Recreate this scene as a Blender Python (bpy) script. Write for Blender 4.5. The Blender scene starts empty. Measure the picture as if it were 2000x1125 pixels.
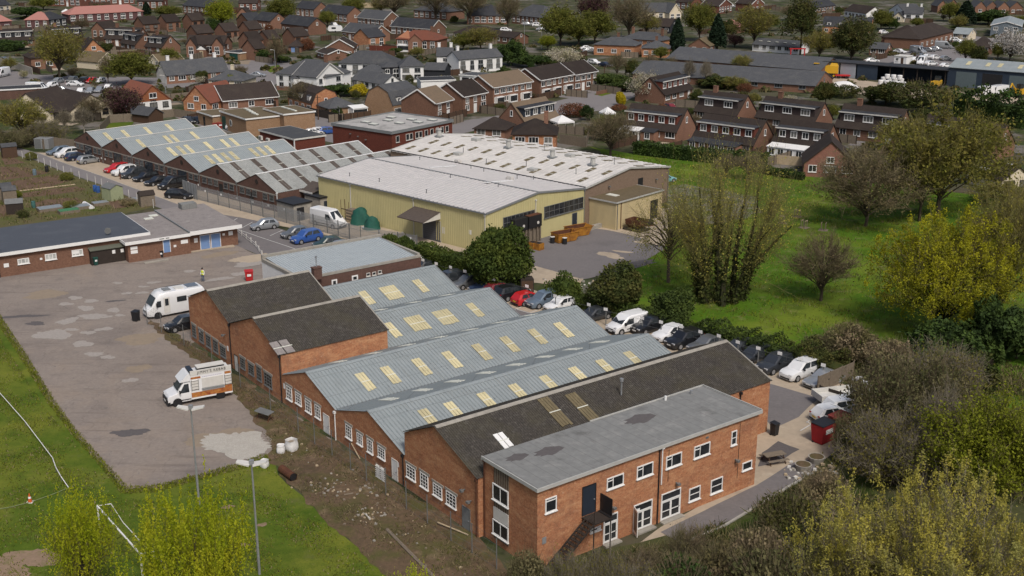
import bpy,math,random
import numpy as np
from mathutils import Vector,Matrix
rad=math.radians
S=bpy.context.scene
COL=S.collection
CAM_H,CAM_F,CAM_P=43.5,2327.0,rad(17.46)
cd=bpy.data.cameras.new('camera');cam=bpy.data.objects.new('camera',cd);COL.objects.link(cam)
cam.location=(0,0,CAM_H);cam.rotation_euler=(rad(90)-CAM_P,0,0)
cd.sensor_width=36;cd.lens=36*CAM_F/2000;cd.clip_start=1;cd.clip_end=6000
S.camera=cam
SUN_EL,SUN_AZ=52,160
w=bpy.data.worlds.new('World');S.world=w;w.use_nodes=True
nt=w.node_tree;bg=nt.nodes['Background']
sky=nt.nodes.new('ShaderNodeTexSky');sky.sky_type='NISHITA';sky.sun_disc=False
sky.sun_elevation=rad(SUN_EL);sky.sun_rotation=rad(SUN_AZ);sky.air_density=1.0;sky.dust_density=5.0;sky.ozone_density=1.0
nt.links.new(sky.outputs[0],bg.inputs[0]);bg.inputs[1].default_value=0.088
sl=bpy.data.lights.new('sun','SUN');sun=bpy.data.objects.new('sun',sl);COL.objects.link(sun)
sl.energy=1.9;sl.angle=rad(11);sl.color=(1,.95,.88)
sun.rotation_euler=(rad(90-SUN_EL),0,rad(180-SUN_AZ))
S.view_settings.view_transform='Standard';S.view_settings.look='None'
S.view_settings.exposure=0.3;S.view_settings.gamma=1
_c,_s=math.cos(CAM_P),math.sin(CAM_P)
def at(px,py,z=0.0):
 a=(px-1000)/CAM_F;b=-(py-562.5)/CAM_F
 d=(a,_c+b*_s,-_s+b*_c);t=(z-CAM_H)/d[2]
 return Vector((d[0]*t,d[1]*t,z))
def pj(p):
 z=p[2]-CAM_H;zc=p[1]*_c-z*_s
 return 1000+CAM_F*p[0]/zc,562.5-CAM_F*(p[1]*_s+z*_c)/zc
def dirv(az):return Vector((math.sin(rad(az)),math.cos(rad(az)),0))
def hgt(p,ytop):
 lo,hi=0,80
 for _ in range(40):
  m=(lo+hi)/2
  if pj((p[0],p[1],m))[1]>ytop:lo=m
  else:hi=m
 return lo
def zc(p):return p[1]*_c+CAM_H*_s
def tag(o,label=None,cat=None,group=None,kind=None):
 if label:o['label']=label
 if cat:o['category']=cat
 if group:o['group']=group
 if kind:o['kind']=kind
 return o
def thing(name,label,cat,loc=(0,0,0),rz=0,group=None):
 o=bpy.data.objects.new(name,None);COL.objects.link(o);o.empty_display_size=.5
 o.location=loc;o.rotation_euler=(0,0,rz)
 return tag(o,label,cat,group)
def link(name,me,parent=None,loc=None,rz=None):
 o=bpy.data.objects.new(name,me);COL.objects.link(o)
 if parent:o.parent=parent
 if loc is not None:o.location=loc
 if rz is not None:o.rotation_euler=(0,0,rz)
 return o
def copy_tree(o,parent=None):
 c=o.copy();COL.objects.link(c);c.parent=parent
 for ch in list(o.children):copy_tree(ch,c)
 return c
def auto_uv(me):
 n=len(me.polygons)
 if not n:return
 nl=len(me.loops)
 co=np.empty(len(me.vertices)*3,np.float32);me.vertices.foreach_get('co',co);co=co.reshape(-1,3)
 vi=np.empty(nl,np.int32);me.loops.foreach_get('vertex_index',vi)
 nr=np.empty(n*3,np.float32);me.polygons.foreach_get('normal',nr);nr=nr.reshape(-1,3)
 lt=np.empty(n,np.int32);me.polygons.foreach_get('loop_total',lt)
 nn=np.repeat(nr,lt,0)
 t1=np.stack([-nn[:,1],nn[:,0],np.zeros(nl)],1);l=np.linalg.norm(t1,axis=1)
 flat=l<.05;t1[flat]=(1,0,0);l[flat]=1;t1/=l[:,None]
 t2=np.cross(nn,t1);p=co[vi]
 uv=np.stack([(p*t1).sum(1),(p*t2).sum(1)],1).astype(np.float32)
 me.uv_layers.new(name='uv').data.foreach_set('uv',uv.ravel())
class MB:
 def __init__(s):s.v=[];s.f=[];s.m=[]
 def poly(s,pts,m=0):
  i=len(s.v);s.v+=[tuple(p)for p in pts];s.f.append(tuple(range(i,i+len(pts))));s.m.append(m);return s
 def faces(s,pts,fs,m=0):
  i=len(s.v);s.v+=[tuple(p)for p in pts]
  for f in fs:s.f.append(tuple(i+k for k in f));s.m.append(m)
  return s
 def box(s,x0,y0,z0,x1,y1,z1,m=0,bottom=True):
  p=[(x0,y0,z0),(x1,y0,z0),(x1,y1,z0),(x0,y1,z0),(x0,y0,z1),(x1,y0,z1),(x1,y1,z1),(x0,y1,z1)]
  f=[(0,1,5,4),(1,2,6,5),(2,3,7,6),(3,0,4,7),(4,5,6,7)]
  if bottom:f.append((3,2,1,0))
  return s.faces(p,f,m)
 def slab(s,quad,t,m=0):
  q=[Vector(p)for p in quad];n=(q[1]-q[0]).cross(q[-1]-q[0]).normalized()
  k=len(q);b=[p-n*t for p in q]
  fs=[tuple(range(k)),tuple(range(2*k-1,k-1,-1))]
  for i in range(k):j=(i+1)%k;fs.append((i,i+k,j+k,j))
  return s.faces(q+b,fs,m)
 def prism(s,ring,vec,m=0):
  k=len(ring);r2=[tuple(a+b for a,b in zip(p,vec))for p in ring]
  fs=[tuple(range(k-1,-1,-1)),tuple(range(k,2*k))]
  for i in range(k):j=(i+1)%k;fs.append((i,j,j+k,i+k))
  return s.faces(list(ring)+r2,fs,m)
 def cyl(s,p0,p1,r0,r1=None,n=8,m=0,cap=True):
  r1=r0 if r1 is None else r1
  p0=Vector(p0);p1=Vector(p1);d=(p1-p0).normalized()
  a=d.orthogonal().normalized();b=d.cross(a)
  r=[];
  for p,q in((p0,r0),(p1,r1)):
   for i in range(n):
    t=2*math.pi*i/n;r.append(p+(a*math.cos(t)+b*math.sin(t))*q)
  fs=[(i,(i+1)%n,(i+1)%n+n,i+n)for i in range(n)]
  if cap:fs+=[tuple(range(n-1,-1,-1)),tuple(range(n,2*n))]
  return s.faces(r,fs,m)
 def loft(s,secs,m=0,caps=True,closed=True):
  k=len(secs[0]);fs=[];pts=[p for q in secs for p in q]
  for i in range(len(secs)-1):
   for j in range(k if closed else k-1):
    a=i*k+j;b=i*k+(j+1)%k;fs.append((a,b,b+k,a+k))
  if caps:fs+=[tuple(range(k-1,-1,-1)),tuple(range((len(secs)-1)*k,len(secs)*k))]
  return s.faces(pts,fs,m)
 def mesh(s,name,mats,smooth=0):
  me=bpy.data.meshes.new(name);me.from_pydata(s.v,[],s.f)
  for m in(mats if isinstance(mats,(list,tuple))else[mats]):me.materials.append(m)
  if any(s.m):me.polygons.foreach_set('material_index',s.m)
  me.update()
  if smooth:me.shade_smooth();me.set_sharp_from_angle(angle=smooth)
  auto_uv(me);return me
 def build(s,name,mats,parent=None,loc=None,rz=None,smooth=0):
  return link(name,s.mesh(name,mats,smooth),parent,loc,rz)
MATS={}
def ramp(nt,fac,a,b,ca=(0,0,0,1),cb=(1,1,1,1)):
 r=nt.nodes.new('ShaderNodeValToRGB');r.color_ramp.elements[0].position=a;r.color_ramp.elements[1].position=b
 r.color_ramp.elements[0].color=ca;r.color_ramp.elements[1].color=cb;nt.links.new(fac,r.inputs[0]);return r.outputs[0]
def noise(nt,vec,scale,detail=5,rough=.6,mp=None):
 n=nt.nodes.new('ShaderNodeTexNoise');n.inputs['Scale'].default_value=scale;n.inputs['Detail'].default_value=detail
 n.inputs['Roughness'].default_value=rough
 if mp:
  q=nt.nodes.new('ShaderNodeMapping');q.inputs['Scale'].default_value=mp;nt.links.new(vec,q.inputs[0]);vec=q.outputs[0]
 nt.links.new(vec,n.inputs['Vector']);return n.outputs['Fac']
def mix(nt,fac,a,b,mode='MIX'):
 n=nt.nodes.new('ShaderNodeMix');n.data_type='RGBA';n.blend_type=mode
 for k,v in((0,fac),(6,a),(7,b)):
  if hasattr(v,'is_linked')or hasattr(v,'node'):nt.links.new(v,n.inputs[k])
  elif k==0:n.inputs[0].default_value=v
  else:n.inputs[k].default_value=(*v,1)if len(v)==3 else v
 return n.outputs[2]
def mat(name,c1,c2=None,scale=3.,rough=.85,spec=.3,patches=(),streak=None,bump=0,bscale=8,uv=False,brick=None,rnd=0,metal=0,lines=None,cracks=None):
 if name in MATS:return MATS[name]
 m=bpy.data.materials.new(name);m.use_nodes=True;MATS[name]=m
 nt=m.node_tree;bs=nt.nodes['Principled BSDF']
 bs.inputs['Roughness'].default_value=rough;bs.inputs['Specular IOR Level'].default_value=spec;bs.inputs['Metallic'].default_value=metal
 tc=nt.nodes.new('ShaderNodeTexCoord');geo=nt.nodes.new('ShaderNodeNewGeometry')
 vec=tc.outputs['UV']if uv else geo.outputs['Position']
 if c2 is None:c2=tuple(x*.8 for x in c1)
 col=mix(nt,ramp(nt,noise(nt,vec,scale),.3,.7),c1,c2)
 if brick:
  b=nt.nodes.new('ShaderNodeTexBrick');nt.links.new(tc.outputs['UV'],b.inputs['Vector'])
  b.inputs['Scale'].default_value=1;b.inputs['Brick Width'].default_value=.225;b.inputs['Row Height'].default_value=.075
  b.inputs['Mortar Size'].default_value=.008;b.inputs['Bias'].default_value=0
  b.inputs['Color1'].default_value=(1.25,1.2,1.2,1);b.inputs['Color2'].default_value=(.72,.7,.7,1);b.inputs['Mortar'].default_value=(1.2,1.35,1.4,1)
  col=mix(nt,brick,col,b.outputs['Color'],'MULTIPLY')
 for p in patches:
  v2=vec
  f=ramp(nt,noise(nt,v2,p[1],6,.65,p[5]if len(p)>5 else None),p[2],p[3])
  mm=nt.nodes.new('ShaderNodeMath');mm.operation='MULTIPLY';mm.inputs[1].default_value=p[4];nt.links.new(f,mm.inputs[0])
  col=mix(nt,mm.outputs[0],col,p[0])
 if cracks:
  vo=nt.nodes.new('ShaderNodeTexVoronoi');vo.feature='DISTANCE_TO_EDGE';vo.inputs['Scale'].default_value=cracks[0]
  dn=nt.nodes.new('ShaderNodeTexNoise');dn.inputs['Scale'].default_value=cracks[0]*3;dn.inputs['Detail'].default_value=4;nt.links.new(vec,dn.inputs['Vector'])
  va=nt.nodes.new('ShaderNodeVectorMath');va.operation='MULTIPLY_ADD';va.inputs[1].default_value=(1.2/cracks[0]*.4,)*3;nt.links.new(dn.outputs['Color'],va.inputs[0]);nt.links.new(vec,va.inputs[2]);nt.links.new(va.outputs[0],vo.inputs['Vector'])
  f=ramp(nt,vo.outputs['Distance'],0,cracks[1],(cracks[3],)*3+(1,),(0,0,0,1));col=mix(nt,f,col,cracks[2])
 if lines:
  sp=nt.nodes.new('ShaderNodeSeparateXYZ');nt.links.new(tc.outputs['UV'],sp.inputs[0])
  d=nt.nodes.new('ShaderNodeMath');d.operation='DIVIDE';d.inputs[1].default_value=lines[1];nt.links.new(sp.outputs[lines[0]],d.inputs[0])
  fr=nt.nodes.new('ShaderNodeMath');fr.operation='FRACT';nt.links.new(d.outputs[0],fr.inputs[0])
  lt=nt.nodes.new('ShaderNodeMath');lt.operation='LESS_THAN';lt.inputs[1].default_value=lines[2];nt.links.new(fr.outputs[0],lt.inputs[0])
  col=mix(nt,lt.outputs[0],col,lines[3])
 if rnd:
  oi=nt.nodes.new('ShaderNodeObjectInfo');hs=nt.nodes.new('ShaderNodeHueSaturation')
  mr=nt.nodes.new('ShaderNodeMapRange');mr.inputs[3].default_value=1-rnd;mr.inputs[4].default_value=1+rnd
  nt.links.new(oi.outputs['Random'],mr.inputs[0]);nt.links.new(mr.outputs[0],hs.inputs['Value']);nt.links.new(col,hs.inputs['Color']);col=hs.outputs[0]
 nt.links.new(col,bs.inputs['Base Color'])
 if bump:
  bp=nt.nodes.new('ShaderNodeBump');bp.inputs['Strength'].default_value=bump;bp.inputs['Distance'].default_value=.1
  nt.links.new(noise(nt,vec,bscale,4),bp.inputs['Height']);nt.links.new(bp.outputs[0],bs.inputs['Normal'])
 return m
def leafmat(name,a,b,c=None,tr=.3,rnd=.12):
 if name in MATS:return MATS[name]
 m=bpy.data.materials.new(name);m.use_nodes=True;MATS[name]=m
 nt=m.node_tree;bs=nt.nodes['Principled BSDF'];bs.inputs['Roughness'].default_value=.8;bs.inputs['Specular IOR Level'].default_value=.15
 geo=nt.nodes.new('ShaderNodeNewGeometry');oi=nt.nodes.new('ShaderNodeObjectInfo')
 col=mix(nt,geo.outputs['Random Per Island'],a,b)
 if c:col=mix(nt,ramp(nt,noise(nt,geo.outputs['Position'],.45,3),.45,.62),col,c)
 hs=nt.nodes.new('ShaderNodeHueSaturation');mr=nt.nodes.new('ShaderNodeMapRange');mr.inputs[3].default_value=1-rnd;mr.inputs[4].default_value=1+rnd
 nt.links.new(oi.outputs['Random'],mr.inputs[0]);nt.links.new(mr.outputs[0],hs.inputs['Value']);nt.links.new(col,hs.inputs['Color']);col=hs.outputs[0]
 nt.links.new(col,bs.inputs['Base Color'])
 t=nt.nodes.new('ShaderNodeBsdfTranslucent');nt.links.new(col,t.inputs[0])
 ms=nt.nodes.new('ShaderNodeMixShader');ms.inputs[0].default_value=tr
 nt.links.new(bs.outputs[0],ms.inputs[1]);nt.links.new(t.outputs[0],ms.inputs[2]);nt.links.new(ms.outputs[0],nt.nodes['Material Output'].inputs[0])
 return m
def flat(name,c,rough=.5,spec=.4,metal=0,coat=0):
 if name in MATS:return MATS[name]
 m=mat(name,c,tuple(x*.93 for x in c),scale=2,rough=rough,spec=spec,metal=metal)
 if coat:m.node_tree.nodes['Principled BSDF'].inputs['Coat Weight'].default_value=coat
 return m
BR_OR=mat('orange_brick',(.42,.188,.094),(.25,.10,.052),6,.9,.2,[((.50,.275,.145),.9,.45,.68,.7,(1,1,3)),((.57,.38,.23),7,.54,.68,.55,(1,1,2.5)),((.20,.085,.055),5,.56,.7,.5,(1,1,2.5)),((.17,.085,.06),.45,.52,.76,.6),((.55,.42,.31),3.5,.6,.75,.5),((.15,.10,.075),.8,.58,.8,.5,(1,1,.25))],brick=.55,bump=.25,bscale=14,cracks=(.35,.02,(.16,.08,.055),.35))
BR_RED=mat('red_brick',(.165,.07,.05),(.12,.052,.038),5,.9,.2,[((.25,.11,.07),.8,.5,.75,.5,(1,1,3))],brick=.5,rnd=.1)
BR_DK=mat('dark_red_brick',(.115,.066,.052),(.082,.048,.039),5,.9,.2,[((.18,.10,.08),.8,.5,.8,.5)],brick=.5)
BR_MRN=mat('maroon_brick',(.14,.043,.028),(.10,.03,.022),4,.9,.2,[((.07,.03,.025),.4,.55,.8,.6)],brick=.4)
BR_TAN=mat('tan_brick',(.30,.19,.115),(.22,.135,.08),5,.9,.2,[((.36,.26,.18),.8,.5,.8,.5)],brick=.5)
BR_HS=mat('house_brick',(.215,.118,.080),(.15,.08,.055),4,.9,.2,[((.11,.06,.046),.35,.5,.8,.5)],brick=.5,rnd=.2)
WHITE_R=mat('white_render',(.74,.74,.73),(.66,.66,.65),2,.85,.2,[((.45,.44,.41),.6,.6,.85,.4,(1,1,.3))])
CREAM_R=mat('cream_render',(.62,.55,.42),(.55,.48,.36),2,.85,.2,[((.4,.36,.28),.6,.6,.85,.4)])
TAR=mat('black_timber',(.025,.028,.034),(.018,.02,.026),4,.7,.3)
CONC=mat('grey_concrete',(.33,.31,.27),(.25,.235,.21),2.5,.9,.2,[((.16,.145,.125),.5,.5,.75,.6)],bump=.2)
CONC_P=mat('pale_concrete',(.46,.40,.31),(.38,.33,.26),1.5,.9,.2,[((.26,.215,.165),.25,.5,.75,.6),((.55,.5,.42),.9,.6,.8,.5)])
RF_TILE=mat('brown_tiles',(.044,.034,.030),(.028,.023,.021),4,.95,.12,[((.075,.062,.048),.5,.5,.8,.5),((.022,.020,.02),.25,.5,.8,.5)],uv=False,rnd=.2)
RF_RED=mat('red_tiles',(.20,.072,.046),(.14,.055,.038),4,.9,.2,[((.10,.06,.045),.5,.5,.75,.6)],rnd=.15)
RF_PINK=mat('pinkish_tiles',(.36,.17,.145),(.30,.145,.125),3,.9,.2)
RF_OR=mat('orange_tiles',(.33,.15,.085),(.27,.12,.07),3,.9,.2)
RF_SLATE=mat('grey_slate',(.078,.081,.088),(.052,.055,.06),3,.85,.2,[((.13,.128,.12),.5,.5,.8,.5)],rnd=.12)
RF_DKSL=mat('dark_slate',(.038,.04,.046),(.027,.029,.034),3,.85,.2,[((.09,.09,.085),.5,.5,.8,.5)],rnd=.12)
RF_TAN=mat('buff_tiles',(.17,.125,.085),(.13,.098,.07),3,.9,.2,[((.10,.085,.06),.5,.5,.8,.5)])
RF_METAL=mat('grey_profiled_sheet',(.255,.285,.295),(.22,.25,.26),.6,.55,.35,[((.16,.175,.175),.25,.5,.78,.5),((.34,.36,.35),.6,.55,.75,.5,(3,.3,1)),((.15,.14,.115),.8,.56,.76,.6,(4,.25,1)),((.19,.15,.11),1.2,.64,.78,.5,(3,.4,1))],uv=True,lines=(1,2.7,.02,(.15,.165,.17)))
RF_ASB=mat('mossy_asbestos_sheet',(.064,.058,.052),(.042,.038,.035),9,.95,.15,[((.17,.16,.14),5,.53,.73,.75),((.075,.068,.045),.4,.45,.7,.6),((.028,.026,.024),.9,.55,.72,.6),((.115,.108,.097),1.3,.55,.72,.55,(1,1,1))],bump=.3,bscale=12)
RF_OLD=mat('weathered_asbestos_sheet',(.30,.31,.30),(.22,.23,.225),3,.9,.2,[((.12,.12,.115),.7,.5,.75,.6),((.42,.43,.42),.35,.55,.8,.6)])
RF_WH=mat('pale_profiled_sheet',(.47,.455,.45),(.41,.397,.393),1,.6,.35,[((.40,.385,.38),.3,.5,.8,.5),((.35,.33,.31),2,.6,.8,.35)])
RF_WH2=mat('chalky_white_sheet',(.56,.54,.515),(.48,.465,.445),1,.8,.25,[((.38,.36,.34),.3,.48,.74,.6),((.30,.275,.25),2.2,.58,.76,.45),((.62,.60,.575),.8,.55,.75,.5)])
RF_FELT=mat('grey_felt',(.205,.21,.205),(.165,.168,.165),2,.9,.2,[((.075,.072,.068),.28,.56,.68,.6),((.32,.315,.30),.7,.52,.75,.55),((.12,.115,.11),1.6,.58,.72,.5,(1,.25,1))],uv=True,lines=(0,1.0,.035,(.12,.12,.118)))
RF_GRAV=mat('chipped_flat_roof',(.27,.245,.235),(.19,.175,.17),6,.95,.2,[((.13,.118,.115),1.2,.5,.7,.6),((.38,.36,.34),.7,.58,.75,.5)])
RF_BLUE=mat('dark_blue_felt',(.072,.082,.10),(.06,.068,.085),5,.85,.25,[((.11,.12,.135),.35,.5,.8,.5)])
RF_BRN=mat('brown_felt',(.135,.105,.062),(.10,.08,.05),3,.9,.2,[((.17,.14,.09),.5,.5,.8,.5)])
RF_MIX=mat('patchy_flat_roof',(.40,.39,.375),(.32,.31,.30),2,.85,.25,[((.13,.125,.12),.35,.5,.68,.7),((.58,.57,.56),.7,.58,.72,.7)])
YEL_CL=mat('yellow_cladding',(.50,.45,.235),(.455,.41,.215),.8,.6,.3,[((.36,.32,.17),.5,.5,.85,.45,(1,1,.25))])
CRM_W=mat('cream_painted_wall',(.50,.41,.235),(.45,.365,.21),.8,.8,.25,[((.30,.25,.17),.5,.5,.8,.5,(1,1,.25))])
BRN_W=mat('brown_block_wall',(.205,.148,.108),(.165,.118,.086),4,.9,.2,brick=.4)
SKYL=mat('yellowed_rooflight',(.55,.49,.30),(.48,.43,.26),3,.5,.35,[((.30,.265,.165),.9,.46,.74,.6)],rnd=.18)
SKYL_P=mat('pale_rooflight',(.62,.63,.56),(.55,.56,.50),2,.45,.4)
SKYL_D=mat('mossy_rooflight',(.155,.125,.07),(.115,.095,.055),4,.8,.3,[((.25,.21,.12),1.2,.55,.8,.5)])
STRIP=mat('rusty_rooflight_strip',(.095,.075,.062),(.065,.052,.045),3,.8,.3)
WH=mat('white_paint',(.72,.72,.71),(.68,.68,.67),2,.5,.4)
OFFW=mat('off_white_paint',(.58,.57,.54),(.50,.49,.46),2,.6,.3)
GREYT=mat('grey_trim',(.20,.21,.215),(.16,.17,.175),2,.6,.3)
FASC=mat('grey_roof_edge',(.42,.42,.40),(.34,.34,.325),2,.7,.3)
BLK=mat('black_paint',(.018,.018,.02),(.013,.013,.015),3,.5,.4)
DKB=mat('dark_blue_paint',(.022,.03,.045),(.018,.025,.037),3,.5,.4)
BLUE=mat('sky_blue_paint',(.155,.25,.45),(.14,.23,.42),2,.5,.4)
GREEN=mat('dark_green_paint',(.015,.07,.055),(.012,.055,.045),2,.6,.3)
STEEL=mat('galvanised_steel',(.30,.31,.32),(.24,.25,.26),3,.5,.4,metal=.3)
STEELD=mat('dull_grey_steel',(.145,.15,.15),(.11,.115,.115),3,.6,.4)
WOOD=mat('weathered_timber',(.20,.165,.125),(.14,.115,.09),4,.9,.2)
WOODB=mat('brown_timber',(.085,.05,.032),(.06,.036,.024),4,.85,.25)
WOODD=mat('dark_timber',(.04,.031,.026),(.028,.022,.019),4,.85,.25)
WOODP=mat('pale_timber',(.42,.34,.23),(.34,.27,.18),3,.85,.25)
RUST=mat('rusty_steel',(.105,.045,.026),(.07,.03,.02),4,.9,.2,[((.18,.08,.03),1.5,.5,.75,.6)])
YELP=mat('worn_yellow_paint',(.36,.17,.02),(.25,.10,.018),3,.8,.25,[((.12,.045,.02),1.4,.48,.68,.85)])
REDP=mat('red_paint',(.42,.02,.022),(.36,.016,.018),2,.5,.4)
GREYD=mat('grey_roller_door',(.085,.088,.095),(.07,.073,.08),2,.6,.3,uv=True,lines=(1,.3,.15,(.055,.057,.062)))
PLASTW=mat('white_sacking',(.68,.68,.68),(.58,.58,.58),5,.7,.3)
NET=mat('green_sheeting',(.012,.085,.062),(.008,.055,.042),3,.7,.3,[((.03,.13,.10),1.5,.5,.75,.5)],bump=.6,bscale=3)
def glass(name,c,rough=.08,spec=.5):
 if name in MATS:return MATS[name]
 m=bpy.data.materials.new(name);m.use_nodes=True;MATS[name]=m;b=m.node_tree.nodes['Principled BSDF']
 nt=m.node_tree;geo=nt.nodes.new('ShaderNodeNewGeometry')
 col=mix(nt,ramp(nt,noise(nt,geo.outputs['Position'],1.3,3),.42,.6),c,tuple(min(1,x*1.5+.006)for x in c));nt.links.new(col,b.inputs['Base Color'])
 b.inputs['Roughness'].default_value=rough;b.inputs['Specular IOR Level'].default_value=spec;return m
GL=glass('dark_window_glass',(.018,.02,.023));GLB=glass('curtained_window_glass',(.10,.10,.095),.2);GLC=glass('tinted_car_glass',(.02,.024,.028),.05,.6)
GLP=glass('pale_blind_glass',(.30,.31,.30),.3)
G_TOWN=mat('garden_ground',(.055,.06,.028),(.085,.075,.052),.25,.95,.1,[((.17,.155,.145),.06,.52,.58,.8),((.035,.055,.012),.1,.5,.58,.8),((.10,.07,.052),.3,.56,.66,.7),((.02,.026,.012),.16,.52,.6,.85),((.24,.215,.19),.22,.64,.68,.7)],bump=.3)
G_FIELD=mat('mown_grass',(.085,.125,.014),(.062,.10,.010),1.2,.95,.1,[((.16,.17,.025),.13,.44,.64,.8),((.040,.075,.008),.3,.5,.68,.65),((.19,.165,.06),.2,.6,.74,.6),((.045,.075,.01),5,.5,.72,.5),((.17,.165,.05),2.2,.58,.74,.5),((.10,.10,.04),.5,.58,.72,.55),((.03,.055,.008),9,.52,.7,.5)],bump=.35,bscale=10)
G_MEAD=mat('meadow_grass',(.068,.14,.009),(.044,.095,.006),.8,.95,.1,[((.155,.19,.022),.1,.44,.6,.75),((.030,.058,.007),.2,.5,.64,.7),((.20,.18,.09),.45,.56,.7,.6),((.10,.135,.022),3,.5,.7,.55)],bump=.5,bscale=4)
G_ASPH=mat('worn_asphalt',(.25,.214,.187),(.20,.170,.149),3,.95,.2,[((.135,.116,.108),.10,.48,.70,.7),((.27,.21,.155),.07,.52,.72,.6),((.11,.094,.088),.45,.55,.70,.55),((.31,.28,.25),.9,.57,.72,.5),((.10,.086,.08),2.2,.6,.72,.45,(1,.3,1)),((.33,.31,.285),3.5,.62,.72,.5),((.12,.10,.09),.35,.56,.66,.5,(.25,2.5,1)),((.085,.075,.07),.9,.64,.70,.6)],bump=.15,bscale=20,cracks=(.11,.008,(.11,.096,.09),.38))
G_ASPH2=mat('grey_asphalt',(.165,.152,.152),(.138,.128,.129),3,.95,.2,[((.10,.094,.095),.2,.5,.75,.6),((.22,.205,.195),.6,.6,.8,.5)],bump=.1,bscale=20)
G_ROAD=mat('road_asphalt',(.20,.185,.185),(.17,.16,.16),2,.95,.2,[((.13,.122,.122),.2,.5,.75,.5)])
G_CONC=mat('dusty_concrete',(.40,.33,.25),(.33,.275,.21),1.5,.95,.2,[((.22,.185,.145),.2,.5,.72,.65),((.50,.44,.35),.6,.58,.75,.5),((.19,.165,.135),1.4,.6,.75,.45)])
G_GRAVEL=mat('pale_gravel',(.43,.405,.36),(.31,.295,.265),9,.95,.2,[((.25,.235,.21),.6,.5,.75,.5)],bump=.3,bscale=12)
G_SOIL=mat('rough_soil',(.135,.092,.058),(.085,.062,.040),2.5,.95,.1,[((.075,.078,.025),.35,.46,.62,.75),((.24,.175,.115),.5,.56,.72,.6),((.055,.04,.03),.22,.52,.72,.65),((.30,.25,.19),2.4,.64,.76,.6)],bump=.6,bscale=5)
G_ROUGH=mat('overgrown_ground',(.052,.062,.022),(.080,.075,.036),1.2,.95,.1,[((.030,.048,.010),.22,.46,.62,.75),((.14,.115,.075),.5,.58,.74,.6),((.03,.026,.016),.35,.52,.7,.6)],bump=.8,bscale=3)
G_ROUGH2=mat('dark_bank_grass',(.035,.06,.010),(.055,.07,.018),1.2,.95,.1,[((.13,.11,.06),.6,.52,.7,.7),((.02,.03,.01),.4,.5,.66,.7)],bump=.6)
G_ALLOT=mat('dug_soil',(.135,.088,.06),(.10,.066,.046),2,.95,.1,[((.18,.125,.09),.5,.5,.75,.5),((.07,.10,.02),.4,.60,.72,.5)],bump=.5,bscale=5)
G_ALGR=mat('allotment_grass',(.10,.085,.045),(.085,.092,.03),1,.95,.1,[((.13,.09,.06),.5,.5,.66,.7),((.06,.10,.012),.3,.52,.68,.6)],bump=.4)
G_PATCH=mat('filled_pothole',(.325,.30,.275),(.26,.235,.215),4,.95,.2,[((.27,.25,.23),1.2,.52,.7,.6)])
G_PATCHD=mat('dark_tar_patch',(.11,.10,.10),(.085,.078,.078),4,.9,.25)
G_PATCHT=mat('tan_dust',(.26,.21,.155),(.225,.185,.145),2,.95,.1,[((.2,.165,.13),.6,.5,.7,.7)])
PAINT=mat('road_paint',(.60,.60,.58),(.45,.45,.43),5,.8,.3)
EDGE=mat('concrete_kerb',(.36,.345,.31),(.28,.27,.245),3,.9,.2)
RG=random.Random(5)
def ragged(pts,step,jit):
 out=[]
 for i in range(len(pts)):
  a,b=pts[i],pts[(i+1)%len(pts)];d=b-a;n=max(1,min(60,int(d.length/step)));pr=Vector((-d.y,d.x,0)).normalized()
  for k in range(n):
   out.append(a+d*(k/n)+(pr*RG.uniform(-jit,jit)if k else Vector((0,0,0))))
 return out
def sheet(name,px,z,m,step=1.5,jit=.25,px2=None):
 pts=[at(*p)for p in px]
 pts=ragged(pts,step,jit)if jit else pts
 o=MB().poly([(p.x,p.y,z)for p in pts]).build(name,m)
 if o.data.polygons[0].normal.z<0:o.data.flip_normals()
 return tag(o,kind='structure')
def blob(name,px,py,rx,ry,z,m,seed=0,n=26,az=0):
 n=int(n*1.7);c=at(px,py);r=random.Random(seed*7+int(px));ph=[r.uniform(0,6.28)for _ in range(4)]
 pts=[]
 for i in range(n):
  t=2*math.pi*i/n;k=1+.16*math.sin(2*t+ph[0])+.12*math.sin(3*t+ph[1])+.08*math.sin(5*t+ph[2])+r.uniform(-.11,.11)
  x,y=rx*k*math.cos(t),ry*k*math.sin(t);a=rad(az)
  pts.append((c.x+x*math.cos(a)-y*math.sin(a),c.y+x*math.sin(a)+y*math.cos(a),z))
 return tag(MB().poly(pts).build(name,m),kind='structure')
g=MB().poly([(-2500,-200,0),(2500,-200,0),(2500,4000,0),(-2500,4000,0)]).build('ground',G_TOWN);tag(g,kind='structure')
FIELD_EDGE=[(-45,562),(0,622),(50,700),(105,790),(150,850),(200,905),(245,955)]
LOW_EDGE=[(300,953),(400,928),(470,908),(520,890)]
sheet('playing_field_lawn',[(-900,560)]+FIELD_EDGE+LOW_EDGE+[(560,945),(620,1000),(700,1070),(770,1140),(850,1290),(900,1700),(-1500,1700),(-1500,700)],.010,G_FIELD,1.5,.25)
sheet('yard_pavement',FIELD_EDGE+LOW_EDGE+[(560,900),(657,865),(545,790),(450,728),(372,672),(520,600),(560,540),(515,502),(458,478),(235,508),(0,536),(-45,545)],.014,G_ASPH,1.2,.22)
sheet('car_park_pavement',[(372,388),(420,402),(520,438),(640,478),(720,500),(700,560),(540,560),(515,502),(458,478),(455,440),(400,402)],.018,G_ASPH2,3,0)
sheet('works_apron',[(70,298),(150,300),(200,312),(462,380),(560,405),(625,400),(940,470),(1010,500),(985,535),(900,525),(820,507),(700,472),(600,452),(470,425),(384,412),(330,393),(250,364),(200,345),(125,319)],.022,G_CONC,3,.1)
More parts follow.
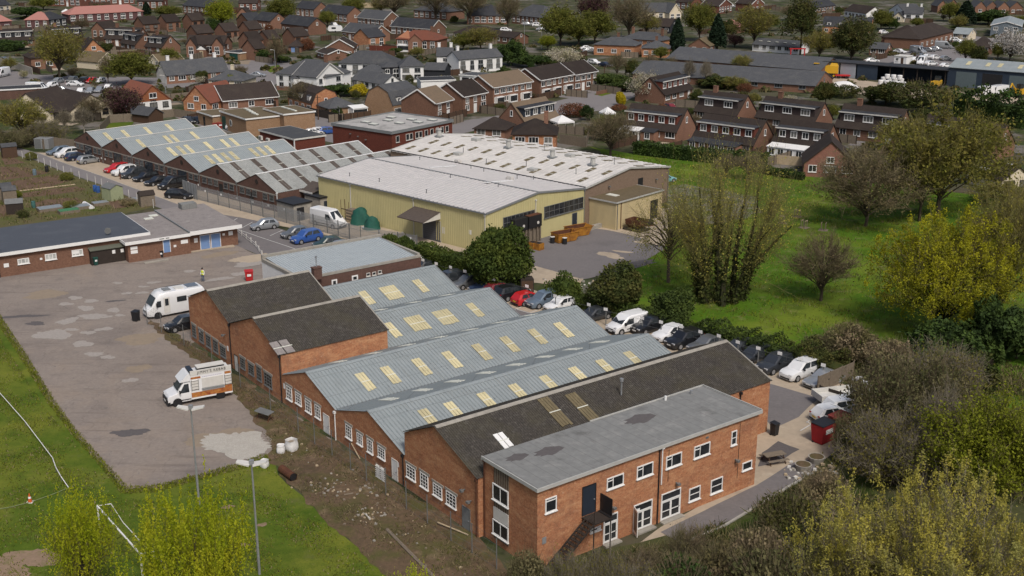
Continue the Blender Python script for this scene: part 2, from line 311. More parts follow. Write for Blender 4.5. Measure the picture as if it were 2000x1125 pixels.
sheet('lane_road',[(-300,210),(0,279),(77,300),(125,319),(200,345),(250,364),(330,393),(384,412),(360,416),(330,413),(300,402),(237,378),(187,357),(125,336),(75,315),(0,294),(-300,226)],.026,G_ROAD,3,.05)
sheet('verge_soil',[(285,622),(330,645),(372,668),(450,725),(545,788),(657,862),(785,952),(935,1050),(985,1110),(1020,1190),(960,1330),(860,1290),(770,1140),(700,1070),(620,1000),(560,945),(520,890),(528,868),(520,850),(495,815),(462,780),(440,746),(400,716),(345,676),(300,642)],.030,G_SOIL,.8,.35)
sheet('wild_ground',[(985,1100),(1060,1095),(1250,1060),(1440,1005),(1600,905),(1650,870),(1690,800),(1650,745),(1560,700),(1640,660),(1720,680),(1900,690),(2300,760),(2600,1700),(960,1700),(960,1330),(1020,1190)],.012,G_ROUGH,2,.5)
sheet('meadow_lawn',[(1150,286),(1230,300),(1480,318),(1560,340),(1750,362),(1900,380),(2300,430),(2300,760),(1900,690),(1720,680),(1640,660),(1560,700),(1500,690),(1380,655),(1240,612),(1150,580),(1235,527),(1300,482),(1312,430),(1300,365)],.016,G_MEAD,2.5,.5)
sheet('rear_car_park_pavement',[(735,520),(800,488),(830,508),(965,545),(1118,587),(1331,640),(1530,692),(1650,752),(1690,800),(1650,870),(1600,905),(1440,1005),(1250,1060),(1290,1030),(1420,960),(1440,850),(1300,720),(1000,620),(760,560)],.024,G_CONC,2.5,.1)
sheet('aisle_asphalt',[(900,575),(960,590),(1110,632),(1300,690),(1480,745),(1512,752),(1600,778),(1560,815),(1510,838),(1480,800),(1200,700),(880,600)],.030,G_ASPH2,2.5,.08)
sheet('warehouse_yard_pavement',[(975,515),(1050,455),(1135,436),(1188,450),(1300,476),(1296,488),(1235,524),(1140,546),(1005,508)],.030,G_ASPH2,2,.12)
sheet('loading_concrete',[(1150,445),(1187,440),(1270,410),(1318,405),(1312,440),(1300,476),(1188,450)],.034,G_CONC,2,.15)
sheet('gateway_concrete',[(960,520),(1003,508),(1140,546),(1125,560),(1040,552),(960,540)],.028,G_CONC,2,.1)
sheet('old_hardstanding',[(1292,366),(1340,360),(1480,384),(1490,415),(1400,440),(1312,432)],.022,mat('mossy_hardstanding',(.20,.185,.155),(.155,.145,.12),2,.95,.1,[((.07,.105,.02),.4,.44,.60,.9),((.34,.32,.28),1.2,.58,.75,.5)]),2,.6)
sheet('allotment_ground',[(-300,226),(0,295),(75,316),(125,337),(187,358),(237,379),(300,404),(235,420),(0,450),(-300,500)],.012,G_ALGR,2,.2)
for i,q in enumerate([[(0,326),(48,327),(100,337),(55,346),(0,352)],[(15,356),(60,348),(110,342),(140,352),(95,366),(30,372),(12,366)],[(40,378),(95,370),(150,364),(168,370),(110,380),(45,386)],[(62,398),(100,388),(150,386),(165,394),(120,404),(70,408)],[(205,394),(240,390),(262,402),(225,408)],[(0,304),(25,308),(50,318),(10,322)],[(0,400),(30,402),(22,420),(0,424)]]):
 sheet('vegetable_plot_soil',q,.018+.001*i,G_ALLOT,1,.15)
sheet('service_yard_pavement',[(340,228),(400,215),(540,213),(600,214),(665,236),(655,280),(610,270),(560,262),(480,262),(400,250)],.014,G_ROAD,3,.1)
sheet('street_road',[(650,262),(880,240),(960,228),(1020,214),(1110,192),(1150,182),(1220,172),(1245,186),(1190,214),(1120,222),(1060,226),(960,246),(900,262)],.016,G_ROAD,3,.1)
sheet('upper_car_park_pavement',[(-200,110),(0,134),(70,146),(230,152),(246,166),(232,188),(60,192),(0,172),(-200,150)],.014,G_ROAD,4,.2)
sheet('town_road',[(226,150),(310,152),(420,124),(500,116),(570,112),(574,128),(548,166),(440,168),(330,172),(240,166)],.018,G_ROAD,4,.2)
sheet('merchant_yard_pavement',[(1560,150),(1640,150),(1720,162),(1860,178),(2200,205),(2200,226),(1850,196),(1700,186),(1560,168)],.014,G_CONC,4,.3)
sheet('office_car_park_pavement',[(1690,124),(1760,100),(1840,96),(1900,70),(1960,78),(1910,120),(1860,140),(1780,132)],.014,G_ROAD,4,.2)
for i,(x,y,rx,ry,a)in enumerate([(105,654,2.2,1.3,-25),(132,627,.95,1.2,0),(181,618,1.5,.9,15),(168,602,1.1,.8,-20),(147,582,.8,.7,0),(128,594,.8,.6,20),(178,588,.9,.6,0),(222,606,.85,.7,-30),(234,616,.6,.4,0),(209,619,.6,.4,10),(203,643,.9,.6,15),(172,650,.75,.6,0),(139,644,.7,.5,0),(162,672,1.1,.9,10),(184,692,1.1,.55,0),(210,698,.75,.5,0),(255,743,.75,.55,0),(248,573,.6,.5,0),(278,572,.7,.5,0),(320,563,.7,.4,0),(300,552,.8,.5,10),(370,530,.8,.5,0),(470,535,1.1,.9,20),(230,553,.6,.4,0),(280,560,.6,.4,0),(430,545,1.6,.7,25),(490,515,2.2,1.3,20)]):
 blob('pothole_patch',x,y,rx,ry,.020+.0004*i,G_PATCH,i,az=a)
for i,(x,y,rx,ry,a)in enumerate([(45,618,2.6,.5,10),(70,632,1.2,.6,-20),(255,845,1.5,.8,0),(330,560,2.4,.3,30),(225,588,1.2,.3,20),(430,565,2.5,.25,30)]):
 blob('tar_patch',x,y,rx,ry,.019+.0002*i,G_PATCHD,i,az=a)
for i,(x,y,rx,ry,a)in enumerate([(275,662,2.6,1.6,0),(270,720,1.3,1.0,0),(430,855,2.6,1.8,30),(90,575,2.6,1.6,0),(430,497,2.4,1.2,30)]):
 blob('dust_patch',x,y,rx,ry,.0165+.0002*i,G_PATCHT,i,az=a)
blob('gravel_patch',462,868,3.0,2.5,.033,G_GRAVEL,3,40)
blob('concrete_pad',490,505,2.8,1.6,.0315,G_CONC,4,30,20)
for i,(x,y,rx,ry)in enumerate([(60,1090,2.2,1.3),(150,1060,1.2,.7),(20,1115,1.5,1.),(445,990,.5,.3),(475,1065,.4,.3),(512,1025,.35,.3)]):
 blob('bare_soil_patch',x,y,rx,ry,.012+.0004*i,mat('bare_earth',(.26,.185,.13),(.20,.145,.10),3,.95,.1,[((.11,.12,.03),1.2,.52,.68,.7)]),i)
for i,(x,y,rx,ry,a)in enumerate([(1192,499,2.2,1.0,-40),(1216,492,1.2,.5,-20),(1270,474,1.8,1.2,-30)]):
 blob('concrete_patch',x,y,rx,ry,.036+.0004*i,G_CONC,i+3,az=a)
blob('tar_patch',1225,522,6,1.0,.0355,G_PATCHD,9,az=40)
sheet('asphalt_patch',[(1488,885),(1520,862),(1562,878),(1520,905),(1480,912)],.034,G_PATCHD,1,.1)
sheet('grass_patch_lawn',[(1860,735),(1930,712),(2010,705),(2040,775),(1960,800),(1900,780)],.035,G_MEAD,1.5,.5);sheet('grass_bank_lawn',[(1620,935),(1700,925),(1740,985),(1690,1040),(1620,1010)],.035,G_ROUGH2,1.5,.5);sheet('grass_bank_lawn',[(1400,1040),(1470,1010),(1530,985),(1560,1040),(1470,1090),(1400,1080)],.035,G_ROUGH2,1.5,.5)
sheet('footpath',[(1290,1040),(1478,948),(1545,905),(1600,895),(1585,925),(1540,950),(1440,1010),(1330,1062)],.038,G_ASPH2,1.5,.05)
def strip(name,px,wd,z0,z1,m,kind='structure'):
 pts=[at(*p)for p in px];mb=MB()
 for a,b in zip(pts,pts[1:]):
  d=(b-a).normalized();n=Vector((-d.y,d.x,0))*wd/2
  mb.prism([(a.x+n.x,a.y+n.y,z0),(a.x-n.x,a.y-n.y,z0),(b.x-n.x,b.y-n.y,z0),(b.x+n.x,b.y+n.y,z0)],(0,0,z1-z0))
 return tag(mb.build(name,m),kind=kind)
strip('path_kerb',[(1330,1064),(1415,1028),(1500,977),(1542,951),(1587,926)],.18,.02,.14,EDGE)
strip('lane_kerb',[(77,300),(125,319),(200,345),(250,364),(330,393)],.15,.0,.07,EDGE)
def dash(px,w=.1,z=.045):
 o=strip('bay_line_marking',px,w,z-.004,z,PAINT);return o
for i in range(9):
 t=i/8;a=(405+235*t,411+62*t);dash([a,(a[0]+24-6*t-(36+14*t),a[1]-2+12+2*t)])
dash([(455,445),(500,461),(560,481),(615,500)])
for x,y,x2,y2 in((1010,605,1034,612),(1034,612,1050,606),(1022,599,1005,605),(1575,826,1590,815),(1575,824,1600,838),(1563,842,1590,826),(1250,668,1275,660)):dash([(x,y),(x2,y2)])
def place(name,label,cat,org,az,group=None):
 return thing(name,label,cat,(org[0],org[1],0),rad(90-az),group)
def local_ray(root,px,py):
 M=Matrix.Rotation(-root.rotation_euler.z,3,'Z');o=M@(Vector((0,0,CAM_H))-root.location)
 p=at(px,py,0);d=M@(p-Vector((0,0,CAM_H)));return o,d
def wallpix(root,dims,wall,px,py):
 L,D=dims;o,d=local_ray(root,px,py)
 if wall in 'fb':t=((0 if wall=='f' else D)-o.y)/d.y
 else:t=((0 if wall=='l' else L)-o.x)/d.x
 p=o+d*t
 return{'f':p.x,'b':L-p.x,'l':D-p.y,'r':p.y}[wall],p.z
def slopepix(root,S_,side,px,py):
 L,D,he,hr,rp=S_;o,d=local_ray(root,px,py);yr=D*rp
 k=(hr-he)/yr if side=='f' else(hr-he)/(yr-D)
 c=he if side=='f' else hr-k*yr
 t=(c+k*o.y-o.z)/(d.z-k*d.y);return o+d*t
def on_wall(dims,wall,u,z,off=0):
 L,D=dims
 return{'f':((u,-off,z),0),'r':((L+off,u,z),rad(90)),'b':((L-u,D+off,z),rad(180)),'l':((-off,D-u,z),rad(-90))}[wall]
def gable_walls(L,D,he,hr,rp=.5,m=0,mb=None,e=.0):
 mb=mb or MB();y=D*rp
 a,b=e,L-e;c,d=e,D-e
 p=[(a,c,0),(b,c,0),(b,d,0),(a,d,0),(a,c,he),(b,c,he),(b,d,he),(a,d,he),(a,y,hr),(b,y,hr)]
 return mb.faces(p,[(0,1,5,4),(2,3,7,6),(1,2,6,9,5),(3,0,4,8,7),(3,2,1,0)],m)
def gable_roof(L,D,he,hr,rp=.5,ov=.3,og=.25,t=.14,m=0,mb=None):
 mb=mb or MB();y=D*rp;k1=(hr-he)/y;k2=(hr-he)/(D-y)
 z=t*.9
 mb.slab([(-og,-ov,he-ov*k1+z),(L+og,-ov,he-ov*k1+z),(L+og,y,hr+z),(-og,y,hr+z)],t,m)
 mb.slab([(L+og,D+ov,he-ov*k2+z),(-og,D+ov,he-ov*k2+z),(-og,y,hr+z),(L+og,y,hr+z)],t,m)
 return mb
def hip_roof(L,D,he,hr,ov=.35,m=0,mb=None,hipl=True,hipr=True):
 mb=mb or MB();y=D/2;k=(hr-he)/(y);h=D*.5
 x0=min(h,L/2-.2)if hipl else-ov;x1=L-min(h,L/2-.2)if hipr else L+ov;z=he-ov*k+.1
 A,B,C_,D_=(-ov,-ov,z),(L+ov,-ov,z),(L+ov,D+ov,z),(-ov,D+ov,z)
 p=[A,B,C_,D_,(x0,y,hr+.1),(x1,y,hr+.1)]
 t=[(q[0],q[1],q[2]-.12)for q in p[:4]]
 mb.faces(p+t,[(0,1,5,4),(1,2,5),(2,3,4,5),(3,0,4),(0,6,7,1),(1,7,8,2),(2,8,9,3),(3,9,6,0),(9,8,7,6)],m)
 return mb
def corr_roof(L,D,he,hr,rp=.5,ov=.12,pitch=.36,h=.08,lift=.06,m=0,mb=None,og=.08):
 mb=mb or MB();y=D*rp
 xs=[];x=-og
 while x<L+og-.01:
  for dx,dz in((0,0),(.56,0),(.66,1),(.90,1)):xs.append((min(x+dx*pitch,L+og),dz*h))
  x+=pitch
 xs.append((L+og,0))
 for s in(0,1):
  ye=-ov if s==0 else D+ov;k=(hr-he)/(y if s==0 else D-y);ze=he-ov*k+lift;zr=hr+lift
  pts=[(x,ye,ze+q)for x,q in xs]+[(x,y,zr+q)for x,q in xs];n=len(xs)
  fs=[((i,i+1,i+1+n,i+n)if s==0 else(i+1,i,i+n,i+1+n))for i in range(n-1)]
  mb.faces(pts,fs,m)
 return mb
def skylight(root,roof,S_,side,px,py,wx,wl,m,n=3,xy=None,lift=.155,name='skylight'):
 L,D,he,hr,rp=S_;y=D*rp
 p=slopepix(root,S_,side,px,py)if xy is None else Vector((xy[0],xy[1],0))
 sl=Vector((0,y,hr-he)).normalized()if side=='f' else Vector((0,y-D,hr-he)).normalized()
 nr=Vector((1,0,0)).cross(sl)if side=='f' else sl.cross(Vector((1,0,0)))
 k=(hr-he)/y if side=='f' else(hr-he)/(D-y)
 pz=he+(p.y if side=='f' else D-p.y)*k;c=Vector((p.x,p.y,pz))+nr*lift
 mb=MB();a=sl*wl/2;x=Vector((wx/2,0,0))
 for j in range(n):
  xa=-wx/2+wx*j/n;xb=xa+wx/n*.86;e=RG.uniform(-.06,.06)
  q=[c+Vector((xa,0,0))-a*(1+e),c+Vector((xb,0,0))-a*(1+e),c+Vector((xb,0,0))+a,c+Vector((xa,0,0))+a]
  if side=='b':q=[q[1],q[0],q[3],q[2]]
  mb.slab(q,.05,0)
 q=[c-x-sl*.04,c+x-sl*.04,c+x+sl*.04,c-x+sl*.04]
 if side=='b':q=[q[1],q[0],q[3],q[2]]
 mb.slab([v+nr*.02 for v in q],.05,1)
 return mb.build(name,[m,SKYL_P],roof)
WCACHE={}
def win_mesh(w,h,nx=2,ny=1,fm=None,gm=None,fr=.07,sill=True,two=False,top=None):
 fm=fm or WH;gm=gm or GL
 key=(round(w,2),round(h,2),nx,ny,fm.name,gm.name,fr,sill,two,top)
 if key in WCACHE:return WCACHE[key]
 mb=MB();x0,x1=-w/2,w/2;d=.06
 mb.box(x0,-d,0,x1,.02,fr);mb.box(x0,-d,h-fr,x1,.02,h);mb.box(x0,-d,fr,x0+fr,.02,h-fr);mb.box(x1-fr,-d,fr,x1,.02,h-fr)
 b=fr*.7
 for i in range(1,nx):x=x0+(w*i/nx if not(top and nx==2)else w*.37);mb.box(x-b/2,-d+.008,fr,x+b/2,.015,h-fr)
 for j in range(1,ny):z=h*j/ny;mb.box(x0+fr,-d+.012,z-b/2,x1-fr,.01,z+b/2)
 if top:mb.box(x0+fr,-d-.01,h*top-b/2,x0+(w*.37 if nx==2 else w/nx),.012,h*top+b/2)
 if sill:mb.box(x0-.06,-d-.07,-.07,x1+.06,.02,-.004)
 pane=MB().poly([(x0+fr/2,-.025,fr/2),(x1-fr/2,-.025,fr/2),(x1-fr/2,-.025,h-fr/2),(x0+fr/2,-.025,h-fr/2)],0)
 if two:r=(mb.mesh('window',[fm]),pane.mesh('pane',[gm]))
 else:
  k=len(mb.v);mb.v+=pane.v;mb.f+=[tuple(i+k for i in f)for f in pane.f];mb.m+=[1]
  r=(mb.mesh('window',[fm,gm]),None)
 WCACHE[key]=r;return r
def window(root,dims,wall,u,z,w,h,two=False,name='window',**k):
 a,b=win_mesh(w,h,two=two,**k);loc,rz=on_wall(dims,wall,u,z)
 o=link(name,a,root,loc,rz)
 if b:link('pane',b,o)
 return o
def boxpix(root,dims,wall,tl,br):
 u0,z1=wallpix(root,dims,wall,*tl);u1,z0=wallpix(root,dims,wall,*br);ua,za=wallpix(root,dims,wall,br[0],tl[1]);ub,zb=wallpix(root,dims,wall,tl[0],br[1])
 return(u0,min(z1,za),u1,max(z0,zb))
def window_px(root,dims,wall,tl,br,**k):
 u0,z1,u1,z0=boxpix(root,dims,wall,tl,br)
 w,h=round(abs(u1-u0),1),round(abs(z1-z0),1)
 return window(root,dims,wall,(u0+u1)/2,min(z0,z1),max(w,.3),max(h,.3),two=True,**k)
def door_mesh(w,h,m,fm=None,glaz=None,nx=1):
 mb=MB();mats=[m,fm or WH,glaz or GL,STEEL]
 mb.box(-w/2,-.03,0,w/2,.02,h,0)
 if fm:mb.box(-w/2-.07,-.05,0,-w/2,.02,h+.07,1);mb.box(w/2,-.05,0,w/2+.07,.02,h+.07,1);mb.box(-w/2,-.05,h,w/2,.02,h+.07,1)
 if glaz:
  for i in range(nx):
   a=-w/2+w*i/nx+.1;b=-w/2+w*(i+1)/nx-.1
   mb.box(a,-.034,h*.12,b,.0,h*.44,2);mb.box(a,-.034,h*.5,b,0,h*.94,2)
 hd=MB().box(w/2-.16,-.09,h*.46,w/2-.06,-.03,h*.49)
 return mb.mesh('door',mats),hd.mesh('handle',STEEL)
def door(root,dims,wall,u,z,w,h,m,label=None,name='door',**k):
 a,b=door_mesh(w,h,m,**k);loc,rz=on_wall(dims,wall,u,z);o=link(name,a,root,loc,rz);link('handle',b,o)
 if label:o['label']=label
 return o
def door_px(root,dims,wall,tl,br,m,**k):
 u0,z1,u1,z0=boxpix(root,dims,wall,tl,br)
 return door(root,dims,wall,(u0+u1)/2,max(z0,.02),abs(u1-u0),abs(z1-max(z0,0)),m,**k)
def wbox(root,dims,wall,u0,z0,u1,z1,d,m,name,label=None,off=.0):
 mb=MB().box(-(u1-u0)/2,-d,0,(u1-u0)/2,.03,z1-z0);loc,rz=on_wall(dims,wall,(u0+u1)/2,z0,off)
 o=mb.build(name,m,root,loc,rz)
 if label:o['label']=label
 return o
def downpipe(root,dims,wall,u,z0,z1,m=None):
 mb=MB().cyl((0,-.08,0),(0,-.08,z1-z0),.055,n=6);mb.box(-.12,-.2,z1-z0,.12,.0,z1-z0+.22)
 loc,rz=on_wall(dims,wall,u,z0);return mb.build('downpipe',m or BLK,root,loc,rz)
def wall_light(root,dims,wall,u,z):
 mb=MB().box(-.05,-.22,0,.05,0,.06);mb.box(-.14,-.42,-.08,.14,-.18,.08);loc,rz=on_wall(dims,wall,u,z)
 return mb.build('wall_light',STEELD,root,loc,rz)
def wall_sign(root,dims,wall,u,z,w,h,m=None,name='wall_sign'):
 loc,rz=on_wall(dims,wall,u,z);return MB().box(-w/2,-.03,0,w/2,.0,h).build(name,m or WH,root,loc,rz)
FONT={}
def lettering(txt,size,m,parent,loc,rot,name='lettering',ext=.01,sx=1):
 c=bpy.data.curves.new('txt','FONT');c.body=txt;c.size=size;c.extrude=ext;c.align_x='CENTER';c.align_y='CENTER';c.space_character=1.25
 t=bpy.data.objects.new('txt',c);COL.objects.link(t);bpy.context.view_layer.update()
 me=bpy.data.meshes.new_from_object(t.evaluated_get(bpy.context.evaluated_depsgraph_get()));bpy.data.objects.remove(t);me.name=name
 me.materials.clear();me.materials.append(m)
 o=link(name,me,parent,loc);o.rotation_euler=rot;o.scale.x=sx;return o
NO=Vector((-15.35,94.69,0));NA=53.08;A_=dirv(NA);B_=dirv(NA+90)
def npt(a,b):return NO+A_*a+B_*b
bA,bB,bC,bD,bE,bF=-31.5,-20.87,-9.8,.44,11.5,21.5
FG='gabled sheds of the front brick factory'
def shed(name,label,a0,a1,b0,b1,he,hr,rp,wallm,roofm,corr=True,front_gable=True):
 L,D=a1-a0,b1-b0;r=place(name,label,'factory shed',npt(a0,b1),NA,FG)
 gable_walls(L,D,he,hr,rp,e=.015).build('wall',wallm,r)
 if corr:rf=corr_roof(L,D,he,hr,rp,ov=.02).build('roof',roofm,r)
 else:rf=corr_roof(L,D,he,hr,rp,ov=.10,pitch=.2,h=.05,og=.15).build('roof',roofm,r)
 y=D*rp;k=(hr-he)/y;n=math.hypot(y,hr-he)
 tm=GREYT if corr else CONC
 for x in(-.16,L+.04):
  t=MB();t.slab([(x,0,he+.13),(x+.12,0,he+.13),(x+.12,y,hr+.13),(x,y,hr+.13)],.2)
  t.slab([(x+.12,D,he+.132),(x,D,he+.132),(x,y,hr+.132),(x+.12,y,hr+.132)],.2)
 t.build('verge_trim',tm,r)
 c=MB().slab([(-.05,y-.32,hr+.125-.32*k),(L+.05,y-.32,hr+.125-.32*k),(L+.05,y,hr+.125),(-.05,y,hr+.125)],.04)
 k2=(hr-he)/(D-y)
 c.slab([(L+.05,y+.32,hr+.127-.32*k2),(-.05,y+.32,hr+.127-.32*k2),(-.05,y,hr+.127),(L+.05,y,hr+.127)],.04)
 c.build('ridge_cap',tm if not corr else RF_METAL,rf)
 return r,rf,(L,D),(L,D,he,hr,rp)
def multi(root,dims,tls,m=OFFW,g=GL,nx=3,ny=4):
 for tl,br in tls:
  w=window_px(root,dims,'l',tl,br,nx=nx,ny=ny,fm=m,gm=g,fr=.06)
  d=w.data;bb=w.bound_box;ww=bb[6][0]-bb[0][0];hh=max(v[2]for v in bb)
  MB().box(-ww/2-.12,-.035,hh+.01,ww/2+.12,.02,hh+.22).build('lintel',CONC,w)
r,rf,d,S1=shed('brick_shed','tall brick shed with dark mossy roof, nearest the motorhome',0,11.4,bA,bB,4.78,6.87,.5,BR_OR,RF_ASB,False)
multi(r,d,[((375,633),(384,660)),((388,642),(399,671)),((402,652),(413,681)),((416,662),(427,691)),((430,673),(442,700))],STEELD)
downpipe(r,d,'l',d[1]-.15,0,4.5);wall_light(r,d,'l',9.2,3.2)
for u in(2.6,9.6):wall_sign(r,d,'l',u,1.6,.35,.5)
r,rf,d,S2=shed('brick_shed','tall brick shed whose dark mossy roof has one paler patched corner',0,11.4,bB,bC,4.78,6.87,.5,BR_OR,RF_ASB,False)
multi(r,d,[((469,697),(480,723)),((485,707),(497,735)),((501,714),(512,746)),((516,726),(532,760))],STEELD)
door_px(r,d,'l',(458,693),(467,733),OFFW,fm=WOODB)
downpipe(r,d,'l',d[1]-.18,0,4.5)
q=slopepix(r,S2,'f',556,678);skylight(r,rf,S2,'f',552,680,1.9,1.9,RF_GRAV,2,name='patched_sheet')
r,rf,d,S1b=shed('grey_shed','low grey shed with a single wide yellow rooflight, beside the parapet workshop',11.42,27.6,bA,bB,2.81,4.6,.5,BR_OR,RF_METAL)
for x,y,w_ in((717,583,.95),(765,573,2.0),(822,560,.95)):skylight(r,rf,S1b,'f',x,y,w_,2.5,SKYL,max(3,int(w_*3)))
MB().box(.1,-.1,2.86,16.1,.1,2.93).build('valley_gutter',STEELD,r)
r,rf,d,S2b=shed('grey_shed','low grey shed with two wide yellow rooflights between narrow ones',11.42,27.6,bB,bC,2.81,4.6,.5,BR_OR,RF_METAL)
for x,y,w_ in((767,646,.95),(815,633,2.0),(870,621,2.0),(928,607,.95)):skylight(r,rf,S2b,'f',x,y,w_,2.5,SKYL,max(3,int(w_*3)))
for x in(4,8.2,12.5):skylight(r,rf,S2b,'b',0,0,.95,2.2,SKYL_P,xy=(x,8.3))
MB().box(.1,-.1,2.86,16.1,.1,2.93).build('valley_gutter',STEELD,r)
r,rf,d,S3=shed('grey_shed','long grey sheet roofed shed with a row of eight yellow rooflights',0,31.1,bC,bD,2.81,4.6,.52,BR_OR,RF_METAL)
for x,y in((714,747),(763,734),(824,718),(883,704),(941,689),(996,674),(1050,659),(1101,646)):skylight(r,rf,S3,'f',x,y,.95,2.5,SKYL)
for k in range(7):skylight(r,rf,S3,'b',0,0,.95,2.2,SKYL_P,xy=(4.5+k*3.7,7.6))
multi(r,d,[((559,751),(571,784)),((577,763),(589,793)),((596,776),(609,809)),((615,788),(627,820))],WH)
door_px(r,d,'l',(632,808),(644,852),WH,fm=OFFW)
downpipe(r,d,'l',d[1]-.15,0,2.5,WH);wall_sign(r,d,'l',.35,1.6,.3,.5)
MB().box(.1,-.1,2.86,31,.1,2.93).build('valley_gutter',STEELD,r)
r,rf,d,S4=shed('grey_shed','grey sheet roofed shed whose yellow rooflights run against the long dark mossy roof',0,31.1,bD,bE,2.81,4.6,.5,BR_OR,RF_METAL)
for x,y in((836,816),(886,802),(951,783),(1012,766),(1072,749),(1129,732),(1182,717),(1236,701)):skylight(r,rf,S4,'f',x,y,.95,2.0,SKYL)
for k in range(8):skylight(r,rf,S4,'b',0,0,.95,2.2,SKYL_P,xy=(3.8+k*3.4,8.5))
multi(r,d,[((675,827),(688,860)),((697,843),(709,872)),((717,855),(729,888)),((738,868),(753,900))],WH)
door_px(r,d,'l',(766,896),(777,945),WH,fm=OFFW)
downpipe(r,d,'l',d[1]-.2,0,2.6,BLK);wall_sign(r,d,'l',10.0,1.4,.25,.4)
r,rf,d,S5=shed('brick_shed','long brick shed with dark mossy roof, directly behind the flat roofed offices',0,31.1,bE,bF,4.78,6.87,.55,BR_OR,RF_ASB,False)
multi(r,d,[((794,904),(812,941)),((821,921),(837,958)),((846,940),(864,976)),((872,956),(891,995))],WH)
door_px(r,d,'l',(904,988),(918,1038),GREYT,fm=STEELD)
downpipe(r,d,'l',d[1]-.12,0,4.5,RUST);wall_light(r,d,'l',9.1,2.6);wall_light(r,d,'l',8.3,3.2)
for x,y in((1083,806),(1137,797)):skylight(r,rf,S5,'f',x,y,1.1,3.4,SKYL_D,4)
skylight(r,rf,S5,'f',983,862,.95,1.6,WH,2,name='replacement_sheet')
MB().cyl((0,0,0),(0,0,1.2),.07,n=6).cyl((0,0,1.2),(0,0,1.45),.16,n=8).build('flue_pipe',STEEL,rf,(16.5,3.1,6.1))
downpipe(r,d,'f',27.3,0,4.5,BLK)
FL_L,FL_D,FH=22.0,6.25,6.42
fr_=place('brick_offices','two storey orange brick offices with grey felt flat roof and outside stair','office building',npt(.5,bF+.02+FL_D),NA)
fd=(FL_L,FL_D)
MB().box(0,0,0,FL_L,FL_D,FH-.18).build('wall',BR_OR,fr_)
rf=MB().box(-.12,-.14,FH-.17,FL_L+.12,FL_D+.05,FH).build('roof',RF_FELT,fr_)
e=MB();e.box(-.2,-.22,FH-.22,FL_L+.2,-.145,FH+.05);e.box(-.2,-.144,FH-.22,-.125,FL_D+.05,FH+.05);e.box(FL_L+.125,-.144,FH-.22,FL_L+.2,FL_D+.05,FH+.12);e.box(10,FL_D-.02,FH+.003,FL_L+.12,FL_D+.05,FH+.1)
e.build('roof_edge',FASC,rf)
for px,py,w_,h_ in((1010,893,.9,.5),(1072,881,1.2,.6),(1250,818,1.4,.7)):
 o,dv=local_ray(fr_,px,py);t=(FH-o.z)/dv.z;p=o+dv*t
 mb=MB();n=18;mb.poly([(p.x+w_*(1+.2*math.sin(3*i))*math.cos(i*6.283/n),p.y+h_*(1+.2*math.sin(2*i))*math.sin(i*6.283/n),FH+.006)for i in range(n)]);mb.build('damp_stain',G_PATCHD,rf)
MB().cyl((0,0,0),(0,0,.3),.12,n=8).build('roof_vent',STEEL,rf,(20.2,5.6,FH));MB().cyl((0,0,0),(0,0,.35),.1,n=8).build('roof_vent',WH,rf,(17.6,5.9,FH))
pv=lambda tl,br,nx=2,ny=1,top=None,fm=WH,gm=GL:window_px(fr_,fd,'f',tl,br,nx=nx,ny=ny,fr=.085,top=top,fm=fm,gm=gm)
pv((1065,968),(1086,1003),1,1,.8)
for tl,br in(((1185,923),(1217,957)),((1244,902),(1274,936)),((1301,882),(1330,916)),((1356,862),(1385,896))):pv(tl,br,2,1,.72)
pv((1429,841),(1437,870),1,2);pv((1346,947),(1366,980),1,2);pv((1389,931),(1409,965),1,2);pv((1450,899),(1467,920),1,1);pv((1152,1026),(1173,1041),1,1)
for tl,br,n in(((1180,1000),(1203,1073),2),((1239,975),(1270,1046),2),((1293,953),(1325,1027),2)):
 u0,z1,u1,z0=boxpix(fr_,fd,'f',tl,br);z0=max(z0,.12);w_=u1-u0;u=(u0+u1)/2
 dr=door(fr_,fd,'f',u,z0,w_,(z1-z0)*.68,WH,glaz=GL,nx=n,fm=WH);window(fr_,fd,'f',u,z0+(z1-z0)*.70,w_+.1,(z1-z0)*.3,two=True,nx=1,fr=.08,sill=False,name='fanlight')
 MB().box(-w_/2-.15,-.5,-.12,w_/2+.15,-.06,0).build('doorstep',CONC,dr)
 if n and tl[0]==1239:
  lf=MB().box(0,-.045,0,w_/2,.0,2.05,0).box(.09,-.05,.25,w_/2-.09,.005,1.9,1).build('open_leaf',[WH,GLB],dr,(-w_/2,-.06,.03));lf.rotation_euler.z=rad(-115)
for u,z in((wallpix(fr_,fd,'f',1195,990)),(wallpix(fr_,fd,'f',1320,943)),(wallpix(fr_,fd,'f',1436,898))):wall_light(fr_,fd,'f',u,z)
downpipe(fr_,fd,'f',wallpix(fr_,fd,'f',1292,900)[0],3.2,6.1,WH);downpipe(fr_,fd,'f',wallpix(fr_,fd,'f',1287,900)[0],.0,6.1,BLK)
MB().box(12.3,-.03,3.2,12.33,-.004,5.8).box(19.9,-.03,1.2,19.93,-.004,5.9).build('wall_cable',BLK,fr_);wall_sign(fr_,fd,'f',9.4,1.5,.3,.4);wall_sign(fr_,fd,'f',5.6,1.3,.35,.3);wall_sign(fr_,fd,'f',16.3,5.6,.3,.15,STEELD,'wall_vent');wall_sign(fr_,fd,'f',.6,2.0,.35,.5,STEEL,'meter_box')
u0,z1=wallpix(fr_,fd,'f',1139,941);u1,z0=wallpix(fr_,fd,'f',1161,1004)
door(fr_,fd,'f',(u0+u1)/2,3.0,1.15,2.2,DKB,fm=BLK)
sx=(u0+u1)/2+.1
st=MB();st.box(sx-.75,-1.35,2.86,sx+.95,-.04,2.96)
for k in range(14):st.box(sx-.75-.27*(k+1),-1.3,2.86-.2*(k+1),sx-.75-.27*k,-.4,2.91-.2*(k+1))
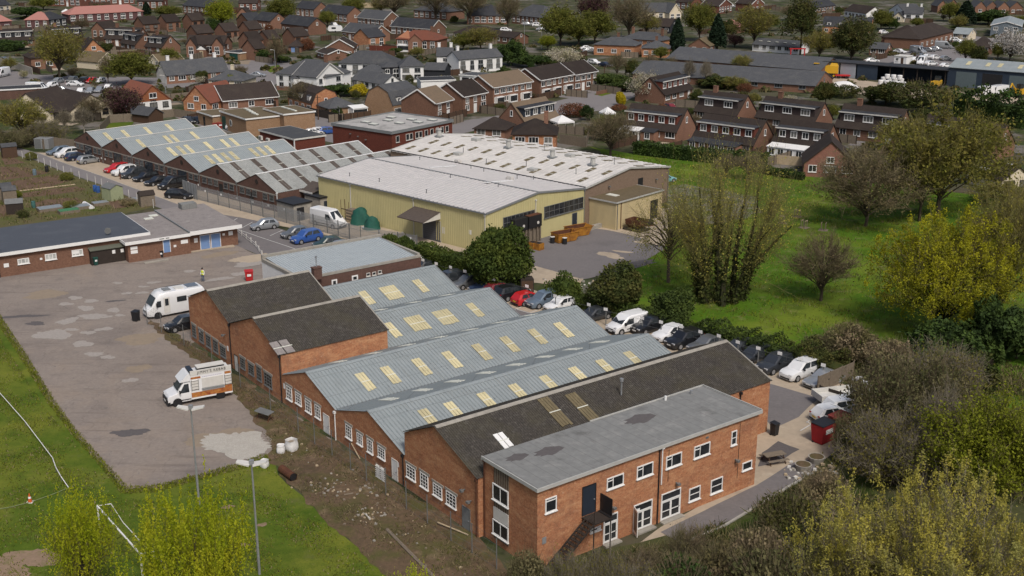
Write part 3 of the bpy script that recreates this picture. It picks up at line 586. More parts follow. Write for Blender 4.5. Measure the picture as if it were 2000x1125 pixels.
for yy in(-1.34,-.38):st.slab([(sx-.75-.27*14,yy,.0),(sx-.75,yy,2.8),(sx-.75,yy,2.98),(sx-.75-.27*14,yy,.18)],.05)
for yy in(-1.34,):
 for k in range(0,15,2):x=sx-.75-.27*k;st.cyl((x,yy,2.9-.2*k),(x,yy,3.85-.2*k),.02,n=4)
 st.cyl((sx-.75,yy,3.85),(sx-.75-.27*14,yy,1.05),.025,n=4)
for x in(sx-.7,sx+.9):st.cyl((x,-1.34,2.9),(x,-1.34,3.9),.025,n=4)
st.cyl((sx+.85,-1.3,0),(sx+.85,-1.3,2.9),.05,n=6);st.cyl((sx-.7,-1.3,0),(sx-.7,-1.3,2.9),.05,n=6)
so=st.build('outside_stair',WOODD,fr_);MB().box(sx+.72,-1.36,3.0,sx+.96,-.06,3.02).box(sx+.92,-1.32,3.05,sx+.97,-.06,4.35).build('landing_screen',BLK,so)
uL,zL=wallpix(fr_,fd,'l',965,905);uR,_=wallpix(fr_,fd,'l',994,925)
wbox(fr_,fd,'l',uL,.5,uR,6.1,.04,WOOD,'timber_panel')
ps=MB()
for k in range(7):ps.box(-.02+(k-3)*(uR-uL)/6.5,-.07,.5,.02+(k-3)*(uR-uL)/6.5,-.04,6.1)
loc,rz=on_wall(fd,'l',(uL+uR)/2,0);ps.build('timber_batten',WOODB,fr_,loc,rz)
for z,h in((3.6,1.25),(.85,1.15)):
 a,b=win_mesh(uR-uL+.1,h,2,1,WH,GL,.08,True,True);loc,rz=on_wall(fd,'l',(uL+uR)/2,z,.08);o=link('window',a,fr_,loc,rz);link('pane',b,o)
wbox(fr_,fd,'l',uL,2.05,uR,3.0,.09,OFFW,'spandrel_panel')
downpipe(fr_,fd,'l',.15,0,6.1,RUST)
WB_L,WB_D=16.2,9.6
wb=place('parapet_workshop','low brick workshop with grey sheet roof sunk behind a mossy parapet','workshop',npt(13.3,-32.0),NA)
wd=(WB_L,WB_D)
MB().box(0,0,0,WB_L,WB_D,4.0).box(-.02,-.01,0,0,WB_D,4.0,1).build('wall',[BR_DK,WHITE_R],wb)
rf=corr_roof(WB_L-.6,WB_D-.6,4.0,4.5,.98,ov=0,og=0).build('roof',mat('bright_profiled_sheet',(.36,.40,.42),(.32,.355,.375),1,.5,.35,[((.22,.235,.24),.5,.52,.75,.5,(3,.3,1))],uv=True),wb,(.3,.3,.0))
p=MB();p.box(-.05,-.05,4.0,WB_L+.05,.3,4.25);p.box(-.05,WB_D-.3,4.0,WB_L+.05,WB_D+.05,4.85);p.box(-.05,.3,4.0,.3,WB_D-.3,4.4);p.box(WB_L-.3,.3,4.0,WB_L+.05,WB_D-.3,4.45);p.build('parapet',CONC,wb)
for px in((647,545),(659,560)),((687,536),(699,550)):window_px(wb,wd,'f',px[0],px[1],nx=1,ny=1,fr=.16)
for k,px in enumerate((((715,532),(723,540)),((727,530),(734,538)),((738,527),(745,535)))):window_px(wb,wd,'f',px[0],px[1],nx=1,ny=1,fr=.06,fm=OFFW)
ch=MB().box(-.5,-.35,0,.5,.35,1.3).box(-.55,-.4,1.3,.55,.4,1.42).build('chimney',BR_DK,rf,(1.8,-.5,3.9));MB().cyl((0,0,0),(0,0,1.1),.06,n=6).cyl((0,0,1.1),(0,0,1.3),.13,n=8).build('flue',STEEL,rf,(1.8,-.5,5.3))
WO=Vector((-3.39,153.35,0));WAZ=42.6;WA=dirv(WAZ);WBv=dirv(WAZ+90)
def wpt(a,b):return WO+WA*a+WBv*b
def ribs(L,D,z0,z1,walls,pitch=.36):
 mb=MB()
 for wl in walls:
  n=int((L if wl in 'fb' else D)/pitch)
  for i in range(n):
   u=(i+.3)*pitch
   if wl=='l':mb.box(-.035,u,z0,-.002,u+.12,z1)
   if wl=='f':mb.box(u,-.035,z0,u+.12,-.002,z1)
 return mb
WL,WD=20.6,35.3
yw=place('yellow_warehouse','yellow clad warehouse with pale ribbed low pitched roof and a canopied roller door','warehouse',wpt(0,-WD),WAZ+90)
yd=(WD,WL);YS=(WD,WL,5.6,6.7,.5)
gable_walls(WD,WL,5.6,6.7,.5).build('wall',YEL_CL,yw)
rb=MB();n=int(WL/.36)
for i in range(int(WD/.36)):
 u=(i+.3)*.36;rb.box(u,-.035,3.1 if 22.2<u<25.4 else .25,u+.12,-.002,5.5)
for i in range(n):u=(i+.3)*.36;rb.box(WD+.002,u,2.9 if 2.2<u<9 or 11<u<19.6 else .25,WD+.035,u+.12,5.5+min(u,WL-u)*.1)
rb.build('cladding_rib',YEL_CL,yw)
rf=corr_roof(WD,WL,5.6,6.7,.5,ov=.15,pitch=.8,h=.07,og=.1).build('roof',RF_WH,yw)
t=MB()
for x in(-.14,WD+.1):
 t.slab([(x,-.15,5.74),(x+.08,-.15,5.74),(x+.08,WL/2,6.86),(x,WL/2,6.86)],.28);t.slab([(x+.08,WL,5.744),(x,WL,5.744),(x,WL/2,6.864),(x+.08,WL/2,6.864)],.28)
t.box(-.1,-.28,5.48,WD+.1,-.16,5.66);t.box(-.1,WL/2-.14,6.8,WD+.1,WL/2+.14,6.86);t.build('roof_edge',GREYT,rf)
for px,py in((683,345),(741,356),(833,378),(880,348),(973,366)):
 p=slopepix(yw,YS,'f',px,py);MB().cyl((0,0,0),(0,0,.5),.05,n=6).cyl((0,0,.5),(0,0,.62),.1,n=6).build('vent_pipe',STEELD,rf,p)
for px,py in((820,314),(920,331),(945,336),(1010,350),(1042,352)):
 p=slopepix(yw,YS,'b',px,py);MB().cyl((0,0,0),(0,0,.55),.05,n=6).cyl((0,0,.55),(0,0,.66),.1,n=6).build('vent_pipe',STEELD,rf,p)
for px,py in((894,319),(996,352)):
 p=slopepix(yw,YS,'b',px,py);MB().box(-.5,-.35,0,.5,.35,.5).box(-.4,-.25,.5,.4,.25,.62).build('roof_cowl',RF_WH2,rf,p)
for px,py in((866,327),(975,356)):skylight(yw,rf,YS,'b',px,py,.7,5.6,WH,2,lift=.14)
u0,z1=wallpix(yw,yd,'f',826,424);u1,z0=wallpix(yw,yd,'f',861,466)
dr=door(yw,yd,'f',(u0+u1)/2,.02,u1-u0,2.9,GREYD,fm=FASC,name='roller_door')
cn=MB();uc=(u0+u1)/2-.8
cn.slab([(uc-2.6,-3.4,3.45),(uc+2.6,-3.4,3.45),(uc+2.6,-.05,4.35),(uc-2.6,-.05,4.35)],.12)
cn.poly([(uc+2.6,-3.4,3.34),(uc+2.6,-.05,3.34),(uc+2.6,-.05,4.3)],1).poly([(uc-2.6,-.05,4.3),(uc-2.6,-.05,3.34),(uc-2.6,-3.4,3.34)],1)
for x in(uc-2.5,uc+2.4):cn.box(x,-3.3,3.3,x+.1,-.05,3.4,1)
cn.build('door_canopy',[STRIP,OFFW],yw)
for px,py in((684,350),(808,400)):downpipe(yw,yd,'f',wallpix(yw,yd,'f',px,py)[0],0,5.2,OFFW)
downpipe(yw,yd,'f',WD-.2,0,5.2,OFFW);wall_sign(yw,yd,'f',WD-3,2.2,.5,.6);wall_sign(yw,yd,'f',wallpix(yw,yd,'f',866,450)[0],1.4,.5,.9,OFFW)
for a,b in((2.4,8.8),(10.8,19.4)):
 w=(b-a);x,c=win_mesh(w,1.7,8,2,STEELD,GL,.07,True,True);loc,rz=on_wall(yd,'r',(a+b)/2+.8,2.75,.03);o=link('window',x,yw,loc,rz);link('pane',c,o)
door(yw,yd,'r',18.3,.02,1.0,2.3,DKB,fm=STEELD);downpipe(yw,yd,'r',9.8,0,5.6,OFFW);downpipe(yw,yd,'r',WL-.2,0,5.2,STEELD)
HD=20.8;HLn=42.0
wh=place('white_roofed_hall','long hall with chalky white low pitched roof dotted with mossy rooflights','warehouse',wpt(WL+.05,-HLn),WAZ+90)
hd=(HLn,HD);HS=(HLn,HD,5.6,7.0,.5)
gable_walls(HLn,HD,5.6,7.0,.5).build('wall',BRN_W,wh)
rf=corr_roof(HLn,HD,5.6,7.0,.5,ov=.2,pitch=.9,h=.05,og=.15).build('roof',RF_WH2,wh)
t=MB()
for x in(HLn+.15,-.24):
 t.slab([(x,-.15,5.74),(x+.08,-.15,5.74),(x+.08,HD/2,7.16),(x,HD/2,7.16)],.26);t.slab([(x+.08,HD+.15,5.744),(x,HD+.15,5.744),(x,HD/2,7.164),(x+.08,HD/2,7.164)],.26)
t.build('roof_edge',FASC,rf)
g_=MB().box(.1,-.12,5.72,HLn,.12,5.80).build('valley_gutter',BLK,wh)
for i in range(13):
 for j,yy in enumerate((2.6,6.8)):
  if(i*3+j)%7==5:continue
  skylight(wh,rf,HS,'f',0,0,.8,2.0,SKYL_D,2,xy=(2.2+i*3.1+j*1.2,yy))
 for j,yy in enumerate((14.2,18.4)):skylight(wh,rf,HS,'b',0,0,.8,2.0,SKYL_D,2,xy=(2.6+i*3.1+(1-j)*1.2,yy))
for px,py,k in((1079,309,1),(1158,324,1),(993,290,1),(858,268,1),(1040,334,0),(895,303,0),(930,275,0),(1113,306,0)):
 p=slopepix(wh,HS,'f',px,py)
 (MB().box(-.6,-.6,-.1,.6,.6,.25,1).cyl((0,0,.25),(0,0,1.3),.42,.36,n=10,m=0).cyl((0,0,1.3),(0,0,1.45),.5,n=10,m=0)if k else MB().box(-.7,-.5,-.1,.7,.5,.45)).build('roof_ventilator',[FASC,GREYT],rf,p)
for px,py in((905,300),(950,322),(1028,326),(1125,341),(1063,293),(1200,320)):
 p=slopepix(wh,HS,'f',px,py);MB().cyl((0,0,-.1),(0,0,1.0),.05,n=6).build('vent_pipe',STEELD,rf,p)
wbox(wh,hd,'r',12.7,2.6,13.9,5.0,.05,BLK,'louvre');wall_light(wh,hd,'r',17.2,4.2);wall_light(wh,hd,'r',5.4,5.0)
downpipe(wh,hd,'r',HD-.3,0,5.4,STEELD)
ex=place('cream_annex','square cream painted annex with brown felt roof in front of the white roofed hall','annex',wpt(WL+1.0,.06),WAZ+90)
EL,ED=4.9,11.2
MB().box(0,0,0,EL,ED,3.95).build('wall',CRM_W,ex)
rf=MB().slab([(-.0,-.12,4.1),(EL+.14,-.12,4.1),(EL+.14,ED+.12,4.1),(-.0,ED+.12,4.1)],.14).build('roof',RF_BRN,ex)
e=MB();e.box(EL+.14,-.2,3.96,EL+.22,ED+.2,4.16);e.box(0,-.2,3.96,EL+.14,-.12,4.16);e.box(0,ED+.12,3.96,EL+.14,ED+.2,4.16);e.build('roof_edge',FASC,rf)
MB().box(-.9,-.5,0,.9,.5,.08).build('roof_light',SKYL_P,rf,(1.6,3.4,4.1))
door(ex,(EL,ED),'r',9.2,.02,1.8,2.9,BLK,label='open doorway with its inner shade painted black');downpipe(ex,(EL,ED),'r',.25,0,3.9,STEELD);downpipe(ex,(EL,ED),'r',1.1,0,3.9,RUST)  # flat black panel, the shade inside the doorway is put into its colour
LO=Vector((-35.5,176.5,0));LAZ=43.9;LA=dirv(LAZ);LB=dirv(LAZ+90);LW=10.78
LG='row of joined brick workshops beside the lane'
names=['workshop with weathered striped roof, next to the yellow warehouse','workshop with weathered striped roof, beside the clean grey roofed workshops','clean grey roofed workshop beside the weathered roofs, black car parked before it','clean grey roofed workshop with red and white cars parked before it','clean grey roofed workshop with an empty parking strip before its door','end workshop of the row, clean grey roof, with four parked cars beside its gable']
for k in range(6):
 L=28.6 if k<2 else 20.4
 r=place('brick_workshop',names[k],'workshop',LO+LA*0-LB*(LW*k),LAZ,LG);D=LW-.03;d=(L,D);he,hr=3.0,5.15;Sk=(L,D,he,hr,.5)
 gable_walls(L,D,he,hr,.5,e=.012).build('wall',BR_DK,r)
 rm=RF_OLD if k<2 else RF_METAL
 rf=corr_roof(L,D,he,hr,.5,ov=.02,pitch=.4,h=.045).build('roof',rm,r)
 y=D/2
 for x in(-.18,L+.06):
  t=MB();t.slab([(x,0,he+.14),(x+.12,0,he+.14),(x+.12,y,hr+.14),(x,y,hr+.14)],.2);t.slab([(x+.12,D,he+.142),(x,D,he+.142),(x,y,hr+.142),(x+.12,y,hr+.142)],.2)
 t.build('verge_trim',WH if k<2 else OFFW,r)
 if 1:MB().slab([(-.1,y-.22,hr+.09),(L+.1,y-.22,hr+.09),(L+.1,y+.22,hr+.094),(-.1,y+.22,hr+.094)],.05).build('ridge_cap',WH if k<2 else OFFW,rf)
 if k<2:
  for j in range(7):skylight(r,rf,Sk,'f',0,0,.95,5.2,STRIP,2,xy=(2.6+j*3.9,D*.26),lift=.115,name='roof_strip')
 else:
  for x in{2:(3.8,5.4,7.0,8.6,12.6,14.2,15.9),3:(3.2,5.0,6.6,10.5,13.9,15.8),4:(3.4,8.8,10.2,14.4),5:(2.8,6.4,11.0,15.6)}[k]:skylight(r,rf,Sk,'f',0,0,.8,2.8,SKYL,2,xy=(x,D*.27))
 MB().box(-.06,-.05,0,0,D+.02,0).poly([(-.014,0,2.55),(-.014,D,2.55),(-.014,D,2.75),(-.014,0,2.75)][::-1]).build('concrete_band',CONC,r)
 for u in((1.3,2.9,7.9,9.5)if k>1 else(1.2,2.9,4.6,7.4,9.1)):
  a,b=win_mesh(1.15,.95,3,2,STEELD,GL,.06,True,True);loc,rz=on_wall(d,'l',u,1.55);o=link('window',a,r,loc,rz);link('pane',b,o)
 if k>1:door(r,d,'l',5.3,.02,2.5,2.5,DKB,fm=BLK,glaz=GL,nx=3)
 else:door(r,d,'l',6.0 if k else 3.75,.02,.9,2.0,BLK,fm=WOODD)
 mb=MB().cyl((0,0,0),(0,-.06,0),.38,n=14);loc,rz=on_wall(d,'l',D/2,4.0);mb.build('gable_vent',WOODD,r,loc,rz)
 if k>1:
  for u in(.6,3.5,7.0,10.0):wall_sign(r,d,'l',u,.75,.28,.3,name='bay_plate')
 downpipe(r,d,'l',D-.12,0,2.9,WH if k==0 else STEELD)
def flatbox(name,label,cat,org,az,L,D,h,wallm,roofm,edge=None,ov=.2,th=.2,group=None):
 r=place(name,label,cat,org,az,group);MB().box(0,0,0,L,D,h).build('wall',wallm,r)
 rf=MB().box(-ov+.05,-ov+.05,h+.004,L+ov-.05,D+ov-.05,h+th+.02).build('roof',roofm,r)
 if edge:
  e=MB();z0,z1=h-.05,h+th+.05;e.box(-ov,-ov,z0,L+ov,-ov+.05,z1);e.box(-ov,D+ov-.05,z0,L+ov,D+ov,z1);e.box(-ov,-ov+.051,z0,-ov+.05,D+ov-.051,z1);e.box(L+ov-.05,-ov+.051,z0,L+ov,D+ov-.051,z1);e.build('fascia',edge,rf)
 return r,rf,(L,D)
o=at(575,434)-dirv(LAZ+90)*4.2;r,rf,d=flatbox('block_store','low grey block store with black flat roof beside the big white van','store',o,LAZ+90,4.2,3.2,2.5,CONC,BLK);door(r,d,'r',1.2,.02,1.3,2.0,BLK)
o=at(627,420)-dirv(LAZ+90)*3.9;r,rf,d=flatbox('block_store','low grey block store with black flat roof and dark door against the yellow wall','store',o,LAZ+90,3.9,3.0,2.5,CONC,BLK);door(r,d,'r',1.4,.02,1.5,2.0,DKB)
o=at(563,400);r=place('loading_canopy','brown sheet canopy with white edge between the workshop and the yellow warehouse','canopy',o,LAZ+90)
MB().slab([(0,0,2.9),(6.4,0,2.9),(6.4,3.4,3.6),(0,3.4,3.6)],.1).build('roof',STRIP,r);MB().box(-.02,-.08,2.65,6.4,-.01,2.95).build('fascia',OFFW,r)
p=MB()
for x in(.1,6.2):p.box(x,.1,0,x+.1,.2,2.78)
p.build('post',STEELD,r)
CO=at(290,453,3.1);CAZ=56.5;CA=dirv(CAZ);CB=dirv(CAZ+90)
def cpt(a,b):p=CO+CA*a+CB*b;return(p.x,p.y)
c1=place('club_house','long low brick club house with dark blue felt roof and white fascia, three white windows','club house',cpt(-19.2,.15),CAZ)
c1d=(19.0,12.6);L,D=c1d
MB().box(0,0,0,L,D,2.75).build('wall',BR_HS,c1)
rf=MB().slab([(-.3,-.35,3.14),(L+.2,-.35,3.14),(L+.2,D+.2,3.24),(-.3,D+.2,3.24)],.16).build('roof',RF_BLUE,c1)
e=MB();e.box(-.3,-.42,2.78,L+.2,-.355,3.2);e.box(-.36,-.42,2.78,-.305,D,3.2);e.box(L+.205,-.42,2.78,L+.26,D,3.22);e.build('fascia',WH,rf)
for tl,br in(((33,502),(58,517)),((87,494),(111,509)),((139,486),(163,501))):window_px(c1,c1d,'f',tl,br,nx=3,ny=1,fr=.1,gm=GLP)
for u,z,w_,h_ in((1.1,1.2,.6,.5),(5.3,1.5,.3,.25),(9.6,1.6,.9,.5)):wall_sign(c1,c1d,'f',u,z,w_,h_)
downpipe(c1,c1d,'f',.2,0,2.8,BLK)
MB().cyl((0,0,0),(0,0,1.4),.03,n=5).cyl((-.5,0,1.3),(.5,0,1.3),.02,n=4).build('aerial',STEELD,rf,(.6,.3,3.15))
ds=MB();ds.loft([[(math.cos(i*.785)*q*.45,-.1-.5*q*q*.3+.2,.6+math.sin(i*.785)*q*.45)for i in range(8)]for q in(.05,.6,1)],caps=True);ds.cyl((0,.1,0),(0,.1,.6),.03,n=5);ds.build('satellite_dish',STEELD,rf,(14.2,1.2,3.15))
c2=place('club_entrance_hall','flat roofed brick hall with pale blue doors, joined to the club house','club house',cpt(-3.6,2.5),CAZ)
L,D=15.2,14.6;c2d=(L,D)
MB().box(0,0,0,8.3,D,2.55).box(8.3,.7,0,L,D,2.65).build('wall',BR_HS,c2)
mb=MB();mb.box(-.3,-.3,2.6,8.28,D,2.82);mb.box(8.3,-.2,2.6,L+.3,D+.1,3.0);rf=mb.build('roof',RF_GRAV,c2)
e=MB();e.box(-.32,-.38,2.45,8.28,-.305,2.86);e.box(-.38,-.38,2.45,-.325,3,2.86);e.box(8.3,-.3,2.5,12.2,-.205,3.04);e.box(12.2,-.05,2.5,L+.35,.05,3.04)if 0 else e.box(12.21,-.27,2.52,L+.35,-.205,3.03);e.build('fascia',WH,rf)
b=MB().box(8.15,-.28,2.83,8.29,D,3.06).build('roof_kerb',GREYT,rf)
sg=MB()
for x0,x1 in((4.1,4.75),(4.95,5.4)):sg.box(x0,-.39,2.6,x1,-.381,2.72)
sg.build('fascia_sign',STEELD,rf)
door_px(c2,c2d,'f',(318,466),(333,494),BLUE,fm=WH)
door(c2,(L,D),'f',10.55,.02,1.25,2.0,BLUE,fm=WH).location.y=.7;door(c2,(L,D),'f',12.05,.02,1.25,2.0,BLUE,fm=WH).location.y=.7
for u,z,w_,h_,y in((6.2,1.2,.35,.3,0),(7.5,1.5,.95,.5,0),(9.3,1.2,.5,.6,.7),(13.2,1.6,.35,.3,.7),(14.2,1.5,.6,.55,.7),(.8,1.7,.9,.4,0),(.8,1.15,.9,.45,0)):wall_sign(c2,c2d,'f',u,z,w_,h_).location.y+=y
ht=MB().box(-1.1,-.8,0,1.1,.8,.75).build('roof_hatch',RF_FELT,rf,(12.6,13.2,3.02))
for x,y in((7.2,12),(6.1,10.6)):MB().box(-.6,-.4,0,.6,.4,.12).build('roof_light',SKYL_P,rf,(x,y,2.83))
rp_=at(315,492);strip('ramp_path',[(312,500),(350,494),(400,487),(456,480)],1.5,.03,.13,G_CONC)
bn=MB().box(0,0,0,3.2,.5,.16).build('low_wall',CONC);q=at(283,516);bn.location=q;bn.rotation_euler.z=rad(90-CAZ);tag(bn,'low mossy kerb wall in front of the brown bin shelter','wall')
o=at(180,519);sd=place('storage_shed','black timber lean-to shed with green sheet roof against the club house front','shed',(o.x,o.y),CAZ)
MB().box(0,0,0,4.4,1.7,1.9).build('wall',WOODD,sd);MB().slab([(-.1,-.15,1.98),(4.5,-.15,1.98),(4.5,1.8,2.35),(-.1,1.8,2.35)],.08).build('roof',mat('mossy_shed_roof',(.11,.115,.09),(.085,.09,.07),4),sd)
for u in(2.9,4.0):wall_sign(sd,(4.4,1.7),'f',u,1.2,.4,.45)
o=at(281,506);sd=place('bin_shelter','open brown timber bin shelter with flat grey top beside the club doors','shelter',(o.x,o.y),CAZ)
MB().box(0,0,0,.1,1.3,1.7).box(2.3,0,0,2.4,1.3,1.7).box(.1,1.2,0,2.3,1.3,1.7).box(.1,0,0,2.3,.1,.95).build('side_panel',WOODB,sd);MB().box(-.1,-.1,1.72,2.5,1.4,1.82).build('roof',CONC,sd)
o=at(650,276);r,rf,d=flatbox('brick_office_block','dark red two storey brick block with patchy white flat roof behind the white roofed hall','office block',(-34.6,228.4),132,1,1,1,BR_MRN,RF_MIX)
for ch in list(r.children_recursive):bpy.data.objects.remove(ch)
pL,pR,pF=at(649,240,5.4),at(765,257,5.4),at(878,240,5.4)
ex_=(pR-pL);r.location=(pL.x,pL.y,0);r.rotation_euler.z=math.atan2(ex_.y,ex_.x);L=ex_.length;D=17.0;d=(L,D)
MB().box(0,0,0,L,D,5.0).build('wall',BR_MRN,r)
rf=MB().box(-.1,-.1,5.004,L+.1,D+.1,5.2).build('roof',RF_MIX,r);e=MB();e.box(-.2,-.2,4.9,L+.2,-.105,5.45);e.box(-.2,D+.105,4.9,L+.2,D+.2,5.45);e.box(-.2,-.104,4.9,-.105,D+.104,5.45);e.box(L+.105,-.104,4.9,L+.2,D+.104,5.45);e.build('parapet',GREYT,rf)
for x,y in((4,5),(7,4),(6,9),(10,8),(9,12.5),(12,11),(12.5,14.5),(4,12)):MB().box(-.9,-.6,0,.9,.6,.22).box(-.8,-.5,.22,.8,.5,.28,1).build('roof_light',[GREYT,SKYL_P],rf,(x,y,5.2))
for u in(1.5,4.2,5.2,6.8,7.8,9.4,11,12.6,14,15.4):window(r,d,'r',u,3.2,.9,1.2,nx=1,fm=OFFW)
for u in(2,5,8,11,14):window(r,d,'r',u,.7,1.1,1.3,nx=2,fm=OFFW)
for u,z in((5.0,3.9),(7,3.6),(9,3.2),(4.8,1.4)):wall_light(r,d,'f',u,z)
for u in(1,2.2,4):MB().box(-.4,-.4,0,.4,0,.6).build('cooling_unit',OFFW,r,(u,0,.8))
pL,pR=at(507,253,3.5),at(575,271,3.5);ex_=pR-pL
r,rf,d=flatbox('plant_room','small flat roofed brick block with white edge and cooling units behind the grey workshops','plant room',(pL.x,pL.y),90-math.degrees(math.atan2(ex_.y,ex_.x)),ex_.length,6.6,3.25,BR_MRN,RF_SLATE,OFFW)
for u,z in((.6,1.6),(.6,.6),(1.9,.7),(3.4,1.5),(2.8,.5)):MB().box(-.5,-.4,0,.5,-.02,.8).cyl((0,-.4,.4),(0,-.43,.4),.3,n=10,m=1).build('cooling_unit',[OFFW,STEELD],r,(u,0,z))
for x in(d[0]-.15,d[0]+.02):MB().box(0,0,0,.12,.12,3.2).build('corner_post',WH,r,(x,-.14,0))
pL,pR,pF=at(430,215,3.9),at(480,231,3.9),at(547,220,3.9);ex_=pR-pL;az=90-math.degrees(math.atan2(ex_.y,ex_.x))
r,rf,d=flatbox('beige_hall','flat roofed pale brick hall with white roof edge and green double doors','hall',(pL.x,pL.y),az,ex_.length,9.2,3.6,BR_TAN,RF_BRN,WH)
MB().box(-3.6,4.0,0,9,15.5,4.3).build('rear_wall',BR_TAN,r)if 0 else None
door(r,d,'f',1.6,.02,2.0,2.8,GREEN)
lg=MB().cyl((0,-.02,0),(0,-.06,0),.75,n=20).cyl((0,-.06,0),(0,-.07,0),.55,n=20,m=1).build('wall_emblem',[OFFW,STEELD],r,(5.2,0,1.9))
for k in range(4):MB().box(-1.3,-.25,0,1.3,.25,.2).build('roof_light',SKYL_P,rf,(2.4+k*2.2,5.0-k*.4,3.85))
pL,pR=at(522,211,4.4),at(549,222,4.4);q=at(548,222,4.2)
r2,rf2,d2=flatbox('beige_hall','taller pale brick wing with white roof edge, behind the flat hall with green doors','hall',(q.x-8*math.sin(rad(az)),q.y-8*math.cos(rad(az))),az,9.5,7,4.1,BR_TAN,RF_BRN,WH)
for k in range(3):MB().box(-1.2,-.25,0,1.2,.25,.2).build('roof_light',SKYL_P,rf2,(2.4+k*2.2,3.5,4.35))
pL,pR=at(386,217,2.8),at(415,226,2.8);ex_=pR-pL
r,rf,d=flatbox('garage_block','small flat roofed brick garage with white edge, red bins beside it','garage',(pL.x,pL.y),90-math.degrees(math.atan2(ex_.y,ex_.x)),ex_.length,5.5,2.6,BR_TAN,RF_BRN,WH)
door(r,d,'f',3.2,.02,.9,2.0,BLK)
HR=random.Random(11)
def merge(wing,root):
 bpy.context.view_layer.update()
 M=Matrix.Translation(root.location)@root.rotation_euler.to_matrix().to_4x4()
 W=Matrix.Translation(wing.location)@wing.rotation_euler.to_matrix().to_4x4();K=M.inverted()@W
 for ch in list(wing.children):
  ch.parent=root;ch.matrix_basis=K@ch.matrix_basis
 bpy.data.objects.remove(wing)
def frame_of(x1,y1,x2,y2,he,gab=False):
 a,b=at(x1,y1,he),at(x2,y2,he);d=b-a;az=90-math.degrees(math.atan2(d.y,d.x))
 if gab:return(b.x,b.y),az-90,d.length
 return(a.x,a.y),az,d.length
def auto_windows(r,dims,wall,Lw,he,fm,step=2.9,door_m=None,two=None,lower=True,gm=None):
 n=max(1,int(Lw/step+.4));two=he>3.5 if two is None else two
 zt=he-1.75 if two else None;zb=.85
 k=HR.randrange(n)
 for i in range(n):
  u=Lw*(i+.5)/n+HR.uniform(-.15,.15);w=HR.choice((1.2,1.6,1.9))if n>1 else 1.4
  g=gm or HR.choice((GL,GL,GLB))
  if two:window(r,dims,wall,u,zt,w,1.2,nx=2 if w<1.7 else 3,fr=.10,fm=fm,gm=g)
  if lower:
   if i==k and door_m is not None:door(r,dims,wall,u,.02,1.0,2.0,door_m,fm=fm)
   else:window(r,dims,wall,u,zb,w+.2,1.25,nx=2 if w<1.7 else 3,fr=.10,fm=fm,gm=g)
def chimney(r,rf,x,y,z,h=1.3,w=.8,m=None):
 c=MB().box(-w/2,-.3,-1.0,w/2,.3,h).box(-w/2-.06,-.36,h,w/2+.06,.36,h+.12).build('chimney',m or BR_HS,rf,(x,y,z))
 MB().cyl((0,0,h+.12),(0,0,h+.5),.13,n=6).build('chimney_pot',RF_RED,r,(x,y,z))if 0 else None
 return c
HG='houses behind the works'
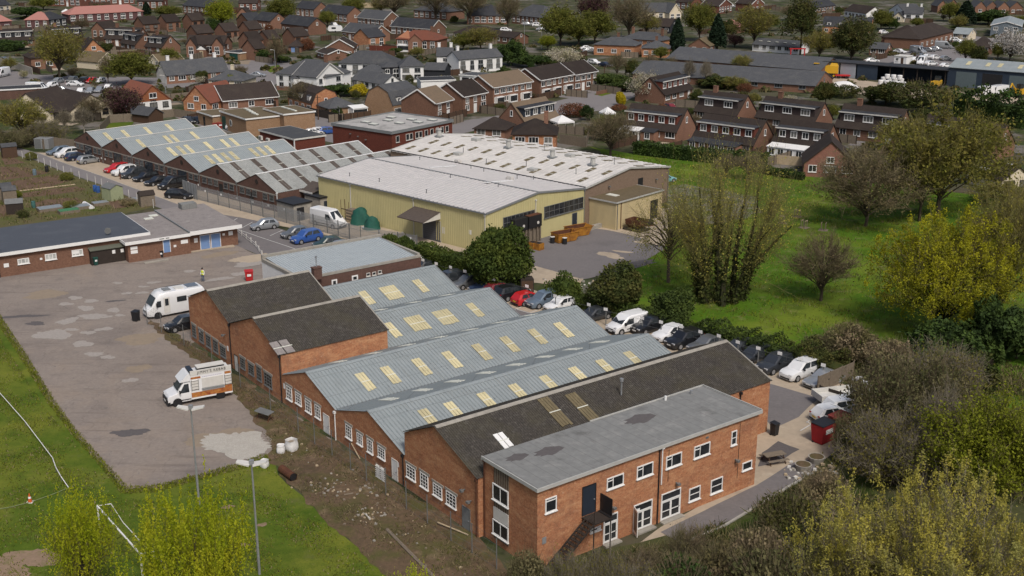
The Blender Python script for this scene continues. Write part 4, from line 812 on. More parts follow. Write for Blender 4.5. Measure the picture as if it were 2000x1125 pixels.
def house(label,x1,y1,x2,y2,he=4.3,D=8.5,rise=2.6,roof='g',wm=None,rm=None,az=None,chim=0,fm=None,dm=None,name='brick_house',cat='house',group=HG,cm=None,barge=None,step=2.9,L=None,lower=True,wins='fr',ov=.35):
 wm=wm or BR_HS;rm=rm or RF_TILE;fm=fm or WH;gab=roof=='G'
 org,a,W_=frame_of(x1,y1,x2,y2,he,gab)
 if az is not None:
  a=az
  if L is None and not gab:
   lo,hi=.5,60
   for _ in range(30):
    m_=(lo+hi)/2;e_=Vector((*org,he))+dirv(az)*m_
    if pj(e_)[0]<x2:lo=m_
    else:hi=m_
   W_=lo
 if gab:Lr,Dr=D,W_
 else:Lr,Dr=(L or W_),D
 r=place(name,label,cat,org,a,group);d=(Lr,Dr);hr=he+rise
 if roof in 'gGd':gable_walls(Lr,Dr,he,hr).build('wall',wm,r);rf=gable_roof(Lr,Dr,he,hr,ov=ov,og=.22).build('roof',rm,r)
 elif roof=='h':MB().box(0,0,0,Lr,Dr,he).build('wall',wm,r);rf=hip_roof(Lr,Dr,he,hr).build('roof',rm,r)
 elif roof=='m':
  y1_,z1_=Dr*.16,he+rise*.68
  ring=[(0,0,0),(0,Dr,0),(0,Dr,he),(0,Dr-y1_,z1_),(0,Dr/2,hr),(0,y1_,z1_),(0,0,he)]
  MB().prism(ring[::-1],(Lr,0,0)).build('wall',wm,r)
  mb=MB();o=.15
  for(ya,za),(yb,zb)in(((-.1,he-.1),(y1_,z1_)),((y1_,z1_),(Dr/2,hr))):
   mb.slab([(-o,ya,za+o),(Lr+o,ya,za+o),(Lr+o,yb,zb+o),(-o,yb,zb+o)],.13);mb.slab([(Lr+o,Dr-ya,za+o),(-o,Dr-ya,za+o),(-o,Dr-yb,zb+o),(Lr+o,Dr-yb,zb+o)],.13)
  rf=mb.build('roof',rm,r)
  for i in range(max(2,int(Lr/4))):
   x=Lr*(i+.5)/max(2,int(Lr/4));dd=MB().box(-.75,-.1,0,.75,1.5,1.45).box(-.85,-.2,1.45,.85,1.6,1.55,1).build('dormer',[OFFW,RF_DKSL],rf,(x,y1_*.3,he+.25));link('window',win_mesh(1.1,1.1,2,1,WH,GL,.10)[0],dd,(0,-.1,.2))
 if 'f' in wins and not gab:auto_windows(r,d,'f',Lr,he,fm,step,dm,lower=lower)
 if gab:auto_windows(r,d,'l',Dr,he if he>3.5 else he,fm,3.2,dm,lower=lower)
 if gab and he<3.5 and rise>2.4:window(r,d,'l',Dr/2,he+.1,1.3,1.1,nx=2,fr=.10,fm=fm)
 if not gab and roof!='h':
  for wl in('l','r'):
   if wl in wins:window(r,d,wl,Dr*.5,he-1.6 if he>3.5 else he+.1,.8,1.1,nx=1,fr=.12,fm=fm)
 if gab and 'r' in wins:auto_windows(r,d,'f',Lr,he,fm,3.6,None,lower=lower)
 ym=Dr/2
 for i in range(chim):
  x=Lr*(.12+.76*i/max(1,chim-1))if chim>1 else Lr*HR.choice((.25,.5,.75));chimney(r,rf,x,ym+.3,hr,m=cm)
 if barge:
  t=MB();k=rise/(Dr/2)
  for x in((-.30,Lr+.22)if roof=='g' or gab else()):
   t.slab([(x,-ov,he-ov*k+.16),(x+.08,-ov,he-ov*k+.16),(x+.08,ym,hr+.16),(x,ym,hr+.16)],.26);t.slab([(x+.08,Dr+ov,he-ov*k+.162),(x,Dr+ov,he-ov*k+.162),(x,ym,hr+.162),(x+.08,ym,hr+.162)],.26)
  if not gab:t.box(-.2,-ov-.1,he-ov*k-.08,Lr+.2,-ov-.02,he-ov*k+.1)
  if t.v:t.build('bargeboard',barge,rf)
 return r,rf,d,he,hr
def dormer_house(label,x1,y1,x2,y2,he=2.4,D=8.2,rise=3.9,wm=None,rm=None,panel=None,nb=4,chim=0,az=None,lower=None,x0=.5,x1_=.5,name='chalet_house',ext=None,L=None):
 wm=wm or BR_HS;rm=rm or RF_TILE;panel=panel or(BR_MRN if nb>4 else mat('brown_dormer_cladding',(.05,.036,.034),(.038,.028,.027),3))
 org,a,W_=frame_of(x1,y1,x2,y2,he)
 if az is not None:a=az
 Lr=L or W_;r=place(name,label,'house',org,a,'chalet houses with wide dormers');d=(Lr,D);hr=he+rise
 gable_walls(Lr,D,he,hr).build('wall',wm,r);rf=gable_roof(Lr,D,he,hr,ov=.45,og=.15).build('roof',rm,r)
 k=rise/(D/2);yd0=.95;z0=he+yd0*k-.05;z1=min(hr-.35,z0+1.95);yb=(z1-he)/k+.25;Ld=Lr-x0-x1_
 dm=MB().box(x0,yd0,z0-.3,Lr-x1_,yb,z1).build('dormer',panel,r)
 MB().slab([(x0-.2,yd0-.35,z1+.1),(Lr-x1_+.2,yd0-.35,z1+.1),(Lr-x1_+.2,yb+.5,z1+.22),(x0-.2,yb+.5,z1+.22)],.12).box(x0-.22,yd0-.42,z1-.12,Lr-x1_+.22,yd0-.351,z1+.12,1).build('dormer_roof',[RF_DKSL,OFFW],dm)
 MB().box(x0,yd0-.06,z0-.12,Lr-x1_,yd0-.002,z0+.12).build('dormer_sill',WH,dm)
 for i in range(nb):
  u=x0+Ld*(i+.5)/nb;w_=min(2.1,Ld/nb*.56);link('window',win_mesh(round(w_,1),1.25,2 if w_<1.6 else 3,1,WH,HR.choice((GL,GL,GLB)),.11)[0],dm,(u,yd0,z0+.3))
 auto_windows(r,d,'f',Lr,he,WH,3.4,WH,two=False)
 window(r,d,'r',D/2,he+1.1,.7,1.2,nx=1,fr=.10);window(r,d,'l',D/2,he+1.1,.7,1.2,nx=1,fr=.10)
 for i in range(chim):chimney(r,rf,Lr*(.25+.5*i),D/2,hr,1.2,1.0)
 if ext:
  for(u0,u1,dep,h,m)in ext:
   e=MB().box(u0,-dep,0,u1,-.03,h).build('extension',m[0],r);MB().slab([(u0-.15,-dep-.2,h+.12),(u1+.15,-dep-.2,h+.12),(u1+.15,-.04,h+.55),(u0-.15,-.04,h+.55)],.1).build('extension_roof',m[1],e)
   n=max(1,int((u1-u0)/1.6))
   for j in range(n):link('window',win_mesh(1.2,1.3,2,1,WH,GL,.10)[0],e,(u0+(u1-u0)*(j+.5)/n,-dep,.6))
 return r,rf,d
TAN=RF_TAN
r,rf,d,he,hr=house('buff tiled brick terrace in the middle of the street row, white bay windows below',963,170,1039,158,4.6,9,2.3,'g',rm=TAN,barge=WH,dm=WH,step=2.3,name='terraced_houses',cat='terrace')
for k in range(3):MB().box(-1.3,-.8,0,1.3,-.03,2.2).box(-1.2,-.83,.7,1.2,-.8,2.0,1).build('bay_window',[WH,GL],r,(d[0]*(k+.4)/3,0,0))
r,rf,d,he,hr=house('dark brown tiled brick terrace with white bays at the far end of the street row',1055,156,1121,144,4.6,9,2.4,'g',barge=WH,dm=WH,step=2.3,name='terraced_houses',cat='terrace')
for k in range(3):MB().box(-1.3,-.8,0,1.3,-.03,2.2).box(-1.2,-.83,.7,1.2,-.8,2.0,1).build('bay_window',[WH,GL],r,(d[0]*(k+.4)/3,0,0))
house('last brown tiled brick house of the street row, beside the turning of the road',1123,145,1166,138,4.5,9,2.4,'g',barge=WH,dm=WH,step=2.4)
house('brick house with two toned brown roof and white porch at the street corner',905,188,951,179,4.2,9,2.6,'g',rm=RF_TILE,barge=WH,dm=WH)
house('brown roofed brick house between the mansard house and the two toned roof',850,201,884,193,4.2,9,2.6,'g',rm=TAN,barge=WH,dm=WH)
house('pale brick house with slate mansard roof and white dormers',768,207,821,197,2.7,8.5,4.2,'m',wm=BR_TAN,rm=RF_SLATE,dm=WH)
r,rf,d,he,hr=house('small grey hipped bungalow with white conservatory by the fence',643,211,697,206,2.4,7,1.7,'h',wm=BR_TAN,rm=RF_SLATE,name='bungalow')
MB().box(0,0,0,3.6,2.5,2.1).box(.15,-.02,.7,3.45,0,1.9,1).slab([(-.1,-.1,2.2),(3.7,-.1,2.2),(3.7,2.6,2.6),(-.1,2.6,2.6)],.1).build('conservatory',[WH,GL],r,(4.6,-2.5,0))
house('brick cottage with gabled dormers and orange brick end wall',562,190,609,204,2.5,7,3.3,'m',wm=BR_OR,rm=RF_TILE,name='cottage')
r,rf,d,he,hr=house('big white house with grey slate hipped roofs, dark brick plinth and front gable',539,142,636,149,4.4,11,3.2,'h',wm=WHITE_R,rm=RF_SLATE,chim=1,name='white_house',fm=GREYT)
wg=house('x',618,151,669,143,4.4,8,3.0,'G',wm=WHITE_R,rm=RF_SLATE,fm=GREYT,barge=OFFW);merge(wg[0],r)
MB().box(-.03,-.03,0,d[0]+.03,.0,1.1).build('brick_plinth',BR_HS,r)
MB().cyl((0,0,0),(0,0,3.7),2.0,n=8).cyl((0,0,3.7),(0,0,5.2),2.2,.3,n=8,m=1).build('turret_bay',[WHITE_R,RF_SLATE],r,(d[0]*.48,-.6,0))
r,rf,d,he,hr=house('long white inn with slate roof, black boarded middle and hipped end tower',661,122,768,124,4.0,9,2.8,'h',wm=WHITE_R,rm=RF_SLATE,name='white_inn',cat='inn',fm=GREYT)
wg=house('x',782,129,827,128,4.4,8,2.2,'h',wm=WHITE_R,rm=RF_SLATE,fm=GREYT);merge(wg[0],r)
wg=house('x',748,131,783,130,3.9,6,1.0,'h',wm=TAR,rm=RF_SLATE);merge(wg[0],r)
wg=house('x',700,138,742,140,3.0,5,1.5,'h',wm=WHITE_R,rm=RF_SLATE,fm=GREYT);merge(wg[0],r)
house('low white outbuilding with slate roof in front of the white inn',687,154,748,164,2.4,6,2.0,'g',wm=WHITE_R,rm=RF_SLATE,name='outbuilding',cat='outbuilding',fm=GREYT)
r,rf,d,he,hr=house('white farmhouse with slate roof and four white chimneys behind the street row',896,116,981,110,4.0,7,1.9,'g',wm=WHITE_R,rm=RF_SLATE,chim=2,cm=WHITE_R,name='white_house',fm=GREYT)
wg=house('x',853,109,884,109,4.2,6,2.0,'g',wm=WHITE_R,rm=RF_SLATE,chim=2,cm=WHITE_R,lower=False);merge(wg[0],r)
a,b=at(822,158,2.4),at(889,156,2.4);flatbox('white_garages','low white garage block with dark flat roof beside the white inn','garage',(a.x,a.y),90-math.degrees(math.atan2((b-a).y,(b-a).x)),(b-a).length,7,2.3,WHITE_R,RF_DKSL,WH)
a,b=at(898,146,2.6),at(948,150,2.6);r,_,d=flatbox('open_garage','white edged open fronted garage below the white farmhouse','garage',(a.x,a.y),90-math.degrees(math.atan2((b-a).y,(b-a).x)),(b-a).length,6,2.5,WHITE_R,RF_SLATE,WH);[door(r,d,'f',1.8+2.7*k,.02,2.2,2.0,BLK)for k in range(2)]  # black leaves paint the shade inside the open bays, no doors there
house('dark slate roofed link building between the white inn and farmhouse',828,136,868,137,2.6,7,1.5,'g',wm=TAR,rm=RF_SLATE,name='outbuilding',cat='outbuilding',wins='')
r,rf,d,he,hr=house('brick house whose white edged gable faces the slate roofs of the white house',637,92,690,92,3.4,9,2.4,'G',barge=WH)
wg=house('x',619,100,640,106,2.0,7,1.2,'g',barge=WH);merge(wg[0],r)
r,rf,d,he,hr=house('pair of brick houses with orange and dark red tiled hipped roof',774,75,852,78,3.8,9,2.5,'h',rm=RF_RED,chim=1,name='semi_detached_houses')
wg=house('x',775,75,800,76,3.8,7,2.2,'h',rm=RF_OR);merge(wg[0],r)
wg=house('x',797,79,824,79,3.8,4,2.0,'G',rm=RF_RED);merge(wg[0],r)
MB().box(0,0,0,5,3,2.2).box(.2,-.02,.6,4.8,0,1.9,1).build('conservatory',[WH,GL],r,(2.2,-4.2,0))
house('orange brick house with black roof beside the red tiled pair',720,73,752,70,3.9,8,2.5,'g',wm=BR_OR,rm=RF_DKSL)
for(x1,y1,x2,y2,he_,rise,rm,lab,n_)in((763,50,842,56,3.6,2.8,RF_DKSL,'long dark roofed brick terrace behind the red tiled pair',1),(668,60,728,66,3.0,2.6,RF_SLATE,'grey roofed brick terrace in front of the long dark roofed rows',1),(698,33,750,38,3.6,2.8,RF_SLATE,'grey roofed brick terrace with a pale solar panel on its roof',1),(627,23,678,28,3.8,2.8,RF_DKSL,'brick terrace with half grey half black roof, below the yellow fence',1),(577,15,613,18,3.8,2.8,RF_DKSL,'brick terrace with dark roof at the top edge beside a tall green tree',0),(549,45,602,51,3.4,2.8,RF_DKSL,'brick terrace with near black roof and bare right gable',1),(496,38,528,41,3.4,2.7,RF_DKSL,'brick house with dark roof left of the near black terrace',0)):
 house(lab,x1,y1,x2,y2,he_,8,rise,'g',wm=BR_HS,rm=rm,dm=OFFW,name='terraced_houses' if n_ else 'brick_house',cat='terrace' if n_ else 'house',barge=OFFW if n_ and x1>640 else None)
BG='modern brick houses in the estate'
for(x1,y1,x2,y2,lab)in((440,61,466,59,'brick house with left gable to the road, behind the green garage'),(375,40,399,37,'brick house highest of the modern group, in front of a long brick row'),(385,65,417,62,'brick house half hidden behind the twin gabled house'),(280,47,311,46,'long brick house behind the black boarded dormers'),(325,43,352,42,'brick house with black boarded bay beside the conifer hedge'),(487,57,512,56,'brick house just right of the tall green tree'),(489,79,514,77,'brick house with garden wall beside the green garage fence'),(525,76,547,74,'brick house behind the bare street trees'),(575,71,603,70,'brick house behind the blue doored garage'),(498,95,518,97,'brick house lowest of its group, next to the round junction hedge')):
 house(lab,x1,y1,x2,y2,3.7,7,2.5,'g',wm=BR_HS,rm=RF_TILE,group=BG,az=44,fm=WOODB,dm=WOODD)
r,rf,d,he,hr=house('brick garage with blue door and dark roof by the estate road',563,90,588,90,2.0,6,1.6,'h',name='garage',cat='garage',wins='');door(r,d,'f',d[0]/2,.02,2.4,1.8,BLUE)
r,rf,d,he,hr=house('twin gabled brick house with arched timber door behind the slate bungalow',363,86,436,87,3.8,8,2.4,'g',wm=BR_HS,rm=RF_TILE)
for a in((363,88,382,88),(413,88,435,88)):wg=house('x',*a,3.8,7,2.2,'G');merge(wg[0],r)
MB().box(-1.6,-2.2,0,1.6,-.05,2.3).poly([(-1.7,-2.21,2.3),(1.7,-2.21,2.3),(0,-2.21,3.5)],1).slab([(-1.9,-2.3,2.3),(0,-2.3,3.7),(0,0,3.7),(-1.9,0,2.3)],.1,2).slab([(0,-2.3,3.7),(1.9,-2.3,2.3),(1.9,0,2.3),(0,0,3.7)],.1,2).box(-.6,-2.24,0,.6,-2.2,2.0,3).build('porch',[BR_HS,WH,RF_TILE,WOODP],r,(d[0]*.47,0,0))
a,b=at(440,101,2.2),at(460,103,2.2);r,_,d=flatbox('green_garage','brick garage with dark green doors by the gravel bank','garage',(a.x,a.y),90-math.degrees(math.atan2((b-a).y,(b-a).x)),6.5,6,2.1,BR_TAN,RF_DKSL,WH);door(r,d,'f',3.8,.02,3.8,1.9,GREEN)
dormer_house('chalet house with black boarded dormers and white ground floor',283,89,316,92,2.4,7.5,3.4,panel=TAR,nb=2,chim=1)
dormer_house('chalet house with dark dormers and a white car beneath its gable',235,82,264,87,2.4,7.5,3.4,panel=TAR,nb=2,wm=BR_HS,chim=1)
dormer_house('three house row with dark dormers and white painted garages',203,74,268,76,2.6,7.5,3.4,panel=TAR,nb=3,chim=1)
house('tall brick gable house with a dark recessed bay',178,56,204,57,3.6,8,2.4,'G',fm=OFFW)
house('orange brick gabled house behind the big bare tree',163,99,204,97,2.4,9,3.3,'G',wm=BR_OR)
house('bungalow with cream edged gable behind the parked cars',191,121,229,116,2.2,9,2.3,'G',rm=RF_BRN,wm=CREAM_R,barge=CREAM_R,name='bungalow')
house('bungalow gable half hidden behind the bright green tree',290,117,311,120,2.2,8,1.8,'G',rm=RF_BRN,wm=CREAM_R,barge=CREAM_R,name='bungalow')
house('red brick hipped house beside the long grey wall',60,113,108,110,3.4,9,2.4,'h',rm=RF_TILE)
r,rf,d,he,hr=house('long bungalow with lichened slate roof and white chimneys',325,147,446,138,2.4,8,3.2,'g',wm=BR_HS,rm=RF_SLATE,name='bungalow',chim=3,cm=WHITE_R)
MB().poly([(-.02,8,0),(-.02,0,0),(-.02,0,2.4),(-.02,4,5.6),(-.02,8,2.4)]).build('rendered_gable',WHITE_R,r)
house('small cream bungalow with grey hipped roof and one cream chimney',408,155,475,157,2.4,8,2.0,'h',wm=CREAM_R,rm=RF_SLATE,name='bungalow',chim=1,cm=CREAM_R)
house('cream house with sweeping dark brown roof at the left edge',12,217,98,220,2.4,12,4.0,'G',wm=CREAM_R,rm=RF_TILE,fm=BLK)
r,rf,d,he,hr=house('cream house with broad gable and dark patio doors beside a lawn',138,216,219,207,2.4,13,3.0,'G',wm=CREAM_R,rm=RF_TILE,fm=BLK)
r,rf,d,he,hr=house('chalet bungalow with orange tile hung gable and white lower walls',264,201,334,194,2.4,12,3.6,'G',wm=WHITE_R,rm=RF_RED,fm=BLK)
MB().poly([(-.03,d[1],2.4),(-.03,0,2.4),(-.03,d[1]/2,6.0)]).build('tile_hung_gable',mat('orange_tile_hanging',(.27,.10,.045),(.20,.075,.035),5),r);window(r,d,'l',d[1]/2,3.1,1.8,1.2,nx=2,fr=.10).location.x=-.04
house('red tiled house with brick gable beside the community hall',358,196,410,200,2.6,11,3.4,'G',wm=BR_OR,rm=RF_RED)
r,rf,d,he,hr=house('long brick hall with dark brown roof and white fascia',435,196,543,187,2.7,9,2.8,'g',rm=RF_TILE,barge=WH,name='community_hall',cat='hall',step=5)
r,rf,d,he,hr=house('pink roofed terrace with white windows along its upper floor',134,28,279,21,3.6,9,2.6,'h',wm=mat('plum_tile_hanging',(.11,.055,.055),(.085,.042,.043),4),rm=RF_PINK,name='terraced_houses',cat='terrace',step=3.6)
house('pink roofed half of a house pair, black roofed half beside it',48,38,95,38,3.6,8,2.6,'h',wm=MATS['plum_tile_hanging'],rm=RF_PINK)
house('black roofed half of a house pair, pink roofed half beside it',96,38,129,34,3.6,8,2.5,'h',wm=TAR,rm=RF_DKSL)
house('pink roofed house cut by the left edge of the picture',-14,42,22,40,3.4,8,2.5,'h',wm=MATS['plum_tile_hanging'],rm=RF_PINK)
dormer_house('dark roofed chalet terrace at the far left edge',-14,80,68,76,2.2,8,3.4,panel=TAR,nb=4,chim=1)
dormer_house('dark roofed chalet house behind the crown of the big bare tree',102,74,163,70,2.2,8,3.4,panel=TAR,nb=3,chim=1)
house('long red brick row behind the pink roofs, top left',75,-6,156,-4,4.2,8,2.6,'g',wm=BR_RED,dm=WH,name='terraced_houses',cat='terrace')
house('dark red brick row beside the white tent, top left',160,-6,262,-9,4.2,8,2.6,'g',wm=BR_RED,dm=WH,name='terraced_houses',cat='terrace')
house('brick house behind the dark conifer near the top edge',268,2,318,2,3.8,8,2.6,'g',wm=BR_RED)
house('long dark brick row with small white gable near the top edge',357,10,406,14,3.8,8,2.6,'g',wm=BR_HS,rm=RF_DKSL,name='terraced_houses',cat='terrace',dm=WH)
house('small brick gable right of the tall green tree',462,27,485,27,3.0,8,2.4,'G')
house('black roofed brick house above the modern brick group',484,40,512,38,3.0,8,2.6,'g',rm=RF_DKSL)
house('brick house with white windows cut by the top edge',466,6,502,6,3.6,8,2.6,'g',wm=BR_RED)
house('cream house cut by the top left corner',-16,12,20,9,3.8,8,2.6,'g',wm=CREAM_R,rm=RF_DKSL)
house('wide slate hipped office near the top with bare trees before it',808,19,872,23,3.6,12,3.0,'h',wm=BR_HS,rm=RF_SLATE,name='slate_roofed_office',cat='office')
house('slate hipped office with white framed windows, right of the bare trees',912,30,990,30,3.6,14,4.0,'h',wm=BR_HS,rm=RF_DKSL,name='slate_roofed_office',cat='office')
house('slate hipped brick block partly behind the green trees',1000,28,1060,34,3.6,12,4.0,'h',wm=BR_HS,rm=RF_SLATE,name='slate_roofed_office',cat='office')
house('low brown roofed building behind the farmhouse garden',886,63,960,68,2.4,9,2.2,'h',name='bungalow');house('low brick outbuilding with brown roof and white window',955,69,1004,74,2.4,7,1.6,'g',name='bungalow')
r,rf,d,he,hr=house('cream school hall with grey slate roof and tall front gable',1253,23,1313,23,3.8,9,3.4,'g',wm=CREAM_R,rm=RF_SLATE,name='cream_hall',cat='hall')
wg=house('x',1308,25,1331,24,3.6,8,3.6,'G',wm=CREAM_R,rm=RF_SLATE,barge=CREAM_R);merge(wg[0],r)
house('dark tiled cottages with little white dormer gables',1272,50,1308,52,2.6,8,2.6,'g',wm=TAR,rm=RF_TILE,name='cottage')
house('brick house beside the cream school hall',1320,3,1350,5,3.6,8,2.6,'g',wm=BR_RED);house('brick house with white edged gable near the top edge',1404,12,1430,8,3.6,9,2.6,'G',barge=WH,wm=BR_RED);house('brick house with white lattice gable at the top edge',1468,8,1492,6,3.4,9,2.6,'G',barge=WH,wm=BR_RED)
house('terraced brick house behind the pinkish garden',1400,50,1440,52,2.6,8,2.2,'h',rm=RF_PINK,wm=BR_HS)
r,rf,d,he,hr=house('orange red Victorian villa with grey hipped roofs behind the grey workshop',1160,86,1240,89,3.4,9,2.0,'h',wm=BR_OR,rm=RF_SLATE,chim=1,name='brick_villa',step=4.5)
wg=house('x',1254,93,1307,94,3.0,8,1.8,'h',wm=BR_OR,rm=RF_SLATE,chim=1);merge(wg[0],r)
wg=house('x',1215,74,1290,79,4.0,8,2.0,'h',wm=BR_OR,rm=RF_SLATE,chim=2);merge(wg[0],r)
ws=house('wide dark grey twin ridged workshop behind the chalet houses',1236,143,1592,168,1.9,16,2.7,'g',wm=BR_HS,rm=RF_SLATE,name='grey_workshop',cat='workshop',group=None,step=6,fm=GREYT)
wg=house('x',1302,114,1602,138,2.2,16,2.7,'g',wm=BR_HS,rm=RF_SLATE,wins='');merge(wg[0],ws[0])
r,rf,d,he,hr=house('small brick gable building with green door between two conifers',1345,88,1386,90,2.6,8,2.2,'G',wm=BR_HS,rm=RF_BRN,name='brick_store',cat='store',dm=GREEN)
r,rf,d,he,hr=house('low white building with grey roof and rooflights',1470,86,1562,93,2.2,7,1.7,'g',wm=WHITE_R,rm=RF_SLATE,name='white_workshop',cat='workshop',fm=OFFW)
for k in range(6):MB().box(-.5,-.5,0,.5,.5,.1).build('roof_light',SKYL_P,rf,(2+k*3,1.8,3.2))
house('brick house with near black mansard roof behind an ivy clad tree',1607,52,1701,55,2.7,9,3.4,'m',wm=BR_OR,rm=RF_DKSL)
house('white gabled cottage with dark roof near the top edge',1650,20,1692,26,2.8,8,2.6,'g',wm=WHITE_R,rm=RF_TILE,name='cottage',wins='frl')
r,rf,d,he,hr=house('white house with cream gable and white chimneys above the brown office',1766,26,1802,27,3.6,7,2.4,'g',wm=WHITE_R,rm=RF_SLATE,chim=2,cm=WHITE_R,name='white_house',fm=GREYT)
wg=house('x',1737,19,1767,25,3.4,8,3.0,'G',wm=WHITE_R,rm=RF_SLATE);merge(wg[0],r)
house('small cream gabled cottage in front of the white house',1744,33,1765,34,2.0,7,2.0,'G',wm=CREAM_R,rm=RF_DKSL,name='cottage');house('dark roofed terrace with white pillars at the top edge',1590,15,1632,10,2.6,8,2.4,'g',wm=BR_HS,rm=RF_DKSL,name='terraced_houses',cat='terrace')
r,rf,d,he,hr=house('brown hip roofed brick office with a white sign over its entrance',1722,71,1798,75,3.5,13,3.6,'h',wm=BR_HS,rm=RF_TILE,name='brown_roofed_office',cat='office',step=5)
wg=house('x',1797,76,1862,60,3.5,12,3.0,'h',wm=BR_HS,rm=RF_TILE,step=5);merge(wg[0],r);wall_sign(r,d,'f',d[0]*.66,1.8,2.2,.7)
house('cream bungalow with pale grey roof behind the brown office',1861,65,1892,67,2.2,7,1.8,'g',wm=CREAM_R,rm=RF_METAL,name='bungalow');house('low brick hipped building beside the white blossom tree',1894,90,1936,92,2.4,11,2.8,'h',wm=BR_HS,rm=RF_TILE,name='brick_store',cat='store')
house('big grey blue shed at the right edge with white front gable',1936,49,1995,51,4.2,26,1.4,'G',wm=mat('blue_grey_cladding',(.13,.16,.185),(.115,.14,.165),1),rm=RF_METAL,name='steel_shed',cat='shed',barge=WH,lower=False,wins='')
house('small brick house with lichened roof beside the white cabin',1698,94,1731,96,2.2,6,1.6,'g',rm=RF_SLATE,wm=BR_HS)
a,b=at(1747,109,2.3),at(1771,111,2.3);r,_,d=flatbox('white_cabin','white flat roofed cabin among the parked cars','cabin',(a.x,a.y),90-math.degrees(math.atan2((b-a).y,(b-a).x)),(b-a).length,4,2.2,WHITE_R,OFFW);window(r,d,'f',1,.9,.9,.9);door(r,d,'f',2.6,.02,.8,1.9,WOODB)
for i,(x1,x2,y,lab)in enumerate(((1905,1926,13,'first brick gable of the Victorian row in the top right corner'),(1927,1949,13,'second brick gable of the Victorian row in the top right corner'),(1950,1972,14,'third brick gable of the Victorian row in the top right corner'),(1973,1998,14,'last brick gable of the Victorian row in the top right corner'),(1832,1850,11,'brick gable left of the yellow green tree, top right'),(1852,1872,9,'brick gable above the yellow green tree, top right'))):
 house(lab,x1,y,x2,y,3.2,9,2.4,'G',wm=BR_HS,rm=RF_SLATE,group='Victorian brick row with front gables',wins='')
GLZ=(WHITE_R,SKYL_P);DKX=(BR_HS,RF_DKSL);WHX=(WHITE_R,WH)
dormer_house('chalet row with maroon dormer panels and white lean-to below, nearest the white hall',1214,244,1322,256,2.4,8.2,3.9,nb=5,ext=[(.6,5.2,2.6,1.9,WHX),(5.6,8.6,2.2,1.9,DKX)])
dormer_house('chalet row with maroon dormer panels and dark flat extensions, above the meadow hedge',1353,266,1472,282,2.4,8.2,3.9,nb=5,ext=[(.4,4.6,2.4,1.9,DKX),(5.0,11,2.8,1.9,DKX)])
dormer_house('chalet pair with grey dormer windows and brick chimney in the middle row',1357,214,1440,224,2.4,8,3.7,nb=2,chim=1)
dormer_house('chalet row turned to the street end, behind the blossom tree',1297,184,1352,171,2.4,8,3.6,nb=5)
dormer_house('chalet pair with white ground floor behind the meadow houses',1476,226,1590,240,2.4,8,3.7,nb=3,chim=1)
dormer_house('chalet house with white glazed lean-to beside the wooden fence',1507,278,1607,290,2.4,8.2,3.9,nb=4,ext=[(.3,7.5,2.4,2.0,WHX)])
dormer_house('chalet pair with white porch and brick chimney, nearest the yellow green trees',1631,245,1752,258,2.5,8.4,3.9,nb=3,chim=1)
dormer_house('chalet house half hidden behind the budding trees at the right',1790,268,1940,290,2.4,8.4,3.9,nb=4)
r,rf,d=dormer_house('brown roofed house with navy dormer turned to the street, behind the white hall',1027,241,1092,227,2.4,7.5,3.8,panel=DKB,nb=4,rm=RF_TAN)
house('brown hipped brick house whose chimney rises behind the white hall',1001,261,1086,262,4.0,8,2.2,'h',wm=BR_OR,chim=1);house('low brown hipped brick garages beside the street',926,250,986,253,2.2,7,1.8,'h',name='garage',cat='garage',wm=BR_HS)
house('red brick house with broad blank gable at the meadow edge',1571,318,1672,322,2.4,9,3.8,'G',wm=mat('pinkish_brick',(.25,.115,.085),(.19,.09,.068),5,brick=.5),rm=RF_TILE)
house('cream bungalow with dark door at the right edge',1957,353,2018,349,2.2,9,2.0,'G',wm=CREAM_R,name='bungalow',fm=BLK);a,b=at(1940,332,3),at(1976,322,3);r,_,d=flatbox('white_dormer_bungalow','white boxed bungalow wing with four dark windows at the right edge','bungalow',(a.x,a.y),90-math.degrees(math.atan2((b-a).y,(b-a).x)),(b-a).length,4,2.9,CREAM_R,WH,WH);[window(r,d,'f',.8+1.3*k,1.2,.9,1.4,nx=1)for k in range(max(2,int(d[0]/1.4)))]
a,b=at(258,221,2),at(290,226,2);house('small grey roofed summer house beside the white chalet',258,221,290,225,1.9,4,1.3,'g',wm=WOODB,rm=RF_SLATE,name='summer_house',cat='summer house',wins='',group=None)
a,b=at(0,178,2.4),at(58,175,2.4);flatbox('flat_garages','dark flat roofed garages with white edge at the left edge','garage',(a.x-5,a.y),90-math.degrees(math.atan2((b-a).y,(b-a).x)),14,6,2.3,BR_DK,RF_DKSL,WH)
NAVY=mat('navy_cladding',(.028,.042,.065),(.022,.034,.054),1.5,.6,.3)
r,rf,d,he,hr=house('navy steel shed with pale ribbed roof and grey roller doors',1854,131,2004,142,5.0,13,1.7,'g',wm=NAVY,rm=RF_METAL,name='navy_shed',cat='shed',group=None,wins='')
for x,w_,m in((4.6,5.2,mat('teal_grey_roller',(.10,.13,.14),(.085,.11,.12),2)),(11.2,5,BLK),(18,5.2,MATS['teal_grey_roller'])):door(r,d,'f',x,.02,w_,4.0,m,name='roller_door')
for x in(4,9,12,17):MB().box(-.5,-1.3,0,.5,1.3,.06).build('skylight',SKYL,rf,(x,3.2,5.98)).rotation_euler.x=math.atan(1.7/6.5)
a,b=at(1609,119,4.2),at(1853,137,4.2);ex_=b-a;r=place('open_barn','long dark open fronted barn with grey panels at its left end','barn',(a.x,a.y),90-math.degrees(math.atan2(ex_.y,ex_.x)));L=ex_.length
